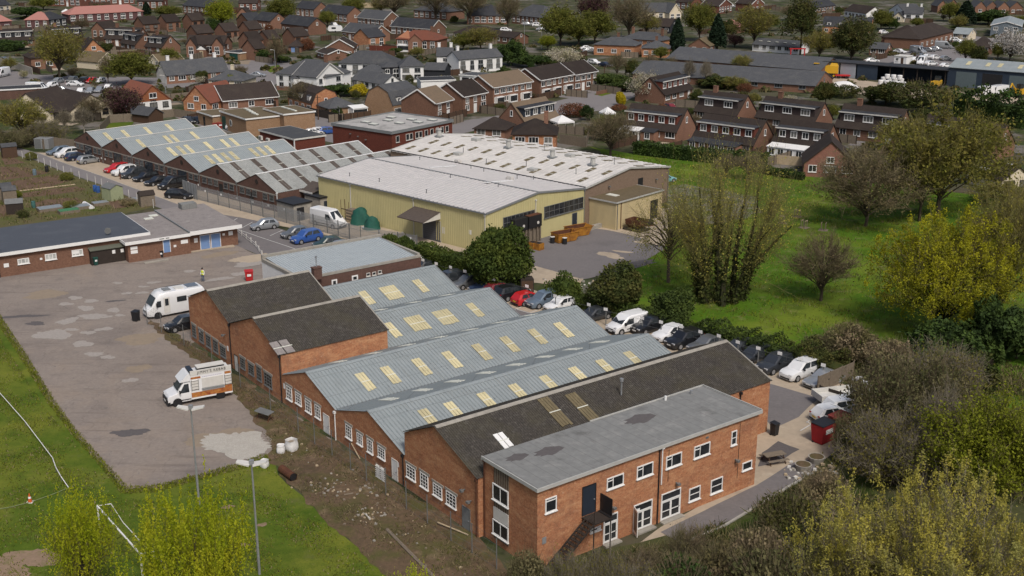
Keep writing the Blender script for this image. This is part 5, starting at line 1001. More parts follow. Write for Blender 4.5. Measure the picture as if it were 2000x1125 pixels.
MB().box(0,7.8,0,L,8,4).box(0,0,0,.2,7.8,4).box(L-.2,0,0,L,7.8,4).build('wall',NAVY,r);MB().slab([(-.2,-.5,4.25),(L+.2,-.5,4.25),(L+.2,8.2,4.0),(-.2,8.2,4.0)],.2).build('roof',RF_DKSL,r)
for k in range(10):MB().box(-.12,.0,0,.12,.24,4.0).build('post',WOODD,r,(L*k/9*.97+.3,0,0))
for u0,u1,m in((.6,4.6,RF_METAL),(5.0,9.4,mat('pale_grey_panel',(.26,.285,.32),(.23,.25,.285),1)),(9.8,15.5,NAVY)):MB().box(u0,-.1,.05,u1,-.02,3.9).build('front_panel',m,r)
GR=random.Random(21);GM=[WOOD,WOODB,WOODD];hs=[o for o in COL.objects if o.get('category')in('house','terrace','bungalow')and o.location.y>190]
for o in hs:
 a=o.rotation_euler.z;ux=Vector((math.cos(a),math.sin(a),0));uy=Vector((-ux.y,ux.x,0));L_=max([v[0]for c in o.children if c.name.startswith('wall')for v in c.bound_box]+[6])
 for k in range(2):
  p=o.location+ux*(GR.choice((-1.2,L_+1.2,L_*.5)))-uy*GR.uniform(1,5);ln=GR.uniform(5,11);r=thing('garden_fence','plain boarded fence between gardens of the town houses','fence',p,a+rad(GR.choice((90,90,0))+GR.uniform(-8,8))+math.pi,'garden fences between the town houses')
  MB().box(0,-.04,0,ln,.04,1.7).build('panel',GM[k],r)
  for j in range(5):MB().box(ln*j/4-.06,-.09,0,ln*j/4+.06,.09,1.8).build('post',GM[2],r)
 if GR.random()<.6:
  p=o.location+ux*GR.uniform(0,L_)-uy*3.2;MBs=MB().poly([(-1.5,-2.5,.022),(1.5,-2.5,.022),(1.7,2.6,.022),(-1.5,2.6,.022)]).build('driveway',GR.choice((G_CONC,G_ROAD,G_PATCHT)),None,(p.x,p.y,GR.uniform(.001,.012)),a);MBs['kind']='structure'
TYRE=flat('tyre_rubber',(.018,.018,.018),.9,.2);RIM=flat('alloy_rim',(.35,.35,.36),.4,.5,.4);LAMP=flat('headlamp_lens',(.55,.56,.58),.15,.6);TAIL=flat('tail_lamp_red',(.30,.01,.01),.25,.5)
PLW=flat('white_plate',(.62,.62,.6),.5);PLY=flat('yellow_plate',(.62,.42,.03),.5)
def paint(n,c,metal=.0):return flat(n+'_car_paint',c,.28,.5,metal,.5)
PT={'white':paint('white',(.70,.71,.72)),'silver':paint('silver',(.36,.38,.40),.5),'black':paint('black',(.012,.013,.016)),'dark':paint('dark_grey',(.045,.05,.058),.3),'navy':paint('navy',(.014,.024,.055)),'blue':paint('blue',(.03,.085,.30)),'red':paint('red',(.46,.014,.018)),'steel':paint('steel_blue',(.15,.20,.26),.3),'grey':paint('mid_grey',(.16,.17,.18),.4),'maroon':paint('dark_red',(.16,.018,.022)),'aqua':paint('pale_turquoise',(.20,.42,.45)),'green':paint('deep_green',(.02,.045,.04)),'cream':paint('cream',(.55,.52,.43))}
def mirror(pts):return pts+[(x,-y,z)for x,y,z in reversed(pts)]
CARK={}
def wheel_parts(L,W,r,xs,rim=True):
 out=[]
 for x in xs:
  for sd in(-1,1):
   y=sd*(W/2-.09)
   w_=MB().cyl((0,-.10,0),(0,.10,0),r,n=14).mesh('wheel',TYRE,.6)
   rm=MB().cyl((0,sd*.085,0),(0,sd*.108,0),r*.64,n=10).mesh('rim',RIM)
   out.append(('wheel',w_,(x,y,r),[('rim',rm)]))
 return out
def car_kind(kind):
 if kind in CARK:return CARK[kind]
 P={'hatch':(4.0,1.74,1.48,.94,.90,.68,1.05,1.75,3.45,3.92,.92),'suv':(4.5,1.88,1.68,1.06,1.04,.82,1.15,1.85,4.0,4.42,1.05),'saloon':(4.65,1.78,1.42,.92,.88,.68,1.25,2.05,3.3,4.0,.94),'estate':(4.6,1.78,1.47,.93,.89,.68,1.2,1.95,4.05,4.5,.93)}[kind]
 L,W,H,zb,zh,zn,xa,xb,xc,xd,zt=P;w=W/2
 st=[(0,.78,zn-.1,.26),(.10,.90,zn,.22),(.45,.985,zh-.06,.2),(xa,1.0,zh,.2),(xa+.3,1.0,zb,.2),(xd-.25,1.0,zb+.02,.2),(xd,.985,zt,.22),(L-.08,.92,zt-.12,.26),(L,.84,zt-.3,.3)]
 if xd>L-.15:st=st[:6]+[(L-.12,.97,zb,.24),(L,.90,zb-.16,.3)]
 secs=[]
 for x,f,z,z0 in st:
  a=w*f;secs.append(mirror([(x,a*.88,z0),(x,a,z0+.22),(x,a,z0+(z-z0)*.62),(x,a*.95,z-.05),(x,a*.80,z),(x,.001,z+.015)]))
 b=MB().loft(secs,0)
 wb,wr=w*.94,w*.72;T=H
 low=[(xa,wb*.86,zb-.02),(xa+.45,wb,zb),(xd-.5,wb,zb),(xd,wb*.88,zb-.02)]
 top=[(xb,wr*.92,T-.03),(xb+.3,wr,T),(xc-.25,wr,T),(xc,wr*.92,T-.05)]
 g=low+top+[(x,-y,z)for x,y,z in low+top]
 b.faces(g,[(0,1,5,4),(1,2,6,5),(2,3,7,6),(9,8,12,13),(10,9,13,14),(11,10,14,15),(8,0,4,12),(3,11,15,7),(4,5,13,12),(5,6,14,13),(6,7,15,14)],0)
 for x in(L*.185,L*.79):
  for sd in(-1,1):b.cyl((x,sd*(w-.03),.33),(x,sd*(w+.006),.33),.385,n=14,m=1)
 b.box(-.01,-w*.62,.30,.06,w*.62,.46,1);b.box(.02,-w*.36,zn-.26,.09,w*.36,zn-.12,1);b.box(L-.1,-w*.8,.28,L+.015,w*.8,.42,1)
 body=b.mesh('body',[PT['white'],BLK],.5)
 def pane(q,s=.86,off=.012):
  q=[Vector(p)for p in q];c=sum(q,Vector())/len(q);n=(q[1]-q[0]).cross(q[-1]-q[0]).normalized()
  q=[c+(p-c)*s+n*off for p in q];return q
 wsn=MB().poly(pane([g[8],g[0],g[4],g[12]][::-1]if 0 else[g[0],g[8],g[12],g[4]][::-1],.92)).mesh('windscreen',GLC)
 rwn=MB().poly(pane([g[3],g[11],g[15],g[7]],.84)).mesh('rear_window',GLC)
 sides=[]
 for sd in(1,-1):
  mb=MB();xm=(xa+.45+xd-.5)/2
  def sp(t,v):
   lo=Vector(low[1]).lerp(Vector(low[2]),t);tp=Vector(top[1]).lerp(Vector(top[2]),t);p=lo.lerp(tp,v);return p
  for t0,t1 in((-.12,.44),(.50,1.04)):
   q=[sp(t0,.1),sp(t1,.1),sp(t1 if t1<1 else .98,.86),sp(max(t0,.06)if t0<0 else t0,.86)]
   q=[Vector((p.x,(p.y+.018)*sd,p.z))for p in q];mb.poly(q if sd<0 else q[::-1])
  sides.append(mb.mesh('side_window',GLC))
 parts=[('body',body,(0,0,0),[]),('windscreen',wsn,(0,0,0),[]),('rear_window',rwn,(0,0,0),[]),('side_window',sides[0],(0,0,0),[]),('side_window',sides[1],(0,0,0),[])]
 parts+=wheel_parts(L,W,.33 if kind!='suv' else .37,(L*.185,L*.79))
 for sd in(-1,1):
  parts.append(('headlight',MB().box(.02,sd*w*.62-.2,zn-.16,.26,sd*w*.62+.2,zn-.01).mesh('headlight',LAMP),(0,0,0),[]))
  parts.append(('tail_light',MB().box(L-.16,sd*w*.74-.12,zb-.28,L-.005,sd*w*.74+.12,zb-.06).mesh('tail_light',TAIL),(0,0,0),[]))
  parts.append(('wing_mirror',MB().box(xa+.42,sd*(w+.08)-.1,zb-.02,xa+.55,sd*(w+.08)+.1,zb+.13).mesh('wing_mirror',BLK),(0,0,0),[]))
 parts.append(('number_plate',MB().box(-.03,-.25,.46,.0,.25,.58).mesh('number_plate',PLW),(0,0,0),[]));parts.append(('number_plate',MB().box(L,-.25,.55,L+.03,.25,.67).mesh('number_plate',PLY),(0,0,0),[]))
 CARK[kind]=(parts,L,W,H);return CARK[kind]
def van_kind(kind):
 if kind in CARK:return CARK[kind]
 L,W,H,zb={'van':(4.8,1.9,1.95,1.05),'bigvan':(5.7,2.05,2.55,1.25),'minibus':(5.1,1.95,2.0,1.08)}[kind];w=W/2;hx=.85 if kind!='bigvan' else .75;wx=hx+.95
 st=[(0,.86,.72,.3),(.12,.95,.86,.26),(hx,1.0,zb+.02,.25),(hx+.02,1.0,zb+.06,.25),(wx,1.0,H-.1,.25),(wx+.4,1.0,H,.25),(L-.1,1.0,H-.02,.25),(L,.97,H-.1,.28)]
 secs=[]
 for i,(x,f,z,z0)in enumerate(st):
  a=w*f;up=i>=4;t_=.86 if up else .9
  secs.append(mirror([(x,a*.92,z0),(x,a,z0+.2),(x,a,min(z,zb)-.05),(x,a*(t_+.06 if up else .96),z-.14 if up else z-.05),(x,a*t_-.05,z),(x,.001,z+.02)]))
 b=MB().loft(secs,0)
 for x in(L*.17,L*.8):
  for sd in(-1,1):b.cyl((x,sd*(w-.03),.35),(x,sd*(w+.006),.35),.41,n=14,m=1)
 b.box(-.02,-w*.8,.28,.10,w*.8,.52,1);b.box(.0,-w*.5,.62,.1,w*.5,.74,1)
 for sd in(-1,1):b.box(1.6,sd*(w+.004)-.012,.5,L-.4,sd*(w+.004)+.012,.6,1)
 body=b.mesh('body',[PT['white'],BLK],.5);a=w
 q=[Vector((hx+.1,-a*.84,zb+.12)),Vector((hx+.1,a*.84,zb+.12)),Vector((wx-.06,a*.76,H-.2)),Vector((wx-.06,-a*.76,H-.2))]
 n=(q[1]-q[0]).cross(q[3]-q[0]).normalized();n=n if n.x<0 else-n
 ws=MB().poly([p+n*.03 for p in q][::-1]).mesh('windscreen',GLC)
 parts=[('body',body,(0,0,0),[]),('windscreen',ws,(0,0,0),[])]
 for sd in(-1,1):
  q=[(hx+.3,sd*(a+.01),zb-.02),(wx+.75,sd*(a+.01),zb-.02),(wx+.75,sd*(a*.955+.01),H-.32 if kind!='bigvan' else zb+.75),(wx+.05,sd*(a*.955+.01),H-.32 if kind!='bigvan' else zb+.75)]
  mb=MB().poly(q if sd<0 else q[::-1])
  if kind=='minibus':
   q=[(wx+.9,sd*(a+.01),zb),(L-.35,sd*(a+.01),zb),(L-.35,sd*(a*.95+.012),H-.3),(wx+.9,sd*(a*.95+.012),H-.3)];mb.poly(q if sd<0 else q[::-1])
  parts.append(('side_window',mb.mesh('side_window',GLC),(0,0,0),[]))
  parts.append(('headlight',MB().box(.06,sd*w*.7-.15,.7,.3,sd*w*.7+.18,.92).mesh('headlight',LAMP),(0,0,0),[]))
  parts.append(('tail_light',MB().box(L-.1,sd*w*.92-.06,.8,L+.01,sd*w*.92+.06,1.2).mesh('tail_light',TAIL),(0,0,0),[]))
  parts.append(('wing_mirror',MB().box(hx+.35,sd*(w+.12)-.12,zb,hx+.5,sd*(w+.12)+.12,zb+.3).mesh('wing_mirror',BLK),(0,0,0),[]))
 parts+=wheel_parts(L,W,.35,(L*.17,L*.8))
 parts.append(('number_plate',MB().box(-.05,-.25,.4,-.02,.25,.52).mesh('number_plate',PLW),(0,0,0),[]))
 CARK[kind]=(parts,L,W,H);return CARK[kind]
PROTO={}
def vehicle(kind,colour,x,y,az,label,group='parked cars',name=None,cat=None,scale=1.0,roof=None):
 van=kind in('van','bigvan','minibus');parts,L,W,H=(van_kind if van else car_kind)(kind)
 name=name or('parked_van' if van else 'parked_car');cat=cat or('van' if van else 'car')
 p=at(x,y);r=thing(name,label,cat,p,0,group)
 ang=rad(90-az)+math.pi;r.rotation_euler.z=ang;r.scale=(scale,)*3
 for nm,me,loc,subs in parts:
  o=link(nm,me,r,(loc[0]-L/2,loc[1],loc[2]))
  for sn,sm in subs:link(sn,sm,o)
  if nm=='body':o.material_slots[0].link='OBJECT';o.material_slots[0].material=PT[colour]
 return r
V=vehicle
FA=NA+180
G1='cars parked along the hedge side of the front factory'
for a in(('hatch','white',808,524,FA,'white hatchback beside the parapet workshop corner'),('saloon','dark',828,530,FA,'dark saloon with silver bonnet next to the white hatchback by the parapet workshop'),('suv','dark',893,552,NA,'dark car with pale roof just above the first grey shed roof'),('hatch','grey',913,560,FA,'grey hatchback between the dark pale roofed car and the navy one'),('estate','navy',950,568,FA,'navy estate tucked under the yew hedge'),('hatch','maroon',976,573,NA,'dark red open topped car behind the second grey shed'),('suv','black',1000,582,NA,'black car tail on beside the bright red hatchback'),('hatch','red',1031,592,NA,'bright red hatchback showing its yellow rear plate'),('suv','steel',1062,596,FA,'steel blue hatchback right of the red hatchback'),('hatch','white',1094,604,FA,'white hatchback above the third grey shed roof'),('saloon','dark',1160,624,FA,'dark saloon half hidden by the third grey shed roof'),('suv','black',1268,646,FA,'black off-roader beside the white van'),('hatch','white',1306,661,FA,'white hatchback with black sunroof between two dark off-roaders'),('suv','black',1336,674,FA,'black off-roader right of the white sunroof hatchback'),('saloon','grey',1380,682,FA,'silver grey car partly hidden by the dark shed roof'),('hatch','dark',1442,690,FA,'dark car whose roof peeps over the dark shed ridge'),('estate','dark',1473,704,FA,'dark estate at the end of the dark shed'),('suv','dark',1515,722,FA,'charcoal hatchback between the dark estate and the white off-roader'),('suv','white',1562,735,FA,'white off-roader parked near the corner of the dark shed'),('saloon','silver',1608,750,FA,'silver saloon last in the hedge row')):
 V(*a,group=G1)
V('van','white',1224,645,FA,'white van in the row by the hedge',group=G1)
V('hatch','white',1626,820,70,'white hatchback in front of the red bin',group=G1);V('suv','white',1652,808,70,'white car behind the bramble bushes',group=G1);V('saloon','grey',1672,812,70,'grey car mostly hidden by the brambles',group=G1)
p=at(1650,786);r=thing('flatbed_truck','white dropside truck parked at the timber fence','truck',p,rad(90-75)+math.pi,None)
MB().box(-1.0,-1.0,.7,3.0,1.0,.85).box(-1.0,-1.0,.85,3.0,-.95,1.3).box(-1.0,.95,.85,3.0,1.0,1.3).box(2.95,-.95,.85,3.0,.95,1.3).build('dropside_bed',OFFW,r)
MB().loft([mirror([(x,.95,.4),(x,.97,1.2),(x,.85,z),(x,.01,z+.02)])for x,z in((-2.8,1.1),(-2.5,1.35),(-2.0,2.1),(-1.1,2.15))]).build('cab',PT['white'],r,smooth=.5);MB().poly([(-2.47,-.8,1.42),(-2.03,-.75,2.0),(-2.03,.75,2.0),(-2.47,.8,1.42)]).build('windscreen',GLC,r,(-.03,0,.02))
for nm,me,loc,subs in wheel_parts(4,1.9,.36,(-2,2)):
 o=link(nm,me,r,loc);[link(a,b,o)for a,b in subs]
G2='cars in the marked bays behind the club house'
V('hatch','silver',517,447,240,'silver hatchback alone in the bays by the palisade fence',G2);V('hatch','grey',577,463,235,'small grey car beside the blue hatchback',G2);V('suv','blue',599,472,228,'blue hatchback in the marked bays',G2);V('hatch','green',640,483,240,'dark green hatchback above the parapet workshop',G2);V('hatch','silver',660,492,240,'silver car whose roof shows above the parapet workshop',G2)
V('bigvan','white',642,441,128,'large white panel van parked before the yellow warehouse',None)
G3='cars parked before the brick workshops'
V('estate','black',351,387,105,'black hatchback nose to the palisade gate',G3);V('minibus','black',339,367,220,'black people carrier beside the galvanised gate',G3);V('saloon','black',309,360,222,'black saloon next to the black people carrier',G3);V('estate','black',286,352,222,'long black estate third from the people carrier',G3);V('suv','dark',262,346,222,'dark hatchback beside the white car at the workshops',G3);V('suv','white',244,341,222,'white car behind the red estate at the workshops',G3);V('estate','red',229,335,222,'red estate car before the workshop doors',G3)
V('estate','silver',176,318,45,'silver blue hatchback nearest the road in the group of four',G3);V('estate','navy',152,312,45,'dark estate tail on in the group of four',G3);V('suv','white',132,306,225,'white car second in the group of four by the end workshop',G3);V('estate','steel',116,301,225,'grey blue car at the end of the lane by the end workshop',G3)
G4='cars around the back yard halls'
V('saloon','dark',368,240,130,'dark saloon behind the end workshop roof',G4);V('saloon','black',384,240,130,'black saloon beside the small flat garage',G4);V('hatch','white',459,255,120,'white car beside the beige hall wall',G4);V('hatch','white',626,262,60,'white hatchback behind the dark red office block',G4);V('saloon','white',611,264,60,'white car tucked behind the plant room',G4);V('estate','blue',642,261,60,'blue car nearest the dark red office block',G4)
V('hatch','aqua',1298,356,60,'pale turquoise car parked behind the white roofed hall',None)
V('hatch','black',358,642,FA,'black hatchback nosing out beside the first tall brick shed',None)
G5='cars in the upper left car park'
for a in(('bigvan','white',75,180,100,'white van at the left of the upper car park'),('hatch','white',100,171,200,'white car right of the upper white van'),('hatch','silver',112,163,200,'silver car at the hedge of the upper car park'),('saloon','white',147,168,100,'long white saloon side on in the upper car park'),('hatch','grey',141,160,190,'grey car under the big bare tree'),('suv','black',163,163,190,'black off-roader left of the red car in the upper car park'),('hatch','red',180,162,190,'red car in the upper car park'),('hatch','white',196,162,190,'white car right of the red car in the upper car park'),('saloon','navy',88,184,110,'dark blue car in front of the upper white van'),('hatch','white',86,189,60,'small white car nearest the cream house roof'),('saloon','steel',112,189,80,'grey blue saloon at the near side of the upper car park'),('estate','silver',120,180,80,'silver estate in the middle of the upper car park'),('hatch','white',158,183,180,'white car behind the red tiled chalet, left one'),('hatch','silver',177,182,180,'silver car behind the red tiled chalet'),('saloon','silver',195,180,180,'silver saloon near the purple tree'),('hatch','white',211,176,180,'white hatchback by the grass strip'),('bigvan','white',4,150,190,'white van at the left picture edge'),('saloon','steel',8,120,100,'grey car beside the grey wall at the left edge'),('saloon','silver',503,150,95,'silver saloon on the road by the white house'),('hatch','white',270,96,30,'white car beneath the chalet gable')):
 V(*a,group=G5)
G6='cars in the office car park, top right'
k=0
for x,y,az,kd,c,lab in((1793,105,150,'bigvan','silver','silver van along the brown office wall'),(1813,101,110,'estate','grey','grey estate along the brown office wall'),(1828,99,110,'hatch','silver','silver car along the brown office wall, before the long van'),(1842,95,110,'bigvan','silver','long silver van at the end of the brown office'),(1757,104,140,'saloon','white','white saloon before the office sign'),(1800,113,60,'saloon','grey','grey saloon second row of the office car park'),(1812,114,60,'saloon','white','white saloon second row of the office car park'),(1826,116,60,'hatch','white','white hatchback second row of the office car park'),(1846,118,60,'hatch','silver','silver hatchback at the end of the second row'),(1783,122,210,'suv','white','white pickup left of the white van above the barn'),(1800,126,210,'bigvan','white','white van above the open barn'),(1818,128,60,'estate','white','white estate beside the van above the barn'),(1846,132,60,'saloon','white','white car at the corner of the navy shed'),(1702,122,80,'saloon','white','white car at the left of the office car park'),(1866,82,100,'suv','white','white car below the cream bungalow'),(1872,86,100,'hatch','silver','silver car below the cream bungalow'),(1725,66,60,'hatch','white','white car behind the brown office roof')):
 V(kd,c,x,y,az,lab,group=G6)
G7='cars on the town streets'
for x,y,az,kd,c,lab in((1146,97,80,'saloon','white','white saloon left of the orange red villa'),(1150,102,80,'saloon','silver','silver saloon beside the orange red villa'),(1160,125,140,'estate','white','white estate behind the street row'),(1182,130,140,'saloon','navy','navy car behind the trimmed street trees'),(1050,52,90,'suv','white','white car beneath the slate brick block'),(1058,60,90,'saloon','silver','silver car beneath the slate brick block'),(1030,50,90,'hatch','silver','silver car behind the dark bush near the top'),(653,52,150,'suv','white','white car behind the white caravan'),(1430,15,90,'saloon','silver','silver car beside the white edged gable'),(1450,7,90,'saloon','cream','cream car near the top edge'),(1460,9,90,'saloon','grey','grey car near the top edge'),(988,62,90,'suv','white','white car by the low brown building'),(687,96,60,'hatch','white','white car beside the white edged gable house'),(710,97,60,'hatch','silver','silver car behind the orange brick house wall'),(1310,215,150,'hatch','maroon','dark red car between the chalets'),(1632,262,150,'hatch','maroon','maroon car in the carport gap')):
 V(kd,c,x,y,az,lab,group=G7)
p=at(390,778);kv=thing('kebab_van','white kebab catering van with food pictures on its side and a lettered roof sign','food van',p,0)
kz=rad(90-62)+math.pi;kv.rotation_euler.z=kz+math.pi
W2=1.05
MB().loft([mirror([(x,.95,.35),(x,1.0,.6),(x,1.0,min(z,1.25)-.02),(x,.82 if z>1.4 else .94,z),(x,.01,z+.02)])for x,z in((-3.1,.85),(-2.95,1.05),(-2.2,1.3),(-1.55,2.15),(-1.2,2.25),(-.95,2.25))]).build('cab',[PT['white']],kv,smooth=.5)
MB().poly([(-2.12,-.82,1.42),(-2.12,.82,1.42),(-1.62,.74,2.1),(-1.62,-.74,2.1)][::-1]).build('windscreen',GLC,kv,(-.04,0,.03))
for sd in(-1,1):
 q=[(-2.0,sd*1.01,1.22),(-1.1,sd*1.01,1.22),(-1.1,sd*.88,2.0),(-1.5,sd*.88,2.0)];MB().poly(q if sd<0 else q[::-1]).build('side_window',GLC,kv)
 MB().box(-2.05,sd*1.15-.1,1.25,-1.93,sd*1.15+.1,1.55).build('wing_mirror',BLK,kv);MB().box(-3.1,sd*.72-.2,.85,-2.85,sd*.72+.2,1.02).build('headlight',LAMP,kv)
MB().box(-3.18,-.98,.32,-2.9,.98,.7).box(-3.19,-.5,.72,-3.0,.5,.84).build('bumper',BLK,kv);MB().box(-3.22,-.26,.42,-3.185,.26,.54).build('number_plate',PLW,kv)
bx=MB().box(-.94,-W2,.45,2.9,W2,2.75).build('box_body',[PT['white']],kv)
MB().prism([(-1.9,-.95,2.25),(-.94,-.95,2.25),(-.94,-.95,2.95),(-1.15,-.95,2.95)],(0,1.9,0)).build('wind_deflector',[PT['white']],kv)
MB().box(-.92,-W2-.02,2.76,2.9,-W2+.1,3.22).build('roof_sign',OFFW,kv);so=[c for c in kv.children if c.name.startswith('roof_sign')][0]
lettering("JIMMY'S KEBAB",.36,BLK,so,(1.05,-W2-.035,2.99),(rad(90),0,0),sx=.92)
MB().box(-.9,-.8,2.755,-.5,.9,3.1).build('roof_box',DKB,kv);MB().box(.0,-.1,2.76,2.5,.75,3.05).box(-.05,-.15,3.05,2.55,.8,3.12,1).build('roof_canopy',[BLK,OFFW],kv)
FOOD=mat('food_pictures',(.30,.07,.03),(.46,.24,.05),6,.5,.4,[((.20,.03,.015),3,.5,.62,.9),((.7,.55,.3),6,.6,.7,.8)])
MB().box(-.92,-W2-.012,.62,2.2,-W2-.002,1.1).box(2.2,-W2-.012,.62,2.88,-W2-.002,1.45).build('food_graphic',FOOD,kv);MB().box(-.9,-W2-.012,2.42,.0,-W2-.002,2.62).box(2.25,-W2-.012,2.42,2.85,-W2-.002,2.66).build('food_graphic',FOOD,kv)
MB().box(.1,-W2-.05,1.42,2.1,-W2-.005,2.38).box(.05,-W2-.2,1.33,2.15,-W2-.005,1.4,1).build('serving_hatch',[OFFW,GREYT],kv)
for x0 in(-.85,2.25):
 mb=MB().box(x0,-W2-.06,1.35,x0+.6,-W2-.005,2.3);fr_m=mb
 f=fr_m.build('menu_board',OFFW,kv);e=MB()
 for k in range(4):e.box(x0+.02,-W2-.075,1.38+k*.28,x0+.58,-W2-.062,1.41+k*.28)
 e.box(x0-.03,-W2-.08,1.3,x0,-W2-.01,2.35);e.box(x0+.6,-W2-.08,1.3,x0+.63,-W2-.01,2.35);e.build('board_frame',WOODD,f)
mb=MB()
for k in range(11):mb.box(.15+k*.17,-W2-.012,2.5,.27+k*.17,-W2-.004,2.54)
mb.build('menu_lettering',flat('pale_violet_print',(.36,.30,.48)),kv)
for nm,me,loc,subs in wheel_parts(4,2.0,.36,(-2.25,1.75)):
 o=link(nm,me,kv,loc);[link(a,b,o)for a,b in subs]
mb=MB()
for x in(-2.25,1.75):mb.cyl((x,-1.03,.38),(x,-1.056,.38),.44,n=14)
mb.box(-1.9,-1.01,.5,-1.0,-1.005,.58);mb.build('wheel_arch',BLK,kv)
p=at(340,611);mh=thing('motorhome','white motorhome with big windscreen, roof hatches and solar panels beside the brick shed','motorhome',p,0);mh.rotation_euler.z=rad(90-55)
st=[(-3.3,.80,.95,.4),(-3.15,.95,1.1,.35),(-2.75,1.05,1.45,.32),(-2.15,1.1,2.5,.32),(-1.7,1.12,2.85,.32),(-1.0,1.13,2.9,.32),(3.2,1.13,2.85,.35),(3.4,1.1,2.6,.5)]
MB().loft([mirror([(x,a*.95,z0),(x,a,z0+.2),(x,a,min(z-.1,2.2 if z>2 else z-.1)),(x,a*.96,z-.12),(x,a*.86,z),(x,.01,z+.03)])for x,a,z,z0 in st]).build('body',[PT['white']],mh,smooth=.7)
MB().poly([(-2.77,-.92,1.5),(-2.77,.92,1.5),(-2.2,.92,2.42),(-2.2,-.92,2.42)][::-1]).build('windscreen',GLC,mh,(-.05,0,.03))
for sd in(-1,1):
 MB().box(-2.2,sd*1.12-.02,1.35,-1.75,sd*1.12+.02,2.05).build('side_window',GLC,mh);MB().box(.1,sd*1.14-.02,1.6,1.2,sd*1.14+.02,2.2).box(.2,sd*1.145-.02,1.68,1.1,sd*1.145+.02,2.12,1).build('side_window',[BLK,GLC],mh)
 MB().box(-2.9,sd*.8-.2,.95,-2.95+.25,sd*.8+.2,1.15).build('headlight',LAMP,mh);MB().box(-2.35,sd*1.3-.1,1.5,-2.2,sd*1.3+.1,1.9).build('wing_mirror',BLK,mh)
MB().box(-1.45,-1.16,.55,-.75,-1.12,2.35).box(-1.3,-1.17,1.4,-.9,-1.15,2.2,1).build('door',[OFFW,GLC],mh);MB().box(1.7,-1.15,.9,2.2,-1.13,1.4).box(1.75,-1.155,.95,2.15,-1.145,1.35,1).build('hatch_cover',[GREYT,OFFW],mh)
MB().box(-3.33,-.5,.75,-3.1,.5,.95).build('grille',GREYT,mh)
MB().box(-1.1,-.5,2.88,-.3,.5,3.02).build('roof_hatch',GREYT,mh);MB().box(.2,-.6,2.88,1.2,.5,2.98).build('roof_hatch',OFFW,mh)
for y in(-.55,.15):MB().box(1.6,y,2.9,2.9,y+.6,2.96).build('solar_panel',flat('solar_cells',(.12,.14,.17),.2,.6),mh)
for nm,me,loc,subs in wheel_parts(4,2.1,.36,(-2.2,2.0)):
 o=link(nm,me,mh,loc);[link(a,b,o)for a,b in subs]
mb=MB()
for x in(-2.2,2.0):
 for sd in(-1,1):mb.cyl((x,sd*1.06,.38),(x,sd*1.115,.38),.43,n=14)
mb.build('wheel_arch',BLK,mh)
BARK=mat('grey_brown_bark',(.085,.07,.052),(.055,.045,.034),6,.95,.1);BARKD=mat('ivy_dark_bark',(.035,.032,.02),(.022,.022,.014),5,.95,.1,[((.03,.05,.012),1.5,.45,.65,.8)]);BARKL=mat('pale_birch_bark',(.42,.38,.32),(.25,.22,.18),5,.9,.1)
TWIG=leafmat('brown_twigs',(.19,.15,.095),(.125,.10,.065),(.15,.135,.07),.15);TWIGG=leafmat('grey_twigs',(.22,.195,.145),(.15,.13,.10),None,.15);TWIGO=leafmat('olive_twigs',(.21,.18,.075),(.145,.125,.055),(.18,.175,.06),.2)
LF={'lime':leafmat('lime_leaves',(.44,.49,.022),(.31,.37,.016),(.50,.50,.03),.5),'yellow':leafmat('yellow_green_leaves',(.39,.37,.02),(.27,.265,.016),(.21,.215,.02),.4),'olive':leafmat('olive_buds',(.22,.195,.04),(.15,.132,.03),(.17,.175,.03),.35),'willow':leafmat('willow_leaves',(.46,.41,.075),(.33,.29,.06),(.30,.29,.09),.45),'green':leafmat('fresh_green_leaves',(.135,.15,.028),(.085,.098,.018),(.17,.17,.035),.35),'brightgreen':leafmat('bright_green_leaves',(0.232,0.254,0.0203),(0.145,0.174,0.013),None,.35),'dark':leafmat('dark_evergreen_leaves',(0.0377,0.0653,0.0159),(0.0217,0.0377,0.0116),(0.0522,0.0841,0.0174),.15),'yew':leafmat('yew_leaves',(0.0609,0.0899,0.0174),(0.0319,0.0522,0.013),(0.0841,0.109,0.0203),.2),'conifer':leafmat('conifer_needles',(0.0203,0.0377,0.0188),(0.0116,0.0232,0.013),None,.1),'ivy':leafmat('ivy_leaves',(0.058,0.0754,0.0188),(0.0319,0.0435,0.013),(0.087,0.0841,0.0232),.2),'brown':leafmat('brown_leaves',(.16,.125,.065),(.11,.085,.045),(.14,.13,.05),.25),'bramble':leafmat('bramble_leaves',(.125,.13,.05),(.08,.085,.036),(.17,.15,.075),.25),'straw':leafmat('dead_straw',(0.304,0.239,0.145),(0.203,0.16,0.0986),(0.174,0.16,0.0653),.2),'purple':leafmat('purple_leaves',(0.087,0.0362,0.0435),(0.0508,0.0232,0.029),None,.25),'blossom':leafmat('pale_blossom',(0.6,0.551,0.464),(0.392,0.355,0.275),(0.348,0.334,0.174),.3),'whitebl':leafmat('white_blossom',(0.6,0.6,0.594),(0.478,0.435,0.392),None,.3),'gold':leafmat('golden_leaves',(0.478,0.362,0.0174),(0.319,0.275,0.0174),None,.3),'redshrub':leafmat('reddish_leaves',(0.189,0.0725,0.0362),(0.116,0.0508,0.029),None,.25),'hedge':leafmat('hedge_leaves',(0.0551,0.0798,0.0188),(0.029,0.0464,0.013),(0.0725,0.102,0.0217),.2)}
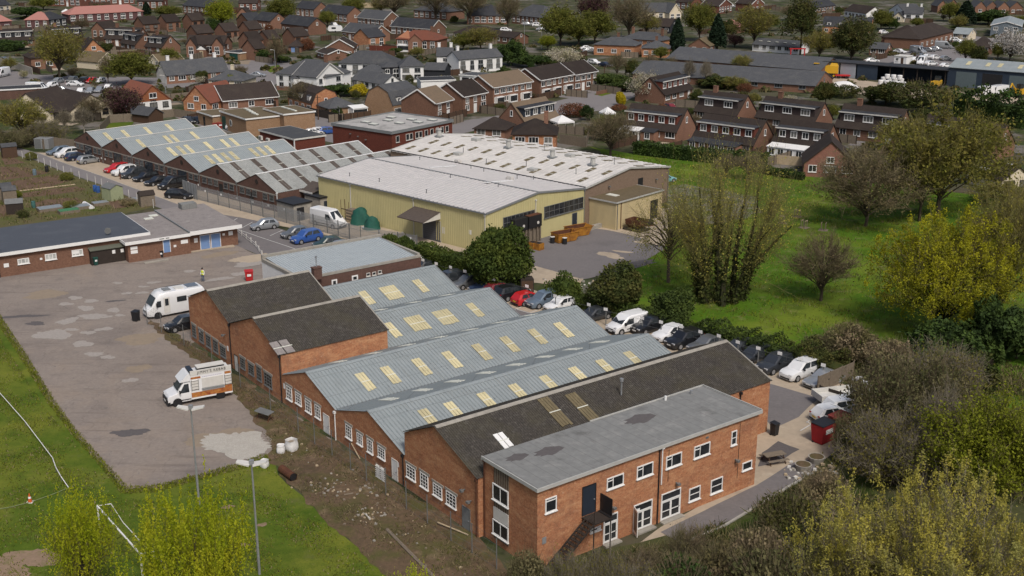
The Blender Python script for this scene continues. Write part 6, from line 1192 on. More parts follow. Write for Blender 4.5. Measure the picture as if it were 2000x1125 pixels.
def nmesh(name,quads,idx,mats):
 n=len(quads);me=bpy.data.meshes.new(name)
 me.vertices.add(n*4);me.vertices.foreach_set('co',np.asarray(quads,np.float32).ravel())
 me.loops.add(n*4);me.loops.foreach_set('vertex_index',np.arange(n*4,dtype=np.int32))
 me.polygons.add(n);me.polygons.foreach_set('loop_start',np.arange(n,dtype=np.int32)*4)
 for m in mats:me.materials.append(m)
 me.polygons.foreach_set('material_index',np.asarray(idx,np.int32));me.update(calc_edges=True);return me
def unit(v):return v/np.maximum(np.linalg.norm(v,axis=1,keepdims=True),1e-6)
def leaf_quads(rng,c,s,up=None,el=1.3):
 n=len(c);a=unit(rng.normal(size=(n,3))+(0 if up is None else up));b=unit(np.cross(a,rng.normal(size=(n,3))))
 k=(s*rng.uniform(.6,1.3,n))[:,None];a=a*k*el/2;b=b*k/2
 return np.stack([c-a,c+b*.9-a*.1,c+a,c-b*.9+a*.1],1)
def twig_quads(rng,c,d,ln,wd):
 n=len(c);d=unit(d);b=unit(np.cross(d,rng.normal(size=(n,3))));L_=(ln*rng.uniform(.6,1.4,n))[:,None];w_=wd/2
 e=c+d*L_;return np.stack([c-b*w_,c+b*w_,e+b*w_*.4,e-b*w_*.4],1)
def skeleton(rng,majors=36,minors=10,fan=None,zmin=None,cz=.5,stems=1,lean=.15,th=.25,ml=.30,tmin=.35,up=.25,**_):
 fan=min(1,up)if fan is None else fan;zmin=(-.15 if th>.15 else-.3)if zmin is None else zmin;segs=[];tips=[];C=np.array([0,0,cz]);E=np.array([1,1,1-cz]);K_=rng.normal(0,2.0,(4,3));ph=rng.uniform(0,6.28,4)
 base=[np.zeros(3)]
 if stems>1:segs+=[(np.array([0,0,-.01]),np.array([math.cos(a)*lean*.35,math.sin(a)*lean*.35,.012]),.022,.02,3)for a in np.arange(stems)*6.283/stems];base=[np.array([math.cos(a),math.sin(a),0])*lean*.35 for a in np.arange(stems)*6.283/stems]
 else:
  p=np.zeros(3)
  for k in range(4):q=p+np.array([*rng.normal(0,.012,2),(th+.3)/4]);segs.append((p,q,.024-k*.004,.02-k*.004,4));p=q
 for i in range(majors):
  z=1-(1-zmin)*(i+.5)/majors;a=i*2.39996+rng.uniform(-.3,.3);h=math.sqrt(max(0,1-z*z));u=np.array([h*math.cos(a),h*math.sin(a),z]);f=1+.10*sum(math.sin(K_[k]@u*2+ph[k])for k in range(4));e=C+u*E*(1-ml)*f*rng.uniform(.88,1.08)
  if stems>1:st=base[int(np.argmin([np.linalg.norm(b_[:2]/max(lean*.35,1e-3)-u[:2])for b_ in base]))]+rng.normal(0,.01,3)*[1,1,0];ct=st+np.array([*(e[:2]-st[:2])*(.42-.25*fan),e[2]*.55])
  else:st=np.array([0,0,th*.8+(th*.2+.3)*max(0,(z+.15)/1.15)*.9]);ct=st+np.array([*(e[:2]*(.55-.4*fan)),(e[2]-st[2])*.5+.10+.18*fan])
  B=lambda t:st*(1-t)**2+ct*2*t*(1-t)+e*t*t
  r0=(.011 if stems==1 else .027/math.sqrt(majors/12))*rng.uniform(.75,1.2)
  P=[B(k/5)+(rng.normal(0,.012,3)if k else 0)for k in range(6)]
  for k in range(5):segs.append((P[k],P[k+1],r0*(1-k*.17),r0*(.83-k*.17),(3 if k<3 and stems>1 else 2)))
  for k in range(minors):
   t=rng.uniform(tmin,1.0)if k else 1.0;p=B(t);tg=e-ct;tg=tg/np.linalg.norm(tg);o=p-np.array([0,0,cz*.6]);o=o/max(np.linalg.norm(o),.05);d=o*.7+tg*.5+rng.normal(0,.38,3)+np.array([0,0,.15+.55*fan]);d=d/np.linalg.norm(d);q=p+d*ml*rng.uniform(.6,1.15);segs.append((p,q,.002,.001,0));tips.append((p,q))
 return segs,tips
def tubes(segs,S_,minr,n=5):
 out=[]
 for p,q,r0,r1,lv in segs:
  p=p*S_;q=q*S_;R=S_[2];r0=max(r0*R,minr);r1=max(r1*R,minr*.7);d=q-p;l=np.linalg.norm(d)
  if l<1e-4:continue
  d/=l;a=np.cross(d,[.3,.5,.81]);a/=np.linalg.norm(a);b=np.cross(d,a)
  an=np.arange(n)*2*math.pi/n;ring=np.cos(an)[:,None]*a+np.sin(an)[:,None]*b;A0=p+ring*r0;A1=q+ring*r1
  out.append(np.stack([A0,np.roll(A0,-1,0),np.roll(A1,-1,0),A1],1))
 return np.concatenate(out)
TCACHE={}
def tree_kind(key,seed=1,leaf='olive',twig=None,bark=None,H=10.,R=4.,n=4000,s=.25,tw=2500,tl=.7,twd=.03,cl=.35,shoot=0,tubelv=1,el=1.4,minr=.02,drop=0,ivy=0,**sk):
 if key in TCACHE:return TCACHE[key]
 rng=np.random.default_rng(seed);segs,tips=skeleton(rng,**sk);P=np.array([t[1]for t in tips]+[t[0]for t in tips])
 rr=np.percentile(np.hypot(P[:,0],P[:,1]),93);zz=np.percentile(P[:,2],99);S_=np.array([R/rr,R/rr,(H-shoot)/zz])
 tr=[x for x in segs if x[4]>=tubelv];trunk=nmesh('trunk',tubes(tr,S_,minr),np.zeros(1),[bark or BARK])if 0 else None
 q=tubes(tr,S_,minr);trunk=nmesh('trunk',q,np.zeros(len(q)),[bark or BARK])
 t0=np.array([t[0]for t in tips])*S_;t1=np.array([t[1]for t in tips])*S_
 def samp(m):
  i=rng.integers(0,len(tips),m);f=rng.uniform(.05,1.08,m)[:,None];return t0[i]*(1-f)+t1[i]*f,unit(t1[i]-t0[i])
 Q=[];I=[]
 if tw:
  c,d=samp(tw);c=c+rng.normal(0,cl*.5,c.shape);dirs=d*.6+rng.normal(0,.55,c.shape)+np.array([0,0,.35+shoot*.6-drop]);w_=twig_quads(rng,c,dirs,np.full(tw,tl),twd);Q.append(w_);I.append(np.ones(tw))
  fine=[x for x in segs if x[4]<tubelv]
  if fine:
   w_=np.concatenate([twig_quads(rng,np.array([x[0]for x in fine])*S_,(np.array([x[1]for x in fine])-np.array([x[0]for x in fine]))*S_,np.linalg.norm((np.array([x[1]for x in fine])-np.array([x[0]for x in fine]))*S_,axis=1),twd*1.8)for _ in(0,1)]);Q.append(w_);I.append(np.ones(len(w_)))
 if n:
  c,d=samp(n)
  if shoot:
   i=rng.integers(0,len(tips),n);f=rng.beta(1.1,1.5,n)[:,None];base=t1[i];v=unit(np.array([0,0,1.0])+.16*rng.normal(size=(len(tips),3)))[i];ln=(shoot*rng.uniform(.5,1.2,len(tips)))[i][:,None];c=np.where(rng.uniform(size=(n,1))<.7,base+v*ln*f+rng.normal(0,1,c.shape)*(.22*(1-f*.8)+.03)*cl*2,c+rng.normal(0,cl,c.shape))
  else:c=c+rng.normal(0,cl,c.shape)
  if drop:c[:,2]-=rng.exponential(drop,n)
  c[:,2]=np.maximum(c[:,2],.15);Q.append(leaf_quads(rng,c,np.full(n,s),el=el));I.append(np.zeros(n))
 if ivy:
  big=[x for x in segs if x[4]>=sk.get('levels',3)];i=rng.integers(0,len(big),ivy);f=rng.uniform(0,1,ivy)[:,None];A0=np.array([x[0]for x in big])*S_;A1=np.array([x[1]for x in big])*S_;c=A0[i]*(1-f)+A1[i]*f+rng.normal(0,.28,(ivy,3));c[:,2]=np.maximum(c[:,2],.1);Q.append(leaf_quads(rng,c,np.full(ivy,.28)));I.append(np.full(ivy,2))
 crown=nmesh('crown',np.concatenate(Q),np.concatenate(I),[LF[leaf],twig or TWIG,LF['ivy']]);TCACHE[key]=(trunk,crown,H,R);return TCACHE[key]
def shell_kind(key,seed=1,leaf='dark',H=5.,R=3.,n=6000,s=.3,lump=.18,base=.1,taper=0,depth=.35,box=None,core=True,twig=None,tw=0):
 if key in TCACHE:return TCACHE[key]
 rng=np.random.default_rng(seed);K=rng.normal(0,2.2,(6,3));ph=rng.uniform(0,6.28,6)
 def f(u):return 1+lump*sum(np.sin(u@(K[i]*(1+i*.35))+ph[i])/(1+i*.35)for i in range(6))*.55
 u=unit(rng.normal(size=(n,3)));u=u[u[:,2]>-.75];m=len(u)
 def place_(u,k):
  r=f(u)*k;z=u[:,2]*r;t=np.clip((z+1)/2,0,1);w_=1-taper*t
  if box:
   a=np.abs(u).max(1,keepdims=True);v=u*(.55+.45/a);x=v[:,0]*r;y=v[:,1]*r;z=v[:,2]*r
  else:x=u[:,0]*r;y=u[:,1]*r
  return np.stack([x*R*w_,y*R*w_,(z*(1-base)/2+.5+base/2)*H],1)
 c=place_(u,1-depth*rng.beta(1,2.2,m)+rng.exponential(.03,m));c[:,2]=np.maximum(c[:,2],.08)
 Q=[leaf_quads(rng,c,np.full(len(c),s),up=u[:len(c)]*.2)];I=[np.zeros(len(c))]
 if tw:v=unit(rng.normal(size=(tw,3)));v[:,2]=np.abs(v[:,2]);c2=place_(v,rng.uniform(.5,.95,tw));Q.append(twig_quads(rng,c2,v+np.array([0,0,.5])+rng.normal(0,.3,v.shape),np.full(tw,.22*H),.035));I.append(np.ones(tw))
 if core:
  th=np.linspace(-.7,1.5,7);an=np.linspace(0,2*math.pi,13);g_=np.array([[(math.cos(a)*math.cos(t),math.sin(a)*math.cos(t),math.sin(t))for a in an]for t in th]).reshape(-1,3);g2=place_(g_,.66).reshape(7,13,3)
  qs=np.stack([g2[:-1,:-1],g2[:-1,1:],g2[1:,1:],g2[1:,:-1]],2).reshape(-1,4,3);Q.append(qs);I.append(np.zeros(len(qs)))
 crown=nmesh('crown',np.concatenate(Q),np.concatenate(I),[LF[leaf],twig or TWIG])
 q=tubes([(np.array([0,0,0.]),np.array([.01,.01,.45]),.03,.02,1)],np.array([H,H,H]),.05);trunk=nmesh('trunk',q,np.zeros(len(q)),[BARK]);TCACHE[key]=(trunk,crown,H,R);return TCACHE[key]
TR=random.Random(3)
def plant(kind,x,yb,yt,hw,label,name='tree',cat='tree',group=None,rz=None,crown='crown'):
 trunk,cr,H,R=kind;p=at(x,yb);h=hgt(p,yt);w_=hw*zc(p)/CAM_F
 r=thing(name,label,cat,p,TR.uniform(0,6.28)if rz is None else rz,group);r.scale=(w_/R,w_/R,h/H)
 link('trunk' if name.endswith('tree')else 'stem',trunk,r);link(crown if name.endswith('tree')else 'foliage',cr,r);return r
T=tree_kind;K=shell_kind
def budding(i):return T('bud%d'%i,20+i,'olive',TWIGO,H=10,R=4.2,n=4200,s=.24,tw=3600,tl=.8,twd=.045,cl=.42,levels=3,limbs=8,nb=4,th=.22,up=.22)
def bare(i):return T('bare%d'%i,30+i,'brown',TWIG,H=10,R=4,n=900,s=.18,tw=4800,tl=.9,twd=.035,cl=.35,levels=3,limbs=8,nb=4,th=.2,up=.3,spread=.85)
def greentree(i,lf='green'):return T('grn%s%d'%(lf,i),40+i,lf,TWIGO,H=10,R=4,n=9000,s=.30,tw=1200,cl=.45,levels=3,limbs=8,nb=4,th=.2,up=.25)
def evergreen(i,lf='dark'):return K('ev%s%d'%(lf,i),50+i,lf,6,3,5600,.32,.42)
def conifer(i):return K('con%d'%i,60+i,'conifer',10,2.4,6500,.36,.16,.02,taper=.72,depth=.4)
def shrub(i,lf='bramble',tw=500):return K('sh%s%d'%(lf,i),70+i,lf,3,2.2,3400,.2,.3,.0,depth=.55,tw=tw,core=False)
def hedgebush(i,lf='hedge'):return K('hb%s%d'%(lf,i),80+i,lf,2.2,1.8,2600,.18,.3,.0)
plant(T('big_multi',2,'willow',TWIGO,BARKD,H=17,R=7,n=9000,s=.13,tw=7000,tl=1.3,twd=.024,cl=.45,levels=3,limbs=6,nb=4,majors=16,minors=34,ml=.36,tmin=.3,zmin=.5,cz=.3,fan=.95,stems=8,lean=.6,ivy=6500,minr=.03),1405,584,288,122,'tall many stemmed bare tree with ivied trunks, alone on the meadow','bare_tree')
plant(T('weep',3,'willow',TWIGO,H=11,R=4.6,n=1900,s=.14,tw=1800,tl=1.3,twd=.022,cl=.35,levels=3,limbs=7,nb=4,th=.3,up=.1,drop=1.1,spread=.9),1305,552,372,74,'pale weeping willow beside the many stemmed tree, hanging over the concrete','willow_tree')
plant(T('spread1',4,'brown',TWIG,H=11,R=6,n=3800,s=.22,tw=8500,tl=.9,twd=.04,cl=.5,levels=3,limbs=10,nb=4,th=.16,up=.12,spread=1.05),1690,442,298,100,'broad brown budding tree in the middle of the meadow','budding_tree')
plant(T('tall1',5,'olive',TWIGO,H=16,R=8,n=9500,s=.30,tw=6000,tl=1.0,twd=.045,cl=.6,levels=3,limbs=9,nb=4,th=.22,up=.3,spread=.9),1832,425,205,120,'tallest yellow green budding tree, in front of the chalets at the right','budding_tree')
plant(budding(1),1795,432,262,62,'slim budding tree left of the tallest meadow tree','budding_tree')
plant(bare(1),1603,588,462,66,'small grey bare tree alone on the meadow','bare_tree')
plant(T('gold',6,'yellow',TWIGO,BARKD,H=13.5,R=7,n=52000,s=.145,tw=5000,tl=.8,twd=.035,cl=.5,majors=60,minors=12,ml=.26,zmin=-.45,cz=.48,levels=3,limbs=14,nb=5,th=.12,up=.25,spread=1.0,shoot=1.0,ivy=1600),1836,655,412,122,'round golden yellow tree at the right of the meadow','golden_tree')
plant(T('edge1',7,'olive',TWIGO,BARKD,H=14,R=7,n=6000,s=.24,tw=8000,tl=1,twd=.04,cl=.55,levels=3,limbs=9,nb=4,th=.2,up=.3,ivy=2500),1945,640,372,92,'tall brownish olive tree behind the golden tree at the right edge','budding_tree')
plant(budding(2),1990,520,385,70,'olive tree cut by the right edge above the golden tree','budding_tree')
plant(T('lime1',8,'lime',TWIGO,H=9.5,R=4.4,n=30000,s=.115,tw=1500,tl=.7,twd=.02,cl=.22,levels=3,limbs=9,nb=4,th=.1,up=.75,spread=.55,shoot=2.5,stems=2,el=1.6),388,1235,935,104,'bright lime poplar right of the goalpost, cut by the bottom edge','poplar_tree')
plant(T('lime2',9,'lime',TWIGO,H=9,R=3.2,n=12000,s=.12,tw=900,tl=.7,twd=.02,cl=.22,levels=3,limbs=7,nb=4,th=.12,up=.75,spread=.5,shoot=2.5,el=1.6),172,1195,930,58,'bright lime poplar left of the goalpost, cut by the bottom edge','poplar_tree')
plant(TCACHE['lime2'],812,1265,1100,48,'tip of a lime poplar at the bottom edge below the offices','poplar_tree')
plant(T('wil1',10,'willow',TWIGG,H=10,R=5,n=46000,s=.095,tw=6500,tl=1.0,twd=.02,cl=.34,levels=3,limbs=9,nb=4,th=.1,up=.75,spread=.6,shoot=1.5,stems=3,el=1.7),1800,1230,930,170,'pale yellow upright willow filling the bottom right corner','willow_tree')
plant(T('wil2',12,'willow',TWIGG,H=8,R=3.6,n=24000,s=.095,tw=3200,tl=1.0,twd=.02,cl=.32,levels=3,limbs=8,nb=4,th=.1,up=.75,spread=.6,shoot=1.5,stems=2,el=1.7),1640,1210,985,95,'smaller yellow willow left of the big corner willow','willow_tree')
plant(TCACHE['wil2'],1965,1230,1020,80,'yellow willow at the right edge of the bottom corner','willow_tree')
BRB=T('bramble_big',13,'bramble',TWIG,H=6,R=5,n=15000,s=.19,tw=9500,tl=.9,twd=.03,cl=.5,levels=3,limbs=9,nb=4,th=.05,up=.2,spread=1.0,stems=3)
BRB2=T('bramble_big2',14,'olive',TWIGG,H=6,R=5,n=9000,s=.17,tw=12000,tl=1.0,twd=.03,cl=.5,levels=3,limbs=9,nb=4,th=.05,up=.3,spread=.9,stems=3)
plant(BRB,1765,870,705,98,'big brown bramble thicket hanging over the parked cars','bramble_bush','bush');plant(BRB2,1745,945,820,88,'olive thorn thicket behind the picnic table and red bin','thorn_bush','bush')
plant(BRB2,1830,800,690,85,'grey olive thorn bush between the truck and the bright green bush','thorn_bush','bush');plant(BRB,1672,900,815,46,'brown bramble bush behind the red bin','bramble_bush','bush')
plant(T('oakbush',33,'brightgreen',TWIGO,H=8,R=4,n=26000,s=.15,tw=2500,cl=.35,majors=44,minors=12,th=.08),1915,985,782,105,'bright green bush at the right edge above the corner willows','green_bush','bush')
plant(T('birch1',15,'brown',TWIGG,BARKL,H=9,R=2.4,n=300,s=.15,tw=2600,tl=.9,twd=.03,cl=.3,levels=3,limbs=6,nb=3,th=.4,up=.4,spread=.6),1825,945,760,42,'thin pale barked bare tree before the bramble thicket','bare_tree')
plant(TCACHE['birch1'],1940,985,880,30,'low pale bare tree between the green bush and the corner willow','bare_tree')
for x,yb,yt,hw,lf,lab in((1850,730,645,62,'dark','dark green bush below the golden tree'),(1935,720,600,60,'dark','tall dark evergreen mass below the right edge tree'),(1985,700,610,45,'ivy','ivy green bush at the right edge'),(1895,760,690,45,'ivy','ivy green bush between the dark bush and the grass patch')):plant(evergreen(int(x)%2,lf),x,yb,yt,hw,lab,'evergreen_bush','bush')
plant(K('yewbig',90,'yew',6,3.2,15000,.24,.22,.0,depth=.35),972,560,450,56,'big round clipped yew beside the yellow warehouse corner','yew_tree');plant(K('yewheart',91,'yew',3,2,7000,.2,.2,.0,depth=.3),762,510,462,22,'left half of the clipped heart shaped yew','yew_bush','bush');plant(TCACHE['yewheart'],793,516,466,22,'right half of the clipped heart shaped yew','yew_bush','bush')
plant(hedgebush(1,'yew'),1103,590,543,37,'round evergreen bush left of the meadow gate','evergreen_bush','bush');plant(evergreen(3,'ivy'),1208,610,530,44,'olive green bush at the corner of the meadow','evergreen_bush','bush');plant(evergreen(4,'hedge'),1310,630,571,40,'dark green bush in the boundary hedge behind the white van','evergreen_bush','bush')
plant(bare(2),1192,305,222,50,'spreading bare hawthorn at the corner of the white hall','bare_tree')
def hedge(px,w_,h,lf,label,name='hedge',group=None,s=.2,dens=60,jag=.25):
 pts=[at(*p)for p in px];rng=np.random.default_rng(int(px[0][0]));C_=[]
 o=pts[0]
 for a,b in zip(pts,pts[1:]):
  d=b-a;L_=d.length;n=int(L_*(w_+2*h)*dens);nn=Vector((-d.y,d.x,0)).normalized();t=rng.uniform(-.02,1.02,n);per=rng.uniform(0,w_+2*h,n)
  lump=np.sin(t*L_*1.1+rng.uniform(0,6))*.5+np.sin(t*L_*2.7+1)*.35+np.sin(t*L_*.37)*.4;k=1+jag*lump
  inn=rng.beta(1,3,n)*.3
  x=np.where(per<h,-w_/2*(1-inn),np.where(per<h+w_,per-h-w_/2,w_/2*(1-inn)))*(1+.3*jag*lump);z=np.where(per<h,per,np.where(per<h+w_,h*(1-inn),2*h+w_-per))*k+rng.exponential(.05,n)
  C_.append(np.stack([a.x-o.x+d.x*t+nn.x*x,a.y-o.y+d.y*t+nn.y*x,np.maximum(z,.05)],1))
 c=np.concatenate(C_);q=leaf_quads(rng,c,np.full(len(c),s));I=np.zeros(len(q));core=[]
 for a,b in zip(pts,pts[1:]):
  a2=np.array([a.x-o.x,a.y-o.y]);b2=np.array([b.x-o.x,b.y-o.y]);d=b2-a2;nn=np.array([-d[1],d[0]]);nn=nn/np.linalg.norm(nn)*w_*.33;zt=h*(1-jag*.9)
  for s_ in(-1,1):core.append([[*(a2+nn*s_),0],[*(b2+nn*s_),0],[*(b2+nn*s_),zt],[*(a2+nn*s_),zt]])
  core.append([[*(a2+nn),zt],[*(b2+nn),zt],[*(b2-nn),zt],[*(a2-nn),zt]])
 q=np.concatenate([q,np.array(core)]);me=nmesh('hedge',q,np.zeros(len(q)),[LF[lf]])
 return tag(link(name,me,None,o),label,'hedge',group)
hedge([(812,512),(870,530),(930,548)],2.6,2.6,'yew','broad clipped evergreen hedge between the heart shaped yew and the big yew',s=.2,dens=70,jag=.12)
hedge([(1120,598),(1180,612),(1260,634),(1330,652),(1400,668)],1.8,1.7,'hedge','long rough boundary hedge behind the hedge side cars',jag=.35);hedge([(1400,668),(1470,690),(1530,708)],2.2,2.0,'hedge','darker boundary hedge behind the off-roaders',jag=.35);hedge([(1530,708),(1590,722),(1640,742)],2.4,2.1,'ivy','ivy green hedge behind the white off-roader and silver saloon',jag=.4)
hedge([(1240,300),(1340,312),(1420,320),(1500,326)],2.4,2.3,'dark','dark green clipped hedge between the chalets and the meadow',s=.3,dens=26,jag=.15);hedge([(1475,335),(1520,345),(1570,352)],1.2,1.2,'dark','low dark hedge before the red brick gable',s=.3,dens=26)
hedge([(1868,232),(1930,240),(2010,250)],6,6,'dark','tall dark hedge of evergreens right of the yellow green trees',s=.5,dens=9,jag=.3)
for i,(x,yb,yt,hw,k,lab)in enumerate(((1462,352,300,30,'bare','bare brown shrub on the meadow hedge, right one'),(1418,345,300,24,'bare','bare brown shrub on the meadow hedge, left one'),(1660,700,640,46,'straw','straw coloured bramble clump at the meadow foot'),(1610,700,662,34,'bramble','brown bramble clump behind the silver saloon'),(1740,735,672,48,'straw','pale dead bramble clump below the meadow'),(1790,720,680,30,'bramble','low brown bramble beside the dark bushes'))):
 plant(bare(3)if k=='bare' else shrub(i%2,k,900),x,yb,yt,hw,lab,'bramble_bush' if k!='bare' else 'bare_shrub','bush')
for i,(x,yb,yt,hw,k,lab)in enumerate(((1105,1190,1092,46,'olive','olive bush under the outside stair'),(1180,1185,1090,50,'willow','yellowish bush below the left office doors'),(1262,1160,1072,48,'bare','bare brown bush below the open office door'),(1335,1120,1030,44,'bare','bare twiggy bush beside the office path'),(1030,1175,1095,40,'bramble','brown bush at the front corner of the offices'),(1390,1170,1075,60,'brown','rusty brown bush below the office path'),(1470,1150,1050,58,'straw','straw coloured bush below the path kerb'),(1540,1080,985,55,'ivy','dark green bush beside the path end'),(1600,1010,930,46,'straw','dead grassy bush beyond the path end'),(1330,1200,1105,60,'dark','dark evergreen bush at the bottom edge'),(1500,1210,1095,65,'bramble','bramble heap at the bottom edge left of the willow'),(1240,1215,1115,55,'olive','olive green bush at the bottom edge'))):
 kd={'olive':BRB2,'willow':BRB2,'bare':bare(4)}.get(k)or shrub(i%3,k,1100);plant(kd,x,yb,yt,hw,lab,'wild_bush','bush')
B_T='bare_tree';G_T='green_tree';E_B='evergreen_bush'
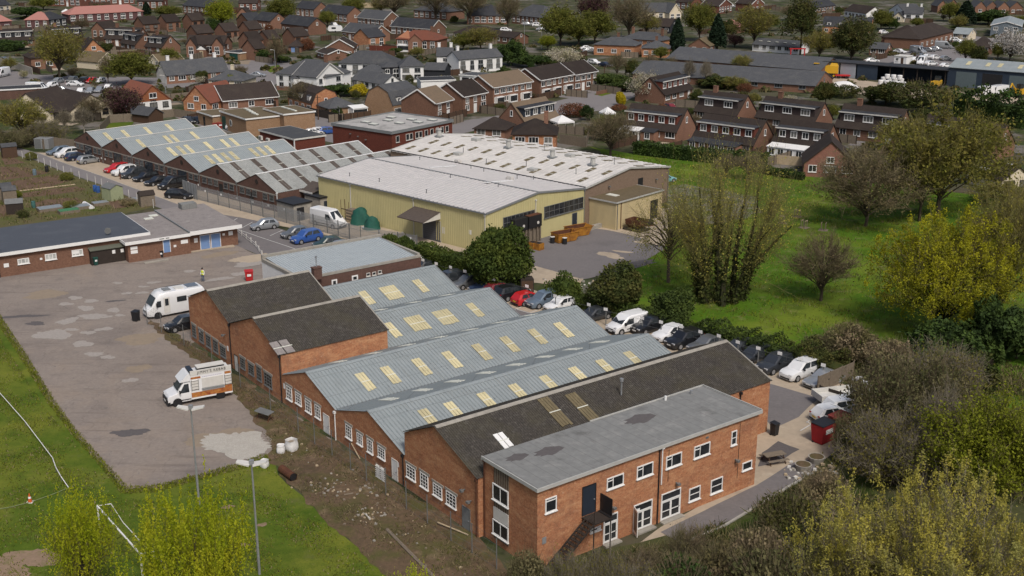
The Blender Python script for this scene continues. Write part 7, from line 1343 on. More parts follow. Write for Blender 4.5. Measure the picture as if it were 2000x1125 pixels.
for k,x,yb,yt,hw,lab,nm in((budding(3),118,158,55,46,'big olive budding tree over the upper left car park','budding_tree'),(greentree(1),258,166,103,42,'bright green tree beside the slate bungalow',G_T),(bare(5),212,165,108,16,'thin bare tree between the olive and the bright green tree',B_T),(T('purple',16,'purple',TWIG,H=6,R=3.4,n=3500,s=.25,tw=2500,cl=.4,levels=3,limbs=8,nb=4,th=.15,up=.2),243,228,172,36,'dark purple leaved tree before the red chalet','purple_tree'),(bare(6),180,238,190,28,'pale bare tree before the cream gabled house',B_T),(TCACHE['birch1'],165,262,212,20,'white stemmed birch by the end workshop fence','birch_tree'),(TCACHE['birch1'],128,262,215,16,'slim birch left of the white stemmed birch','birch_tree'),(budding(4),45,275,195,48,'olive tree hiding the brown roofed cream house','budding_tree'),(BRB2,90,280,238,40,'olive thorn shrubs below the cream houses','thorn_bush'),(BRB,20,290,255,36,'brown shrubs at the left edge by the lane','bramble_bush'),(greentree(2,'brightgreen'),434,58,0,25,'tall yellow green poplar between the brick houses near the top',G_T),(evergreen(1),420,64,38,12,'dark bush at the foot of the tall yellow green poplar',E_B),(conifer(1),287,32,5,12,'dark conifer at the end of the pink terrace','conifer_tree'),(greentree(3),330,36,12,26,'yellow green shrubs behind the modern brick houses','green_bush'),(greentree(1),552,48,-4,26,'green tree between the two brick terraces near the top',G_T),(evergreen(2),52,36,14,28,'dark hedge mass above the pink house pair',E_B),(greentree(2),85,20,-6,24,'yellow green tree at the top edge',G_T),(evergreen(3),18,98,80,28,'dark green shrubs at the left edge beside the garages',E_B),(bare(2),770,35,-22,38,'bare tree below the yellow fence at the top edge',B_T),(bare(3),852,42,-30,34,'dark bare tree before the slate office',B_T),(bare(1),918,48,-30,36,'second dark bare tree before the slate office',B_T),(bare(5),992,60,-10,26,'bare tree right of the slate office',B_T),(budding(1),938,98,55,32,'olive tree behind the white farmhouse','budding_tree'),(greentree(4),905,98,66,22,'yellow green tree behind the farmhouse chimneys',G_T),(evergreen(4),1000,128,82,26,'dark evergreen at the right end of the white farmhouse',E_B),(evergreen(1,'hedge'),985,152,132,14,'dark hedge at the corner of the white farmhouse',E_B),(greentree(4),1095,88,15,38,'leafy olive green tree in the middle of the top',G_T),(greentree(1),1162,86,22,38,'second leafy olive green tree, nearer the villa',G_T),(greentree(3),1130,90,38,30,'third leafy olive green tree between its neighbours',G_T),(TCACHE['purple'],1158,45,-8,30,'dark purple tree behind the leafy green trees','purple_tree'),(bare(4),1228,78,-12,44,'big brown bare tree behind the villa',B_T),(budding(2),1262,70,25,24,'orange brown tree beside the dark cottages','budding_tree'),(greentree(5,'brightgreen'),1070,98,70,16,'small bright green tree by the street',G_T),(T('bloss',17,'blossom',TWIGG,H=5,R=3.6,n=5200,s=.2,tw=1500,cl=.4,levels=3,limbs=8,nb=4,th=.1,up=.15),1100,128,96,34,'pale flowering shrub behind the dark brown street terrace','blossom_tree'),(evergreen(2),1040,132,108,28,'dark evergreen shrubs left of the pale flowering shrub',E_B),(conifer(1),1322,108,40,20,'dark pointed conifer right of the villa','conifer_tree'),(conifer(2),1400,102,28,22,'dark broad conifer beside the green doored brick building','conifer_tree'),(greentree(3),1366,80,8,30,'rounded yellow green tree between the two conifers',G_T),(budding(3),1472,95,12,38,'brown budding tree above the low white building','budding_tree'),(TCACHE['purple'],1435,92,68,18,'purple shrub behind the grey workshop ridge','purple_bush'),(T('pine',18,'ivy',TWIG,H=13,R=4,n=6000,s=.34,tw=600,cl=.55,levels=3,limbs=8,nb=3,th=.55,up=.1),1562,112,-4,32,'tall dark pine right of the brown budding tree','pine_tree'),(budding(4),1600,116,62,32,'olive tree between the pine and the ivied tree','budding_tree'),(T('ivied',19,'ivy',TWIG,H=10,R=4.5,n=10000,s=.3,tw=2600,cl=.5,levels=3,limbs=9,nb=4,th=.1,up=.25),1663,118,38,40,'dark ivy clad tree before the black mansard','ivy_tree'),(greentree(1),1720,58,20,22,'yellow green tree left of the white gabled house',G_T),(evergreen(1),1742,56,36,14,'dark bush below the yellow green tree near the white house',E_B),(greentree(2),1854,42,5,20,'yellow green tree below the Victorian gables',G_T),(conifer(2),1884,50,2,24,'dark conifer below the Victorian gables','conifer_tree'),(evergreen(3),1930,48,22,26,'dark shrubs before the Victorian row',E_B),(T('wbl',22,'whitebl',TWIGG,H=6,R=3.4,n=4200,s=.2,tw=1800,cl=.4,levels=3,limbs=8,nb=4,th=.12,up=.3),1972,118,60,32,'white flowering tree at the right edge','blossom_tree'),(budding(1),1995,105,62,22,'bare brown tree at the right edge behind the white blossom','budding_tree'),(greentree(4),1885,122,78,18,'yellow green tree at the end of the office car park',G_T),(greentree(2),1948,118,85,12,'yellow green sapling beside the blossom tree',G_T),(evergreen(4,'ivy'),1910,125,92,14,'small dark tree behind the navy shed',E_B),(bare(6),1205,152,106,18,'first of the bare trees before the grey workshop',B_T),(bare(1),1268,150,105,14,'second of the bare trees before the grey workshop',B_T),(bare(2),1310,148,112,13,'third bare tree before the grey workshop',B_T),(TCACHE['birch1'],1345,165,118,12,'fourth bare tree before the grey workshop',B_T),(TCACHE['birch1'],1378,170,120,12,'last bare tree before the grey workshop',B_T),(evergreen(1,'ivy'),1230,152,120,12,'ivied stump tree beside the parked navy car',E_B),(evergreen(2,'hedge'),1190,172,145,30,'dark hedge beside the street turning',E_B),(evergreen(3,'hedge'),1222,178,158,24,'second dark hedge beside the street turning',E_B),(TCACHE['bloss'],1258,196,144,30,'pale blossom tree with a dark centre beside the street','blossom_tree'),(K('goldcone',93,'gold',4,1.6,3500,.25,.15,.0),1212,206,180,10,'golden yellow conifer at the end of the chalet row','golden_conifer_tree'),(shrub(1,'redshrub',300),1120,228,205,22,'reddish shrub beside the white gazebo','garden_shrub'),(evergreen(4),1147,235,207,12,'dark clipped cone near the white gazebo',E_B),(budding(3),1185,275,225,28,'olive shrub tree before the chalet row','budding_tree'),(evergreen(1,'ivy'),1400,172,150,34,'olive hedge behind the chalet houses',E_B),(budding(2),1435,176,150,24,'budding shrub behind the brick chimney chalets','budding_tree'),(evergreen(2,'ivy'),1612,208,160,18,'dark ivied stump tree behind the chalets',E_B),(shrub(2,'ivy',300),1650,190,168,28,'green scrub at the edge of the merchant yard','garden_shrub'),(evergreen(3,'ivy'),1730,205,165,36,'olive bush before the white bales',E_B),(shrub(0,'ivy',400),1800,215,165,44,'grey green scrub before the open barn','garden_shrub'),(budding(4),1850,215,175,30,'budding scrub before the navy shed','budding_tree'),(budding(1),1770,300,235,60,'yellow green budding tree before the last chalet','budding_tree'),(T('tall1',5),1890,330,225,70,'yellow green tree before the dark hedge at the right','budding_tree'),(bare(4),1680,340,285,32,'bare shrub tree before the red brick gable',B_T),(budding(2),1960,400,360,60,'olive scrub before the cream bungalow at the right','budding_tree'),(K('ball',94,'brightgreen',2.4,1.2,2500,.16,.1,.0),632,206,181,12,'round bright green bush beside the brick cottage','green_bush'),(TCACHE['ball'],826,166,152,9,'round clipped green bush on the white garage wall','green_bush'),(TCACHE['ball'],454,172,146,14,'round green tree in the cream bungalow garden',G_T),(K('goldsh',95,'gold',2.2,2,2600,.2,.3,.0),700,188,165,20,'golden garden shrub behind the grey bungalow','golden_bush'),(evergreen(2),660,188,165,26,'dark shrubs behind the round green bush',E_B),(evergreen(1,'hedge'),650,230,210,14,'dark hedge at the grey hipped bungalow',E_B),(bare(3),592,215,160,34,'bare brown tree hiding the brick cottage',B_T),(evergreen(3,'hedge'),550,122,110,14,'dark hedge by the road junction',E_B),(evergreen(4),515,118,98,14,'dark round hedge at the road junction',E_B),(bare(1),540,128,70,18,'bare street tree before the modern brick houses',B_T),(shrub(1,'redshrub',300),598,98,78,16,'reddish bush beside the blue garage','garden_shrub'),(shrub(2,'ivy',300),975,222,203,12,'green shrub before the buff terrace','garden_shrub'),(TCACHE['ball'],985,212,201,10,'bright green bush before the buff terrace','green_bush'),(bare(2),238,80,52,20,'bare tree behind the orange gabled house',B_T),(evergreen(1),600,135,112,14,'dark shrubs behind the brick chimney of the white house',E_B),(greentree(3),690,30,-2,22,'yellow green tree left of the yellow fence',G_T),(budding(4),745,30,-5,20,'budding tree before the yellow fence','budding_tree')):
 cat='tree' if nm.endswith('tree')else 'bush'
 plant(k,x,yb,yt,hw,lab,nm,cat,'trees and bushes of the town')
rng=np.random.default_rng(77);C_=[]
for i in range(420):
 x,y=rng.uniform(-40,2040),rng.uniform(8,300)
 if y>215 and(x<1130 or x>1700):continue
 p=at(x,y);D=np.hypot(p.x,p.y);s_=rng.uniform(.5,1.4);m=int(60);u=unit(rng.normal(size=(m,3)));u[:,2]=np.abs(u[:,2]);C_.append(np.array([p.x,p.y,0])+u*np.array([s_*1.6,s_*1.6,s_*1.3])*rng.uniform(.5,1,(m,1)))
c=np.concatenate(C_);tag(link('garden_foliage',nmesh('garden_foliage',leaf_quads(rng,c,np.full(len(c),.75)),rng.integers(0,2,len(c)),[LF['ivy'],LF['brown']])),'scattered low garden plants between the town houses','foliage',None,'stuff')
def scatter(name,poly,n,seed,h,w_,mats,wts,label,lean=.35,cl=0):
 pts=[at(*p)for p in poly];P=np.array([(p.x,p.y)for p in pts]);rng=np.random.default_rng(seed);lo,hi=P.min(0),P.max(0);out=[]
 while sum(map(len,out))<n:
  q=rng.uniform(lo,hi,(n*2,2));ins=np.zeros(len(q),bool)
  for i in range(len(P)):
   a,b=P[i],P[(i+1)%len(P)];cnd=(a[1]>q[:,1])!=(b[1]>q[:,1]);xs=(b[0]-a[0])*(q[:,1]-a[1])/(b[1]-a[1]+1e-9)+a[0];ins^=cnd&(q[:,0]<xs)
  q=q[ins]
  if cl:f=np.sin(q[:,0]*cl+1)*np.sin(q[:,1]*cl*1.3)+.6*np.sin(q[:,0]*cl*2.3+q[:,1]*cl*1.7);q=q[f>rng.uniform(-.9,.9,len(q))]
  out.append(q)
 q=np.concatenate(out)[:n];c=np.column_stack([q,np.full(n,.02)]);d=rng.normal(0,lean,(n,3));d[:,2]=1
 k=rng.uniform(.5,1.5,n);tq=twig_quads(rng,c,d,h*k,w_);tq[:,2:]+=0
 return tag(link(name,nmesh(name,tq,rng.choice(len(mats),n,p=wts),mats)),label,'undergrowth',None,'stuff')
scatter('verge_weeds',[(300,634),(372,668),(450,725),(545,788),(657,862),(785,952),(935,1050),(1000,1120),(960,1330),(770,1140),(620,1000),(530,890),(528,868),(440,745)],5000,5,.22,.05,[LF['straw'],LF['ivy'],LF['brown'],LF['green']],(.4,.15,.35,.1),'dead grass and weeds on the rough verge beside the factory',.9,.7)
scatter('wild_undergrowth',[(1000,1120),(1300,1065),(1440,1010),(1600,925),(1660,870),(1690,800),(1650,745),(1570,705),(1640,668),(1720,684),(1900,700),(2100,740),(2150,1400),(980,1400)],60000,6,.55,.07,[LF['bramble'],LF['straw'],LF['ivy'],LF['brown'],LF['green']],(.33,.12,.25,.25,.05),'tangled brambles and dead grass below the offices',.8,.35)
scatter('meadow_tussocks',[(1170,300),(1480,325),(1900,385),(2100,430),(2100,700),(1720,680),(1560,700),(1250,612),(1240,528),(1305,470),(1310,380)],30000,7,.28,.07,[LF['green'],LF['brightgreen'],LF['ivy'],LF['straw']],(.42,.28,.2,.1),'long grass tussocks across the meadow',.6,.5)
BK=[evergreen(1),evergreen(2,'hedge'),shrub(0,'ivy',300),bare(2),shrub(1,'redshrub',300),evergreen(3,'ivy'),TCACHE['bloss']]
for i,(x,yb,yt,hw,k)in enumerate(((330,130,95,20,0),(395,160,138,12,1),(470,150,128,14,2),(640,52,22,16,0),(600,62,40,12,3),(730,130,108,16,2),(815,112,92,14,3),(690,122,104,12,1),(1010,190,165,12,2),(1290,118,92,14,0),(1450,140,108,20,3),(1500,132,104,18,0),(1545,138,112,14,1),(1420,130,100,14,2),(1690,72,44,16,0),(1640,90,60,16,3),(1500,60,28,20,0),(1540,40,10,16,2),(1420,70,40,16,1),(1790,55,35,12,0),(1330,190,165,12,2),(1470,205,182,14,3),(1345,232,212,10,1),(1625,235,205,14,0),(1500,260,240,9,2),(1870,60,30,16,3),(1990,60,32,14,0),(160,60,35,16,2),(210,105,84,12,1),(20,140,112,14,3),(1275,135,108,11,2),(1400,158,128,12,2))):plant((greentree(1+i%4),evergreen(1+i%3,'ivy'),bare(1+i%4),budding(1+i%4))[k],x,yb,yt,hw,('leafy green tree','dark ivied tree','bare brown tree','olive budding tree')[k]+' among the town houses',('green_tree','ivy_tree','bare_tree','budding_tree')[k],'tree','trees between the town houses')
for i in range(150):
 x,y=TR.uniform(-30,2030),TR.uniform(14,292)
 if y>205 and x<1140:continue
 if 1225<x<1620 and 95<y<175 or 1560<x and 140<y<200:continue
 plant(BK[i%7],x,y,y-TR.uniform(10,20)*(.55+y/400),TR.uniform(5,12)*(.6+y/300),'small garden bush among the town houses','garden_bush','bush','garden bushes between the town houses')
scatter('allotment_plants',[(0,302),(60,320),(150,352),(235,383),(290,405),(235,413),(0,443)],2200,8,.35,.10,[LF['green'],LF['straw'],LF['ivy'],LF['brown']],(.3,.25,.25,.2),'vegetable rows and weeds of the allotments',.6,.9)
for i,(x,y,lf,lab)in enumerate(((62,312,'green','bright shrub by the brown allotment shed'),(131,352,'green','green bush in the middle allotment plot'),(32,388,'brightgreen','bright green bush beside the grey allotment sheds'),(138,408,'green','green bush beside the covered beds'),(45,425,'ivy','weedy bush at the near edge of the allotments'),(250,402,'straw','straw coloured weeds by the lane corner shed'))):plant(shrub(i%2,lf,400),x,y,y-14,11,lab,'allotment_bush','bush')
scatter('pitch_edge_tufts',[(-40,558),(2,618),(54,696),(109,786),(154,846),(204,901),(249,951),(300,949),(400,924),(470,904),(520,886),(530,900),(470,918),(300,963),(238,965),(190,905),(140,850),(95,790),(40,700),(-20,610)],9000,12,.16,.06,[LF['green'],LF['brightgreen'],LF['straw']],(.5,.35,.15),'ragged grass along the edge of the yard',.7)
scatter('pitch_tufts',[(-60,640),(0,660),(90,800),(240,975),(330,975),(520,905),(620,1010),(770,1150),(830,1300),(0,1300)],26000,13,.11,.07,[LF['green'],LF['brightgreen'],LF['straw'],LF['ivy']],(.45,.3,.15,.1),'uneven tufts in the football pitch grass',.8,.6)
def run(px):return[at(*p)for p in px]
def fence(name,label,px,h,m,post=2.4,board=.0,pm=None,pw=.1,rails=0,group=None,cat='fence',pale=0):
 pts=run(px);o=pts[0];r=thing(name,label,cat,o,0,group);mb=MB();n=0
 for a,b in zip(pts,pts[1:]):
  d=b-a;L_=d.length;u=d/L_;nn=Vector((-u.y,u.x,0));a=a-o
  if pale:
   k=int(L_/pale)
   for i in range(k):
    c=a+u*(i+.5)*pale;q=[c-u*.035,c+u*.035];t=nn*.012
    mb.prism([tuple(q[0]-t),tuple(q[1]-t),tuple(q[1]+t),tuple(q[0]+t)],(0,0,h))
  elif board:
   t=nn*board/2;k=max(1,int(L_/post));
   for i in range(k):
    s0=a+u*(L_*i/k+.03);s1=a+u*(L_*(i+1)/k-.03);mb.prism([tuple(s0-t),tuple(s1-t),tuple(s1+t),tuple(s0+t)],(0,0,h*RG.uniform(.96,1.0)))
  for j in range(rails):
   z=h*(j+.6)/rails-.1;t=nn*.02;mb.prism([tuple(a-t+Vector((0,0,z))),tuple(a+d-t+Vector((0,0,z))),tuple(a+d+t+Vector((0,0,z))),tuple(a+t+Vector((0,0,z)))],(0,0,.045))
  k=max(1,round(L_/post))
  for i in range(k+(1 if b is pts[-1]else 0)):
   if n<95:c=a+u*(L_*i/k);MB().box(-pw/2,-pw/2,0,pw/2,pw/2,h+.08).build('post',pm or m,r,c,math.atan2(u.y,u.x));n+=1
 if mb.v:mb.build('palings' if pale else('panel' if board else 'rail'),m,r)
 return r
fence('palisade_fence','galvanised palisade fence between the works and the marked parking bays',[(386,390),(470,412),(560,436),(640,456),(705,474),(815,492)],2.3,STEEL,2.8,pale=.17,rails=2,pm=STEELD)
gt=thing('palisade_gate','solid galvanised gate panel beside the black people carrier','gate',at(359,381),0);d=at(386,391)-at(359,381);gt.rotation_euler.z=math.atan2(d.y,d.x);MB().box(0,-.04,.05,d.length,.04,2.5).build('gate_panel',STEEL,gt)
for k in range(6):MB().box(d.length*k/5-.04,-.09,.02,d.length*k/5+.04,-.041,2.55).build('gate_bar',STEELD,gt)
a,b=at(395,396),at(800,492)
for k in range(14):
 t=(k+.5)/14;q=at(386+430*t,391+103*t);n=Vector((.6,-.8,0));o=MB().box(-.18,-.02,0,.18,.0,.28).build('bay_sign',WH,None,(q.x+.15,q.y-.2,1.7),rad(-40));tag(o,'small white bay plate on the palisade fence','sign','bay plates on the palisade fence')
SG=[(827,507),(853,514),(881,521),(909,529),(938,536),(965,545),(1030,558),(1085,577),(1118,586),(1151,594),(1184,603),(1218,611),(1255,620),(1292,628),(1331,637),(1369,647),(1405,655),(1442,667),(1482,679),(1524,689),(1564,700),(1609,712)]
pts=[at(x,y,1.95)for x,y in SG];o=pts[0];r=thing('wire_fence','post and wire boundary fence carrying white parking notices','fence',(o.x,o.y,0));wr=MB()
for i,p in enumerate(pts):
 MB().box(-.05,-.05,0,.05,.05,2.0).build('post',STEELD,r,(p.x-o.x,p.y-o.y,0))
 if i:
  q=pts[i-1]
  for z in(.5,1.1,1.7):wr.cyl((q.x-o.x,q.y-o.y,z),(p.x-o.x,p.y-o.y,z),.012,n=4,cap=False)
 sgn=MB().box(-.24,-.02,0,.24,0,.34).build('parking_notice',WH,None,(p.x-.06,p.y-.07,1.75),rad(-38+RG.uniform(-8,8)));tag(sgn,'white parking notice on the hedge side wire fence','sign','parking notices along the boundary fence')
wr.build('wire',STEELD,r)
pts=run([(288,634),(316,650),(360,676),(415,716),(470,757),(529,805),(583,845),(615,868),(649,891),(685,918),(716,940),(754,968),(794,995),(835,1023),(881,1057),(922,1081),(970,1112)]);o=pts[0]
r=thing('chain_link_fence','tall chain link fence posts along the front of the factory gables','fence',o);wr=MB()
for i,p in enumerate(pts):
 MB().cyl((0,0,0),(0,0,2.4),.04,n=6).build('post',STEELD,r,p-o)
 if i:
  q=pts[i-1]-o;e=p-o
  for z in(.1,.7,1.3,1.9,2.35):wr.cyl((q.x,q.y,z),(e.x,e.y,z),.008,n=3,cap=False)
  d=e-q;k=int(d.length/.5)
  for j in range(k):c=q+d*(j/k);wr.cyl((c.x,c.y,.1),(c.x+d.x/k*2,c.y+d.y/k*2,2.35),.005,n=3,cap=False)
wr.build('wire_mesh',STEELD,r)
fence('timber_fence','timber fence panel beyond the silver saloon',[(1596,768),(1665,738)],1.7,WOOD,1.8,board=.06);fence('timber_fence','leaning timber fence behind the white truck',[(1600,776),(1680,800)],1.2,WOODD,1.8,board=.05)
fence('garden_fence','pale timber garden fence behind the white hall',[(1093,280),(1145,288),(1150,270)],1.9,WOOD,2,board=.06);fence('garden_fence','dark timber garden fence beside the brick cottage',[(580,220),(640,232),(668,240)],1.8,WOODD,2,board=.06);fence('garden_fence','grey timber fence behind the end workshop and lawn',[(196,262),(215,240),(268,236),(340,228),(385,234)],1.8,WOOD,2,board=.06)
fence('garden_fence','dark red boarded fence before the orange brick house',[(722,99),(775,101)],1.8,BR_MRN,2,board=.06);fence('garden_fence','new orange timber fence before the red brick gable',[(1515,320),(1570,325)],1.7,WOODP,2,board=.06);fence('garden_fence','yellow timber fence at the top edge',[(688,16),(745,14),(775,12)],2.4,WOODP,3,board=.08)
fence('boundary_wall','long grey wall along the upper car park',[(-10,124),(30,134),(64,146)],2.0,CONC,3,board=.2,cat='wall');fence('boundary_wall','low brick wall around the street turning lawn',[(1165,186),(1200,178),(1226,176)],.9,BR_HS,3,board=.22,cat='wall');fence('garden_fence','grey board fence by the end workshop and lane',[(85,292),(100,287),(145,292)],2.0,WOOD,2,board=.06);fence('garden_fence','long dark fence at the left edge above the lane',[(-10,268),(60,283),(84,291)],1.5,WOODD,2,board=.06)
fence('lane_fence','wire fence with pale posts between the lane and the allotments',[(0,297),(75,318),(125,339),(187,360),(237,381),(300,406)],1.3,STEELD,3.0,rails=0,pm=OFFW,pw=.07);fence('car_park_rail','low white rail at the edge of the marked bays',[(455,446),(500,482),(512,500)],.7,OFFW,2.5,rails=2)
sheet('back_garden_lawn',[(192,250),(220,240),(262,238),(255,246),(212,258)],.03,G_FIELD,2,.1);sheet('street_lawn',[(1160,184),(1200,172),(1222,175),(1175,188)],.03,G_FIELD,2,.1);sheet('junction_lawn',[(515,132),(545,127),(552,136),(528,142)],.03,G_FIELD,2,.1);sheet('estate_lawn',[(205,100),(240,96),(232,104)],.03,G_FIELD,2,.1);sheet('gravel_bank',[(438,120),(490,118),(485,126),(445,124)],.03,G_PATCHT,2,.1)
def lampmast(x,yb,yt,label,twin=True):
 p=at(x,yb);h=hgt(p,yt);r=thing('floodlight_mast' if twin else 'street_lamp',label,'floodlight' if twin else 'street lamp',p);MB().cyl((0,0,0),(0,0,h*.4),.1,.09,n=8).cyl((0,0,h*.4),(0,0,h),.075,.06,n=8).build('pole',STEEL,r)
 if twin:
  for sd in(-1,1):MB().slab([(sd*.12,-.35,h),(sd*.12,.35,h),(sd*1.0,.22,h+.18),(sd*1.0,-.22,h+.18)][::1 if sd<0 else-1],.1).build('lamp_head',OFFW,r)
  MB().box(-.15,-.12,h-.1,.15,.12,h+.25).build('bracket',STEEL,r)
 else:MB().cyl((0,0,h),(-.7,0,h+.15),.04,n=5).box(-1.2,-.12,h+.08,-.6,.12,h+.2).build('lamp_head',OFFW,r)
lampmast(389,985,797,'floodlight mast beside the gravel patch, below the kebab van');lampmast(507,1122,905,'floodlight mast on the grass beside the rough verge')
for x,yb,yt,lab in((538,134,98,'street lamp at the road junction'),(1024,92,47,'street lamp beside the dark evergreen shrubs'),(1058,95,62,'street lamp beside the bright green tree'),(1214,72,50,'street lamp behind the villa'),(324,182,148,'street lamp by the upper car park trees'),(1790,114,92,'lamp in the office car park')):lampmast(x,yb,yt,lab,False)
for x,yb,yt,lab in((622,234,186,'wooden telegraph pole beside the dark garden fence'),(508,24,-2,'telegraph pole at the top edge'),(1180,160,128,'wooden pole by the trimmed street trees')):
 p=at(x,yb);h=hgt(p,yt);r=thing('telegraph_pole',lab,'pole',p);MB().cyl((0,0,0),(0,0,h),.13,.1,n=8).build('pole',WOODB,r);MB().box(-.7,-.05,h-.5,.7,.05,h-.4).build('crossarm',WOODB,r)
a,b=at(190,988,2.1),at(274,1082,2.1);gl=thing('goal_frame','white football goal half hidden by the lime poplars','goal',(a.x,a.y,0));d=b-a;gl.rotation_euler.z=math.atan2(d.y,d.x);L_=d.length
MB().cyl((0,0,2.1),(L_,0,2.1),.065,n=8).build('crossbar',WH,gl)
for x in(0,L_):MB().cyl((x,0,0),(x,0,2.16),.065,n=8).build('upright',WH,gl);MB().cyl((x,0,2.1),(x,1.0,1.95),.03,n=5).cyl((x,1.0,1.95),(x,1.8,0),.03,n=5).build('net_support',WH,gl)
MB().cyl((0,1.8,.05),(L_,1.8,.05),.03,n=5).build('back_bar',WH,gl)
mb=MB();pts=[at(x,y)for x,y in((-20,745),(0,775),(50,832),(104,904),(110,922),(120,940),(134,954))]
for i,(p,q)in enumerate(zip(pts,pts[1:])):mb.cyl((p.x,p.y,.45),(q.x,q.y,.45 if i<5 else .1),.035,n=5)
o=mb.build('touchline_rope',WH);tag(o,'white rope barrier along the football pitch touchline','rope')
r=MB()
for p in pts[:6]:r.cyl((p.x,p.y,0),(p.x,p.y,.5),.03,n=5)
r.build('stake',STEELD,o)
mb=MB();pts=[at(x,y)for x,y in((134,954),(105,966),(60,982),(20,992),(-30,1000))]
for p,q in zip(pts,pts[1:]):mb.cyl((p.x,p.y,.06),(q.x,q.y,.06),.04,n=5)
tag(mb.build('green_hose',mat('faded_green_hose',(.16,.19,.09),(.12,.15,.07))),'faded green hose lying across the pitch corner','hose')
r=thing('traffic_cone','orange traffic cone with white base on the pitch','cone',at(59,981));MB().cyl((0,0,.05),(0,0,.75),.17,.04,n=12).build('cone',flat('cone_orange',(.5,.09,.02)),r);MB().box(-.24,-.24,0,.24,.24,.06).build('base',OFFW,r);MB().cyl((0,0,.35),(0,0,.5),.125,.092,n=12).build('reflective_band',WH,r)
def bin_(x,y,m,label,w_=.55,h=1.0,d_=.6,az=40,name='wheelie_bin',lid=None,lab=None):
 r=thing(name,label,'bin',at(x,y),rad(az));MB().loft([[(-w_/2*k,-d_/2*k,z),(w_/2*k,-d_/2*k,z),(w_/2*k,d_/2*k,z),(-w_/2*k,d_/2*k,z)]for z,k in((.08,.82),(h,1))]).build('body',m,r)
 MB().slab([(-w_/2-.03,-d_/2-.03,h+.06),(w_/2+.03,-d_/2-.03,h+.06),(w_/2+.03,d_/2+.03,h+.14),(-w_/2-.03,d_/2+.03,h+.14)],.05).build('lid',lid or m,r)
 for sx_ in(-1,1):MB().cyl((sx_*w_*.4,d_*.32,.1),(sx_*(w_*.4+.06),d_*.32,.1),.1,n=8).build('wheel',BLK,r)
 if lab:MB().box(-w_*.25,-d_/2-.012,h*.55,w_*.25,-d_/2+.02,h*.78).build('label_plate',WH,r)
 return r
bin_(487,548,REDP,'red wheeled bin alone in the yard',1.0,1.2,.9,15,'waste_bin',lab=1);bin_(187,518,GREEN,'green wheelie bin before the black timber lean-to',lab=1);bin_(266,627,BLK,'black bin at the corner of the rough verge',.7,1.1,.7,-20,'waste_bin');bin_(1512,850,BLK,'black bin at the back corner of the dark shed',.6,1.1,.6,40)
bin_(1606,862,MATS['terracotta_red_plastic']if 0 else mat('dull_red_paint',(.30,.018,.022),(.25,.016,.02),2),'large red wheeled bin by the parked white hatchback',1.9,1.75,1.3,40,'waste_bin',lid=BLK,lab=1);bin_(1640,852,mat('faded_red_paint',(.24,.045,.035),(.17,.035,.028),4),'faded red bin under the brambles',1.9,1.9,1.5,40,'waste_bin')
for x,lab in((421,'left of the two red bins by the small flat garage'),(431,'right of the two red bins by the small flat garage')):bin_(x,251,mat('terracotta_red_plastic',(.26,.045,.035),(.2,.035,.03)),lab,1.2,1.2,1.0,15,'waste_bin',lab=1)
bin_(316,503,BLK,'black bin beside the brown bin shelter',.5,.9,.5,10,lab=1)
r=thing('picnic_table','grey timber picnic table on the yard behind the offices','picnic table',at(1511,902),rad(20));MB().box(-.95,-.38,.70,.95,.38,.75).build('table_top',WOOD,r)
for sd in(-1,1):
 MB().box(-.95,sd*.72-.14,.42,.95,sd*.72+.14,.46).build('bench',WOOD,r)
 MB().cyl((sd*.7,-.75,0),(sd*.7,-.25,.7),.045,n=4).cyl((sd*.7,.75,0),(sd*.7,.25,.7),.045,n=4).box(sd*.7-.03,-.8,.38,sd*.7+.03,.8,.42).build('leg_frame',WOODB,r)
def planter(x,y,lab):
 r=thing('stone_planter',lab,'planter',at(x,y),rad(15));MB().cyl((0,0,0),(0,0,.55),.55,.7,n=12).build('body',CONC,r);MB().cyl((0,0,.5),(0,0,.56),.6,n=12).build('soil',G_SOIL,r)
planter(1594,903,'round concrete planter nearest the brambles');planter(1568,918,'round concrete planter beside the path edge')
def bag(x,y,lab,s=1.0,open_=True):
 r=thing('bulk_bag',lab,'bulk bag',at(x,y),RG.uniform(0,3));rr=random.Random(int(x));secs=[]
 for z,k in((0,.86),(.25,1.02),(.6,.98),(.85,.88),(.98,.94)):
  secs.append([((.48+rr.uniform(-.03,.03))*k*s*math.copysign(abs(math.cos(t))**.5,math.cos(t)),(.48+rr.uniform(-.03,.03))*k*s*math.copysign(abs(math.sin(t))**.5,math.sin(t)),z*s)for t in[i*2*math.pi/16 for i in range(16)]])
 MB().loft(secs,caps=False).build('bag',PLASTW,r,smooth=1.2);MB().poly([(x_*.9,y_*.9,.72*s)for x_,y_,z_ in secs[3]]).build('filling',G_PATCHT if open_ else PLASTW,r);return r
bag(570,879,'upright white bulk bag of sand on the rough verge');bag(549,884,'slumped white bulk bag beside the upright one',.72,False);bag(517,912,'crumpled white bulk bag beside the floodlight mast',.66,False)
r=thing('steel_drum_pipe','rusty drum section lying on the rough verge','drum',at(562,931));d=(at(575,938)-at(548,918)).normalized();MB().cyl(tuple(-d*1.0+Vector((0,0,.34))),tuple(d*1.0+Vector((0,0,.34))),.34,n=16,cap=False).cyl(tuple(-d*.98+Vector((0,0,.34))),tuple(d*.98+Vector((0,0,.34))),.3,n=16,m=1).build('pipe',[RUST,BLK],r)
def pole(px,rr_,m,name,lab,z0=.08,z1=.08):
 a,b=at(*px[0]),at(*px[1]);o=MB().cyl((0,0,z0),(b.x-a.x,b.y-a.y,z1),rr_,n=6).build(name,m);o.location=a;return tag(o,lab,name.split('_')[-1])
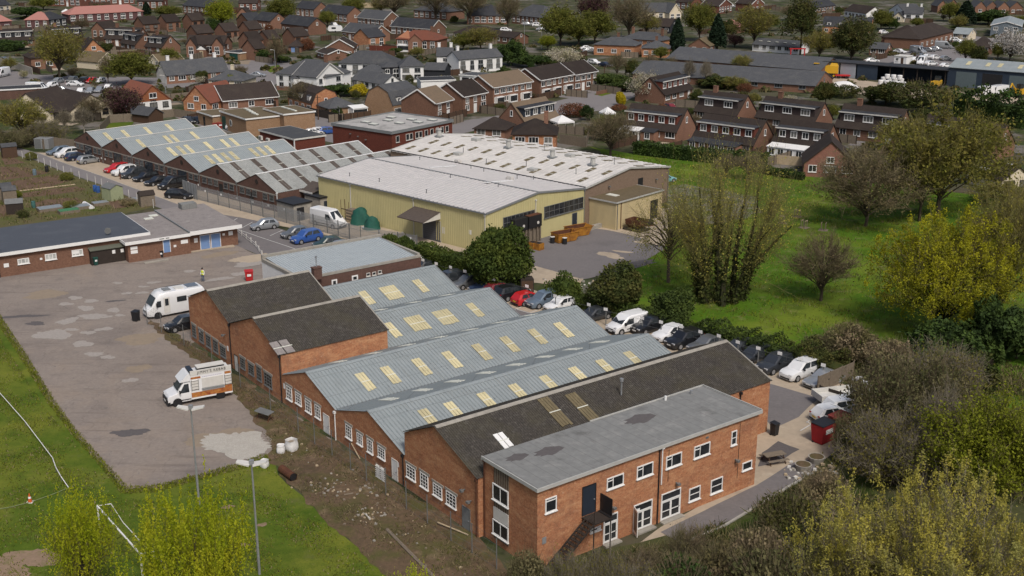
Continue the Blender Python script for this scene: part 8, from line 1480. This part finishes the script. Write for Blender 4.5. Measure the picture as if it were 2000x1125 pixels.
pole([(756,1036),(858,1140)],.13,WOOD,'timber_pole','long grey timber pole lying on the rough verge');pole([(855,1026),(914,1047)],.06,WOODP,'pale_plank','pale plank leaning low at the last factory door',.25,.1);pole([(668,858),(703,898)],.05,WOODP,'bent_branch','pale bent branch against the factory fence',1.3,.1);pole([(690,965),(672,968)],.06,WOOD,'short_plank','short grey plank among the weeds');pole([(715,1006),(723,1016)],.06,OFFW,'white_plank','short white plank by the rubble heap');pole([(430,527),(172,517)],.001,WOODP,'x_plank','x')if 0 else None
pole([(105,525),(172,515)],.08,WOODP,'kerb_timber','pale timber baulk along the club house wall')
r=thing('timber_pallet','white slatted pallet leaning against the fourth gable wall','pallet',at(742,938),rad(-52));mb=MB()
for k in range(6):mb.slab([(-.7,0,.1+k*.19),(.7,0,.1+k*.19),(.7,.12,.24+k*.19),(-.7,.12,.24+k*.19)],.03)
mb.build('slats',OFFW,r)
r2=MB();[r2 .box(x,.04,.05,x+.08,.16,1.25)for x in(-.7,-.04,.62)];r2 .build('bearer',WOOD,r)
r=thing('trestle_table','old trestle table standing in weeds by the second tall shed','table',at(517,820),rad(-35));MB().slab([(-.9,-.4,.8),(.9,-.4,.8),(.9,.4,.9),(-.9,.4,.9)],.05).build('table_top',STEELD,r)
for x in(-.7,.7):MB().cyl((x,-.35,0),(x,.2,.8),.03,n=5).cyl((x,.35,0),(x,-.2,.8),.03,n=5).build('trestle',RUST,r)
rng=np.random.default_rng(9);mb=MB()
for i in range(170):
 t=rng.uniform();cx,cy=((720,1010)if t<.28 else(640,955)if t<.5 else(720,960)if t<.65 else(560+380*rng.uniform(),0));
 if cy==0:cy=800+(cx-545)*.78+rng.uniform(10,110)
 p=at(cx+rng.normal(0,18 if t<.65 else 4),cy+rng.normal(0,9));s_=rng.uniform(.04,.13);a=rng.uniform(0,3);c,s2=math.cos(a)*s_,math.sin(a)*s_
 mb.prism([(p.x+c,p.y+s2,.02),(p.x-s2,p.y+c,.02),(p.x-c*1.4,p.y-s2,.02),(p.x+s2,p.y-c,.02)],(0,0,s_*.9),int(rng.integers(0,3)))
tag(mb.build('verge_rubble',[CONC,WOODP,WOOD]),'broken rubble scattered over the rough verge','rubble',None,'stuff')
mb=MB()
for i in range(150):
 p=at(1530+110*rng.uniform(),0+925+rng.normal(0,12))if i<60 else at(1100+rng.uniform(-40,60),555+rng.normal(0,5))if i<110 else at(800+rng.uniform(-15,40),452+rng.normal(0,3));s_=rng.uniform(.06,.2);a=rng.uniform(0,3);c,s2=math.cos(a)*s_,math.sin(a)*s_
 mb.prism([(p.x+c,p.y+s2,.04),(p.x-s2,p.y+c,.04),(p.x-c*1.4,p.y-s2,.04),(p.x+s2,p.y-c,.04)],(0,0,s_),int(rng.integers(0,3)))
tag(mb.build('yard_rubble',[CONC,OFFW,WOODP]),'loose rubble and scraps along the yard edges','rubble',None,'stuff')
def person(x,y,label,az,legs,top,vest=None,hair=None,sc=1.0):
 r=thing('person',label,'person',at(x,y),rad(-az));V_=[(0,0,.95),(0,0,1.15),(0,0,1.38),(0,.01,1.50),(0,.03,1.62),(0,.02,1.74),(-.10,0,.90),(-.12,.02,.50),(-.13,0,.07),(-.13,.14,.04),(.10,0,.90),(.12,.03,.50),(.14,.0,.07),(.14,.14,.04),(-.19,0,1.40),(-.27,.0,1.13),(-.25,.14,.92),(-.24,.2,.84),(.19,0,1.40),(.27,.0,1.13),(.22,.16,.95),(.19,.22,.88)]
 E_=[(0,1),(1,2),(2,3),(3,4),(4,5),(0,6),(6,7),(7,8),(8,9),(0,10),(10,11),(11,12),(12,13),(2,14),(14,15),(15,16),(16,17),(2,18),(18,19),(19,20),(20,21)]
 R_=[.14,.13,.155,.06,.095,.085,.09,.065,.045,.04,.09,.065,.045,.04,.065,.048,.038,.035,.065,.048,.038,.035]
 me=bpy.data.meshes.new('person_body');me.from_pydata(V_,E_,[]);o=bpy.data.objects.new('body',me);COL.objects.link(o);m=o.modifiers.new('skin','SKIN');sv=me.skin_vertices[0].data
 for k,q in enumerate(R_):sv[k].radius=(q,q*.85);
 sv[0].use_root=True;o.modifiers.new('sub','SUBSURF').levels=1;bpy.context.view_layer.update();nm=bpy.data.meshes.new_from_object(o.evaluated_get(bpy.context.evaluated_depsgraph_get()));bpy.data.objects.remove(o);nm.name='body'
 nm.materials.clear();[nm.materials.append(q)for q in(legs,top,flat('skin_tone',(.42,.24,.17)),BLK)]
 for f in nm.polygons:z=f.center.z;xx=abs(f.center.x);f.material_index=3 if z<.1 else 0 if z<.96 and xx<.2 else 2 if z>1.47 or(z<.93 and xx>.17)else 1
 nm.shade_smooth();link('body',nm,r)
 if vest:MB().loft([[(math.cos(t)*a,math.sin(t)*b,z)for t in[i*math.pi/6 for i in range(12)]]for z,a,b in((.9,.19,.16),(1.15,.19,.16),(1.4,.21,.17),(1.46,.13,.11))],caps=False).build('vest',vest,r);MB().loft([[(math.cos(t)*.205,math.sin(t)*.172,z)for t in[i*math.pi/6 for i in range(12)]]for z in(1.08,1.16)],caps=False).build('reflective_band',WH,r)
 MB().loft([[(math.cos(t)*a,math.sin(t)*a+.02,z)for t in[i*math.pi/5 for i in range(10)]]for z,a in((1.66,.105),(1.74,.11),(1.82,.07),(1.84,.01))]).build('hair',hair or BLK,r,smooth=1)
 r.scale=(sc,)*3;return r
person(397,550,'person in a yellow high visibility vest and jeans standing in the yard',200,flat('denim',(.06,.10,.17)),WH,flat('hi_vis_yellow',(.55,.62,.05)),BLK)
person(235,351,'person in dark top and brown trousers beside the white car',60,flat('brown_cloth',(.14,.05,.03)),flat('dark_cloth',(.02,.02,.025)))
def boxthing(name,label,cat,x,y,w_,d_,h,m,az=WAZ+90,extra=None,z=0,group=None):
 p=at(x,y);r=thing(name,label,cat,(p.x,p.y,z),rad(90-az),group);MB().box(-w_/2,0,0,w_/2,d_,h).build('body',m,r)
 if extra:extra(r)
 return r
for x,y,lab,top in((1018,482,'black dust extractor box on timber legs, left one',BLK),(1046,474,'black dust extractor box with rusty top on legs, right one',RUST)):
 p=at(x,y);r=thing('dust_extractor',lab,'extractor',p,rad(90-WAZ));MB().box(-1.3,0,2.2,1.3,1.9,3.9).box(-1.3,0,3.905,1.3,1.9,3.95,1).build('cabinet',[BLK,top],r);[MB().box(u,v,0,u+.16,v+.16,2.2).build('leg',WOOD,r)for u in(-1.2,-.4,.4,1.04)for v in(.05,1.65)];MB().cyl((.5,-.02,2.8),(.5,-.05,2.8),.22,n=12).build('port',OFFW,r);MB().box(-1.2,.3,.1,1.2,1.6,2.1).build('chute_panel',WOOD,r)
for x,y,lab in((1046,487,'worn yellow steel box at the edge of the warehouse yard, left one'),(1058,489,'worn yellow steel box with open top, right one')):boxthing('yellow_stillage',lab,'stillage',x,y,1.0,1.0,.95,YELP,WAZ,lambda r:MB().box(-.42,.08,.955,.42,.92,.96).build('painted_inner_shade',BLK,r))  # black sheet on the closed top paints the shade inside the box
def skip(x,y,lab):
 r=thing('yellow_skip',lab,'skip',at(x,y),rad(90-WAZ-14));mb=MB();o_=[(-1.9,-.9,.1),(1.1,-.9,.1),(1.9,-.9,1.3),(-1.9,-.9,1.3)];mb.poly(o_).poly([(a,.9,c)for a,b,c in o_][::-1]).poly([(-1.9,-.9,.1),(-1.9,-.9,1.3),(-1.9,.9,1.3),(-1.9,.9,.1)]).poly([(1.1,.9,.1),(1.9,.9,1.3),(1.9,-.9,1.3),(1.1,-.9,.1)]).poly([(-1.9,-.85,.7),(1.45,-.85,.7),(1.45,.85,.7),(-1.9,.85,.7)],1).poly([(-1.88,-.86,.1),(1.12,-.86,.1),(1.9,-.86,1.3),(-1.88,-.86,1.3)][::-1],1).poly([(-1.88,.86,.1),(1.12,.86,.1),(1.9,.86,1.3),(-1.88,.86,1.3)],1);mb.build('body',[YELP,RUST],r);MB().box(-1.95,-.98,1.24,1.98,-.88,1.34).box(-1.95,.88,1.24,1.98,.98,1.34).build('rim',YELP,r)
skip(1105,470,'orange yellow skip with slanted end before the warehouse windows, left one');skip(1130,459,'orange yellow skip beside the concrete blocks, right one')
for x,y,lab in((1079,475,'black drum by the orange yellow skips'),(1103,477,'black open drum in front of the left skip')):r=thing('steel_drum',lab,'drum',at(x,y));MB().cyl((0,0,0),(0,0,.9),.32,n=12).build('body',BLK,r);MB().cyl((0,0,.9),(0,0,.93),.34,n=12).build('rim',OFFW,r)
mb=MB();[mb.box(k*1.2,0,0,k*1.2+1.15,.6,.6)for k in range(3)];o=mb.build('concrete_blocks',CONC);o.location=at(1150,452);o.rotation_euler.z=rad(90-WAZ);tag(o,'row of concrete blocks at the cream annex corner','blocks')
r=thing('rusty_hopper','rusty steel hopper on a pallet before the cream annex doorway','hopper',at(1243,449),rad(90-WAZ-90));MB().loft([[(-a,-b,z),(a,-b,z),(a,b,z),(-a,b,z)]for z,a,b in((.35,.8,.7),(.9,1.25,1.0),(1.6,1.3,1.05))],caps=False).poly([(-1.25,-1,1.0),(1.25,-1,1.0),(1.25,1,1.0),(-1.25,1,1.0)]).build('body',RUST,r);MB().box(-1.6,-1.2,.02,1.6,1.2,.3).build('pallet',WOODD,r)
r=thing('rusty_plate','rusty steel plate leaning on the cream annex wall','plate',at(1211,446),rad(90-WAZ));MB().slab([(-.9,.0,0),(.9,.0,0),(.9,.35,1.7),(-.9,.35,1.7)],.05).build('plate',RUST,r)
r=thing('steel_trolley','dark steel trolley right of the rusty hopper','trolley',at(1266,441),rad(20));MB().box(-.7,-.4,.25,.7,.4,.9).build('body',BLK,r);MB().box(-.8,-.45,.05,.8,.45,.2).build('chassis',RUST,r)
for x,y,lab in((1276,398,'upper grey cooling unit beside the white hall end wall'),(1272,412,'lower grey cooling unit beside the cream annex')):boxthing('cooling_unit',lab,'cooling unit',x,y,1.6,1.2,1.7,STEEL,WAZ,lambda r:MB().cyl((0,-.02,.9),(0,-.06,.9),.5,n=14).build('fan_grille',STEELD,r))
boxthing('scrap_bin','dark scrap container behind the cream annex','container',1280,418,2.2,1.6,1.2,RUST,WAZ,lambda r:MB().box(-1.0,.1,1.2,1.0,1.5,1.5).build('scrap',STEELD,r))
r=boxthing('timber_crate','tall timber crate beside the green sheeted heaps','crate',682,434,1.3,1.3,1.9,WOOD);mb=MB();[mb.box(-.68,-.04,.1+k*.45,.68,-.002,.25+k*.45)for k in range(4)];mb.build('batten',WOODP,r)
r=thing('timber_rack','rusty upright rack between the crate and the warehouse wall','rack',at(674,426),rad(90-WAZ-90));[MB().box(x,y_,0,x+.1,y_+.1,h_).build('upright',RUST,r)for x,h_ in((-.9,2.7),(0,2.9),(.9,2.6))for y_ in(0,1.2)];MB().box(-.9,0,1.3,1.0,1.3,1.42).build('shelf',WOODB,r)
def heap(x,y,lab,w_,h,m=None):
 r=thing('sheeted_heap',lab,'heap',at(x,y));rr=random.Random(int(x));secs=[]
 for z,k in((0,1.1),(.2,.92),(.45,.9),(.62,.7),(.8,.62),(.93,.35),(1,.12)):secs.append([(w_*k*math.cos(t)*(1+.16*math.sin(3*t+z*4+x)+rr.uniform(-.1,.1)),w_*.8*k*math.sin(t)*(1+.14*math.sin(2*t+z*3)+rr.uniform(-.1,.1)),z*h)for t in[i*2*math.pi/14 for i in range(14)]])
 MB().loft(secs).build('sheeting',m or NET,r,smooth=1.0)
heap(706,437,'tall heap under green sheeting against the warehouse wall',1.5,2.5);heap(727,447,'lower heap under green sheeting, nearest the yard',1.2,1.9);heap(691,427,'flat topped stack under dull green sheet behind the crate',1.3,1.9,MATS['dark_green_paint'])
r=boxthing('wire_cage','rusty wire cage of scrap beside the green sheeted heaps','cage',751,445,1.8,1.4,.9,RUST);mb=MB();[mb.box(x,y_,0,x+.06,y_+.06,1.9)for x in(-.9,.84)for y_ in(0,1.34)];[mb.box(-.9,0,z,.9,.05,z+.05)for z in(1.2,1.85)];mb.build('frame',STEELD,r);MB().cyl((0,.7,.9),(0,.7,1.5),.6,n=12).build('reel',WOODD,r)
r=thing('steel_bench','long dull bench along the yellow warehouse wall','bench',at(786,447),rad(90-WAZ-90));MB().box(-2,0,.75,2,.8,.9).build('bench_top',STEELD,r);[MB().box(x,.1,0,x+.1,.2,.75).build('leg',RUST,r)for x in(-1.8,-.1,1.7)]
boxthing('tool_store','grey metal store beside the meadow gate','store',1008,566,2.4,1.6,1.7,STEELD,80,lambda r:MB().slab([(-1.3,-.1,1.75),(1.3,-.1,1.75),(1.3,1.7,1.95),(-1.3,1.7,1.95)],.06).build('lid',STEEL,r));boxthing('timber_bin_store','dark timber bin store beside the meadow gate','store',1030,572,1.6,1.4,1.7,WOODD,80,lambda r:MB().box(-.7,-.03,.1,.7,-.005,1.5).build('door',WOODB,r))
for i,(x,y,lab)in enumerate(((1527,436,'sapling in a timber frame, leftmost of the four on the meadow'),(1557,424,'sapling in a timber frame, farthest of the four on the meadow'),(1570,445,'sapling in a timber frame, third of the four on the meadow'),(1608,450,'sapling in a timber frame, rightmost of the four on the meadow'))):
 r=thing('tree_guard',lab,'tree guard',at(x,y),.4*i,'framed saplings on the meadow');[MB().box(a*.3-.04,b*.3-.04,0,a*.3+.04,b*.3+.04,1.2).build('stake',WOOD,r)for a in(-1,1)for b in(-1,1)];MB().box(-.36,-.36,1.05,.36,-.3,1.15).box(-.36,.3,1.05,.36,.36,1.15).build('rail',WOODP,r);MB().box(-.65,-.65,.02,.65,.65,.07).build('mulch_square',WOOD,r);MB().cyl((0,0,0),(.05,0,2.2),.03,.015,n=5).build('sapling',BARK,r)
def hut(x,y,w_,d_,h,m,rm,lab,az=60):
 r=thing('allotment_shed',lab,'shed',at(x,y),rad(90-az));gable_walls(w_,d_,h,h+.55).build('wall',m,r);gable_roof(w_,d_,h,h+.55,ov=.1,og=.1,t=.06).build('roof',rm,r);MB().box(w_*.35,-.03,.05,w_*.7,-.002,h*.88).build('door',m,r)
PALEGRN=mat('pale_green_timber',(.30,.33,.20),(.25,.28,.17),3)
hut(200,389,2.6,2.2,2.0,PALEGRN,STEELD,'pale green timber shed with dark roof beside blue barrels',130);hut(6,310,2.6,2,2.1,WOODB,RF_SLATE,'brown timber shed at the top of the allotments');hut(-6,392,2.4,2,2.0,WOOD,RF_SLATE,'grey timber shed at the left edge, upper one');hut(8,398,2.0,1.8,2.0,WOOD,RF_SLATE,'grey green timber shed at the left edge, lower one');hut(13,420,2.4,1.6,1.7,WOODD,STEELD,'dark timber shed with flat felt top at the left edge',70);hut(276,405,2.2,1.8,1.8,WOOD,WOODD,'grey timber shed with dark curved top by the lane corner',60)
for x,y,m,lab in((186,374,flat('blue_plastic',(.03,.09,.28)),'blue barrel left of the pale green shed'),(192,376,MATS['blue_plastic'],'blue barrel against the pale green shed'),(68,342,flat('grey_blue_plastic',(.12,.17,.2)),'grey blue water butt in the middle plot'),(92,336,BLK,'black compost bin by the lane fence'),(66,406,flat('teal_plastic',(.05,.13,.12)),'teal water butt in the lower plots')):
 r=thing('water_butt',lab,'barrel',at(x,y));MB().cyl((0,0,0),(0,0,.5),.3,.34,n=12).cyl((0,0,.5),(0,0,1.0),.34,.3,n=12).build('body',m,r);MB().cyl((0,0,1.0),(0,0,1.05),.31,n=12).build('lid',m,r)
def frame(x,y,w_,d_,lab,m,az=55,h=.45):
 r=thing('cold_frame',lab,'cold frame',at(x,y),rad(90-az));MB().box(0,0,0,w_,d_,h).build('frame',WOOD,r);MB().box(.05,.05,h+.004,w_-.05,d_-.05,h+.05).build('cover',m,r)
CLR=mat('dull_clear_sheet',(.24,.26,.27),(.17,.19,.2),2,.3,.5)
frame(78,416,3.6,2.2,'large clear covered bed at the lower allotments',CLR);frame(142,412,2.8,2.0,'grey covered bed beside the round white tunnel',CLR);frame(184,404,2.4,1.6,'small covered bed near the pale green shed',CLR);frame(118,420,3.0,1.8,'green netted bed at the lower allotments',mat('green_netting',(.06,.19,.09),(.04,.14,.07),4));frame(244,396,2.2,1.4,'grey covered bed by the lane fence',CLR,55,.3)
a,b=at(165,399),at(180,408);r=thing('cloche_tunnel','white plastic tunnel cloche in the lower allotments','cloche',a);MB().cyl((0,0,.1),(b.x-a.x,b.y-a.y,.1),.4,n=12).build('cover',PLASTW,r)
pole([(38,374),(147,361)],.1,WOODP,'scaffold_board','long pale scaffold board across the allotment plots')
r=thing('combine_harvester','yellow combine harvester parked at the end of the dark barn','combine harvester',at(1612,150),rad(-20));YB=flat('bright_yellow_paint',(.55,.32,.02),.4)
MB().box(-2.0,-1.5,1.2,3.4,1.5,3.2).prism([(1.0,-1.5,3.2),(3.4,-1.5,3.2),(3.0,-1.3,3.9),(1.4,-1.3,3.9)],(0,2.8,0)).build('body',YB,r);MB().box(-3.2,-1.0,1.9,-2.0,1.0,3.6).build('cab',GLC,r);MB().box(-3.3,-1.1,3.6,-1.8,1.1,3.75).build('cab_roof',YB,r);MB().box(-4.6,-2.4,.3,-3.4,2.4,1.3).build('header',YB,r)
for x,rr_ in((-1.6,.95),(2.4,.6)):
 for sd in(-1,1):o=MB().cyl((0,-.3,0),(0,.3,0),rr_,n=14).build('wheel',TYRE,r,(x,sd*1.5,rr_));MB().cyl((0,sd*.29,0),(0,sd*.32,0),rr_*.5,n=10).build('rim',YB,o)
i=0
for dx,dy,z in((0,0,0),(11,1,0),(22,2,0),(33,3,0),(44,4,0),(5,-6,0),(17,-5,0),(28,-4,0),(40,-3,0),(12,-2,1.25),(24,-1,1.25),(36,0,1.25)):
 p=at(1720+dx,165+dy);r=thing('wrapped_bale','white wrapped silage bale in the stack before the open barn','bale',(p.x,p.y,z),.3*i,'white wrapped bales in the merchant yard');MB().cyl((0,0,.05),(0,0,.15),.6,.68,n=14).cyl((0,0,.15),(0,0,1.1),.68,n=14).cyl((0,0,1.1),(0,0,1.22),.68,.58,n=14).build('wrap',PLASTW,r,smooth=1.0);MB().cyl((0,0,1.22),(0,0,1.225),.3,n=10).build('film_twist',OFFW,r);i+=1
heap(1648,172,'heap of white wrapped goods in the merchant yard',3.6,1.8,PLASTW);r=thing('farm_trailer','red flat trailer beside the combine harvester','trailer',at(1645,153),rad(-8));MB().box(-2,-1,.7,2,1,1.0).build('bed',REDP,r);[MB().cyl((x,sd*1.0,.4),(x,sd*.8,.4),.4,n=10).build('wheel',TYRE,r)for x in(-1,1)for sd in(-1,1)]
r=thing('yellow_loader','yellow loader with raised arms before the open barn','loader',at(1830,172),rad(60));MB().box(-1.5,-.9,.8,1.5,.9,2.0).build('body',YB,r);MB().box(-.5,-.7,2.0,.8,.7,3.1).build('cab',GLC,r);[MB().box(-2.6,sd*.75-.12,1.6,.5,sd*.75+.12,1.9).build('arm',YB,r)for sd in(-1,1)];MB().box(-3.2,-1.1,.9,-2.5,1.1,2.1).build('bucket',YB,r);[MB().cyl((x,sd*.95,.6),(x,sd*.6,.6),.6,n=12).build('wheel',TYRE,r)for x in(-1,1)for sd in(-1,1)]
for x,y,lab in((1925,188,'white lorry cab before the navy shed, left one'),(1950,186,'white dumper body before the navy shed, right one')):
 r=thing('white_truck',lab,'truck',at(x,y),rad(30));MB().loft([mirror([(xx,1.1,.6),(xx,1.15,1.4),(xx,1.0,z),(xx,.01,z+.03)])for xx,z in((-2.4,1.7),(-2.1,2.5),(.5,2.6),(2.3,2.5),(2.4,2.3))]).build('body',PT['white'],r,smooth=.6);MB().box(-2.42,-.95,1.5,-2.2,.95,2.2).build('windscreen',GLC,r);[MB().cyl((xx,sd*1.1,.5),(xx,sd*.8,.5),.5,n=12).build('wheel',TYRE,r)for xx in(-1.4,1.4)for sd in(-1,1)]
r=thing('yellow_digger','yellow digger at the right edge before the navy shed','digger',at(1992,190),rad(40));MB().box(-1.4,-1.1,.9,1.4,1.1,2.2).build('body',YB,r);MB().box(-1.2,-.6,2.2,.2,.6,3.3).build('cab',GLC,r);[MB().box(-1.9,sd*1.0-.25,0,1.9,sd*1.0+.25,.9).build('track',BLK,r)for sd in(-1,1)];MB().cyl((-1.2,.8,2),(-3.2,.8,3.6),.2,n=6).cyl((-3.2,.8,3.6),(-4.2,.8,1.6),.17,n=6).build('boom',YB,r)
boxthing('green_machine','small green machine beside the white trucks','machine',1975,190,2.4,1.5,1.4,flat('bright_green_paint',(.06,.22,.05)),80,lambda r:MB().box(-.5,.2,1.4,.6,1.2,2.1).build('cab',GLC,r))
r=thing('red_gantry','red steel loading gantry behind the grey workshop','gantry',at(1556,122),0);[MB().box(x,-.2,0,x+.3,.2,4).build('upright',REDP,r)for x in(-2.2,2.0)];MB().box(-2.5,-.25,4,2.5,.25,4.3).build('beam',REDP,r)
def gazebo(x,y,s_,lab):
 r=thing('white_gazebo',lab,'gazebo',at(x,y),rad(25));[MB().box(a*s_-.05,b*s_-.05,0,a*s_+.05,b*s_+.05,2.1).build('leg',OFFW,r)for a in(-1,1)for b in(-1,1)];t=s_+.1;mb=MB();c=[(-t,-t,2.1),(t,-t,2.1),(t,t,2.1),(-t,t,2.1)];[mb.faces([c[i],c[(i+1)%4],(0,0,3.3)],[(0,1,2)])for i in range(4)];[mb.poly([(c[i][0],c[i][1],1.8),(c[(i+1)%4][0],c[(i+1)%4][1],1.8),c[(i+1)%4],c[i]])for i in range(4)];mb.build('canopy',PLASTW,r)
gazebo(1097,255,1.9,'white gazebo behind the hipped brick house');gazebo(1186,238,1.3,'smaller white gazebo before the chalet row');gazebo(130,32,1.8,'white tent behind the pink roofed houses')
r=thing('caravan','white touring caravan parked behind the grey roofed terrace','caravan',at(655,63),rad(10));MB().loft([[(x,-1.1,z0),(x,1.1,z0),(x,1.1,z1),(x,-1.1,z1)]for x,z0,z1 in((-2.8,.9,1.7),(-2.3,.5,2.5),(2.2,.5,2.55),(2.7,.9,2.0))]).build('body',PT['white'],r,smooth=.5);MB().box(-1.4,-1.12,1.3,.2,-1.1,2.0).build('window',GLC,r);MB().cyl((0,-1.1,.35),(0,-.8,.35),.35,n=12).build('wheel',TYRE,r)
boxthing('grey_container','grey metal container at the top of the lane','container',82,291,3.0,2.2,2.0,STEEL,100,lambda r:MB().box(-1.4,-.03,.1,-.1,-.002,1.9).build('door',STEELD,r))
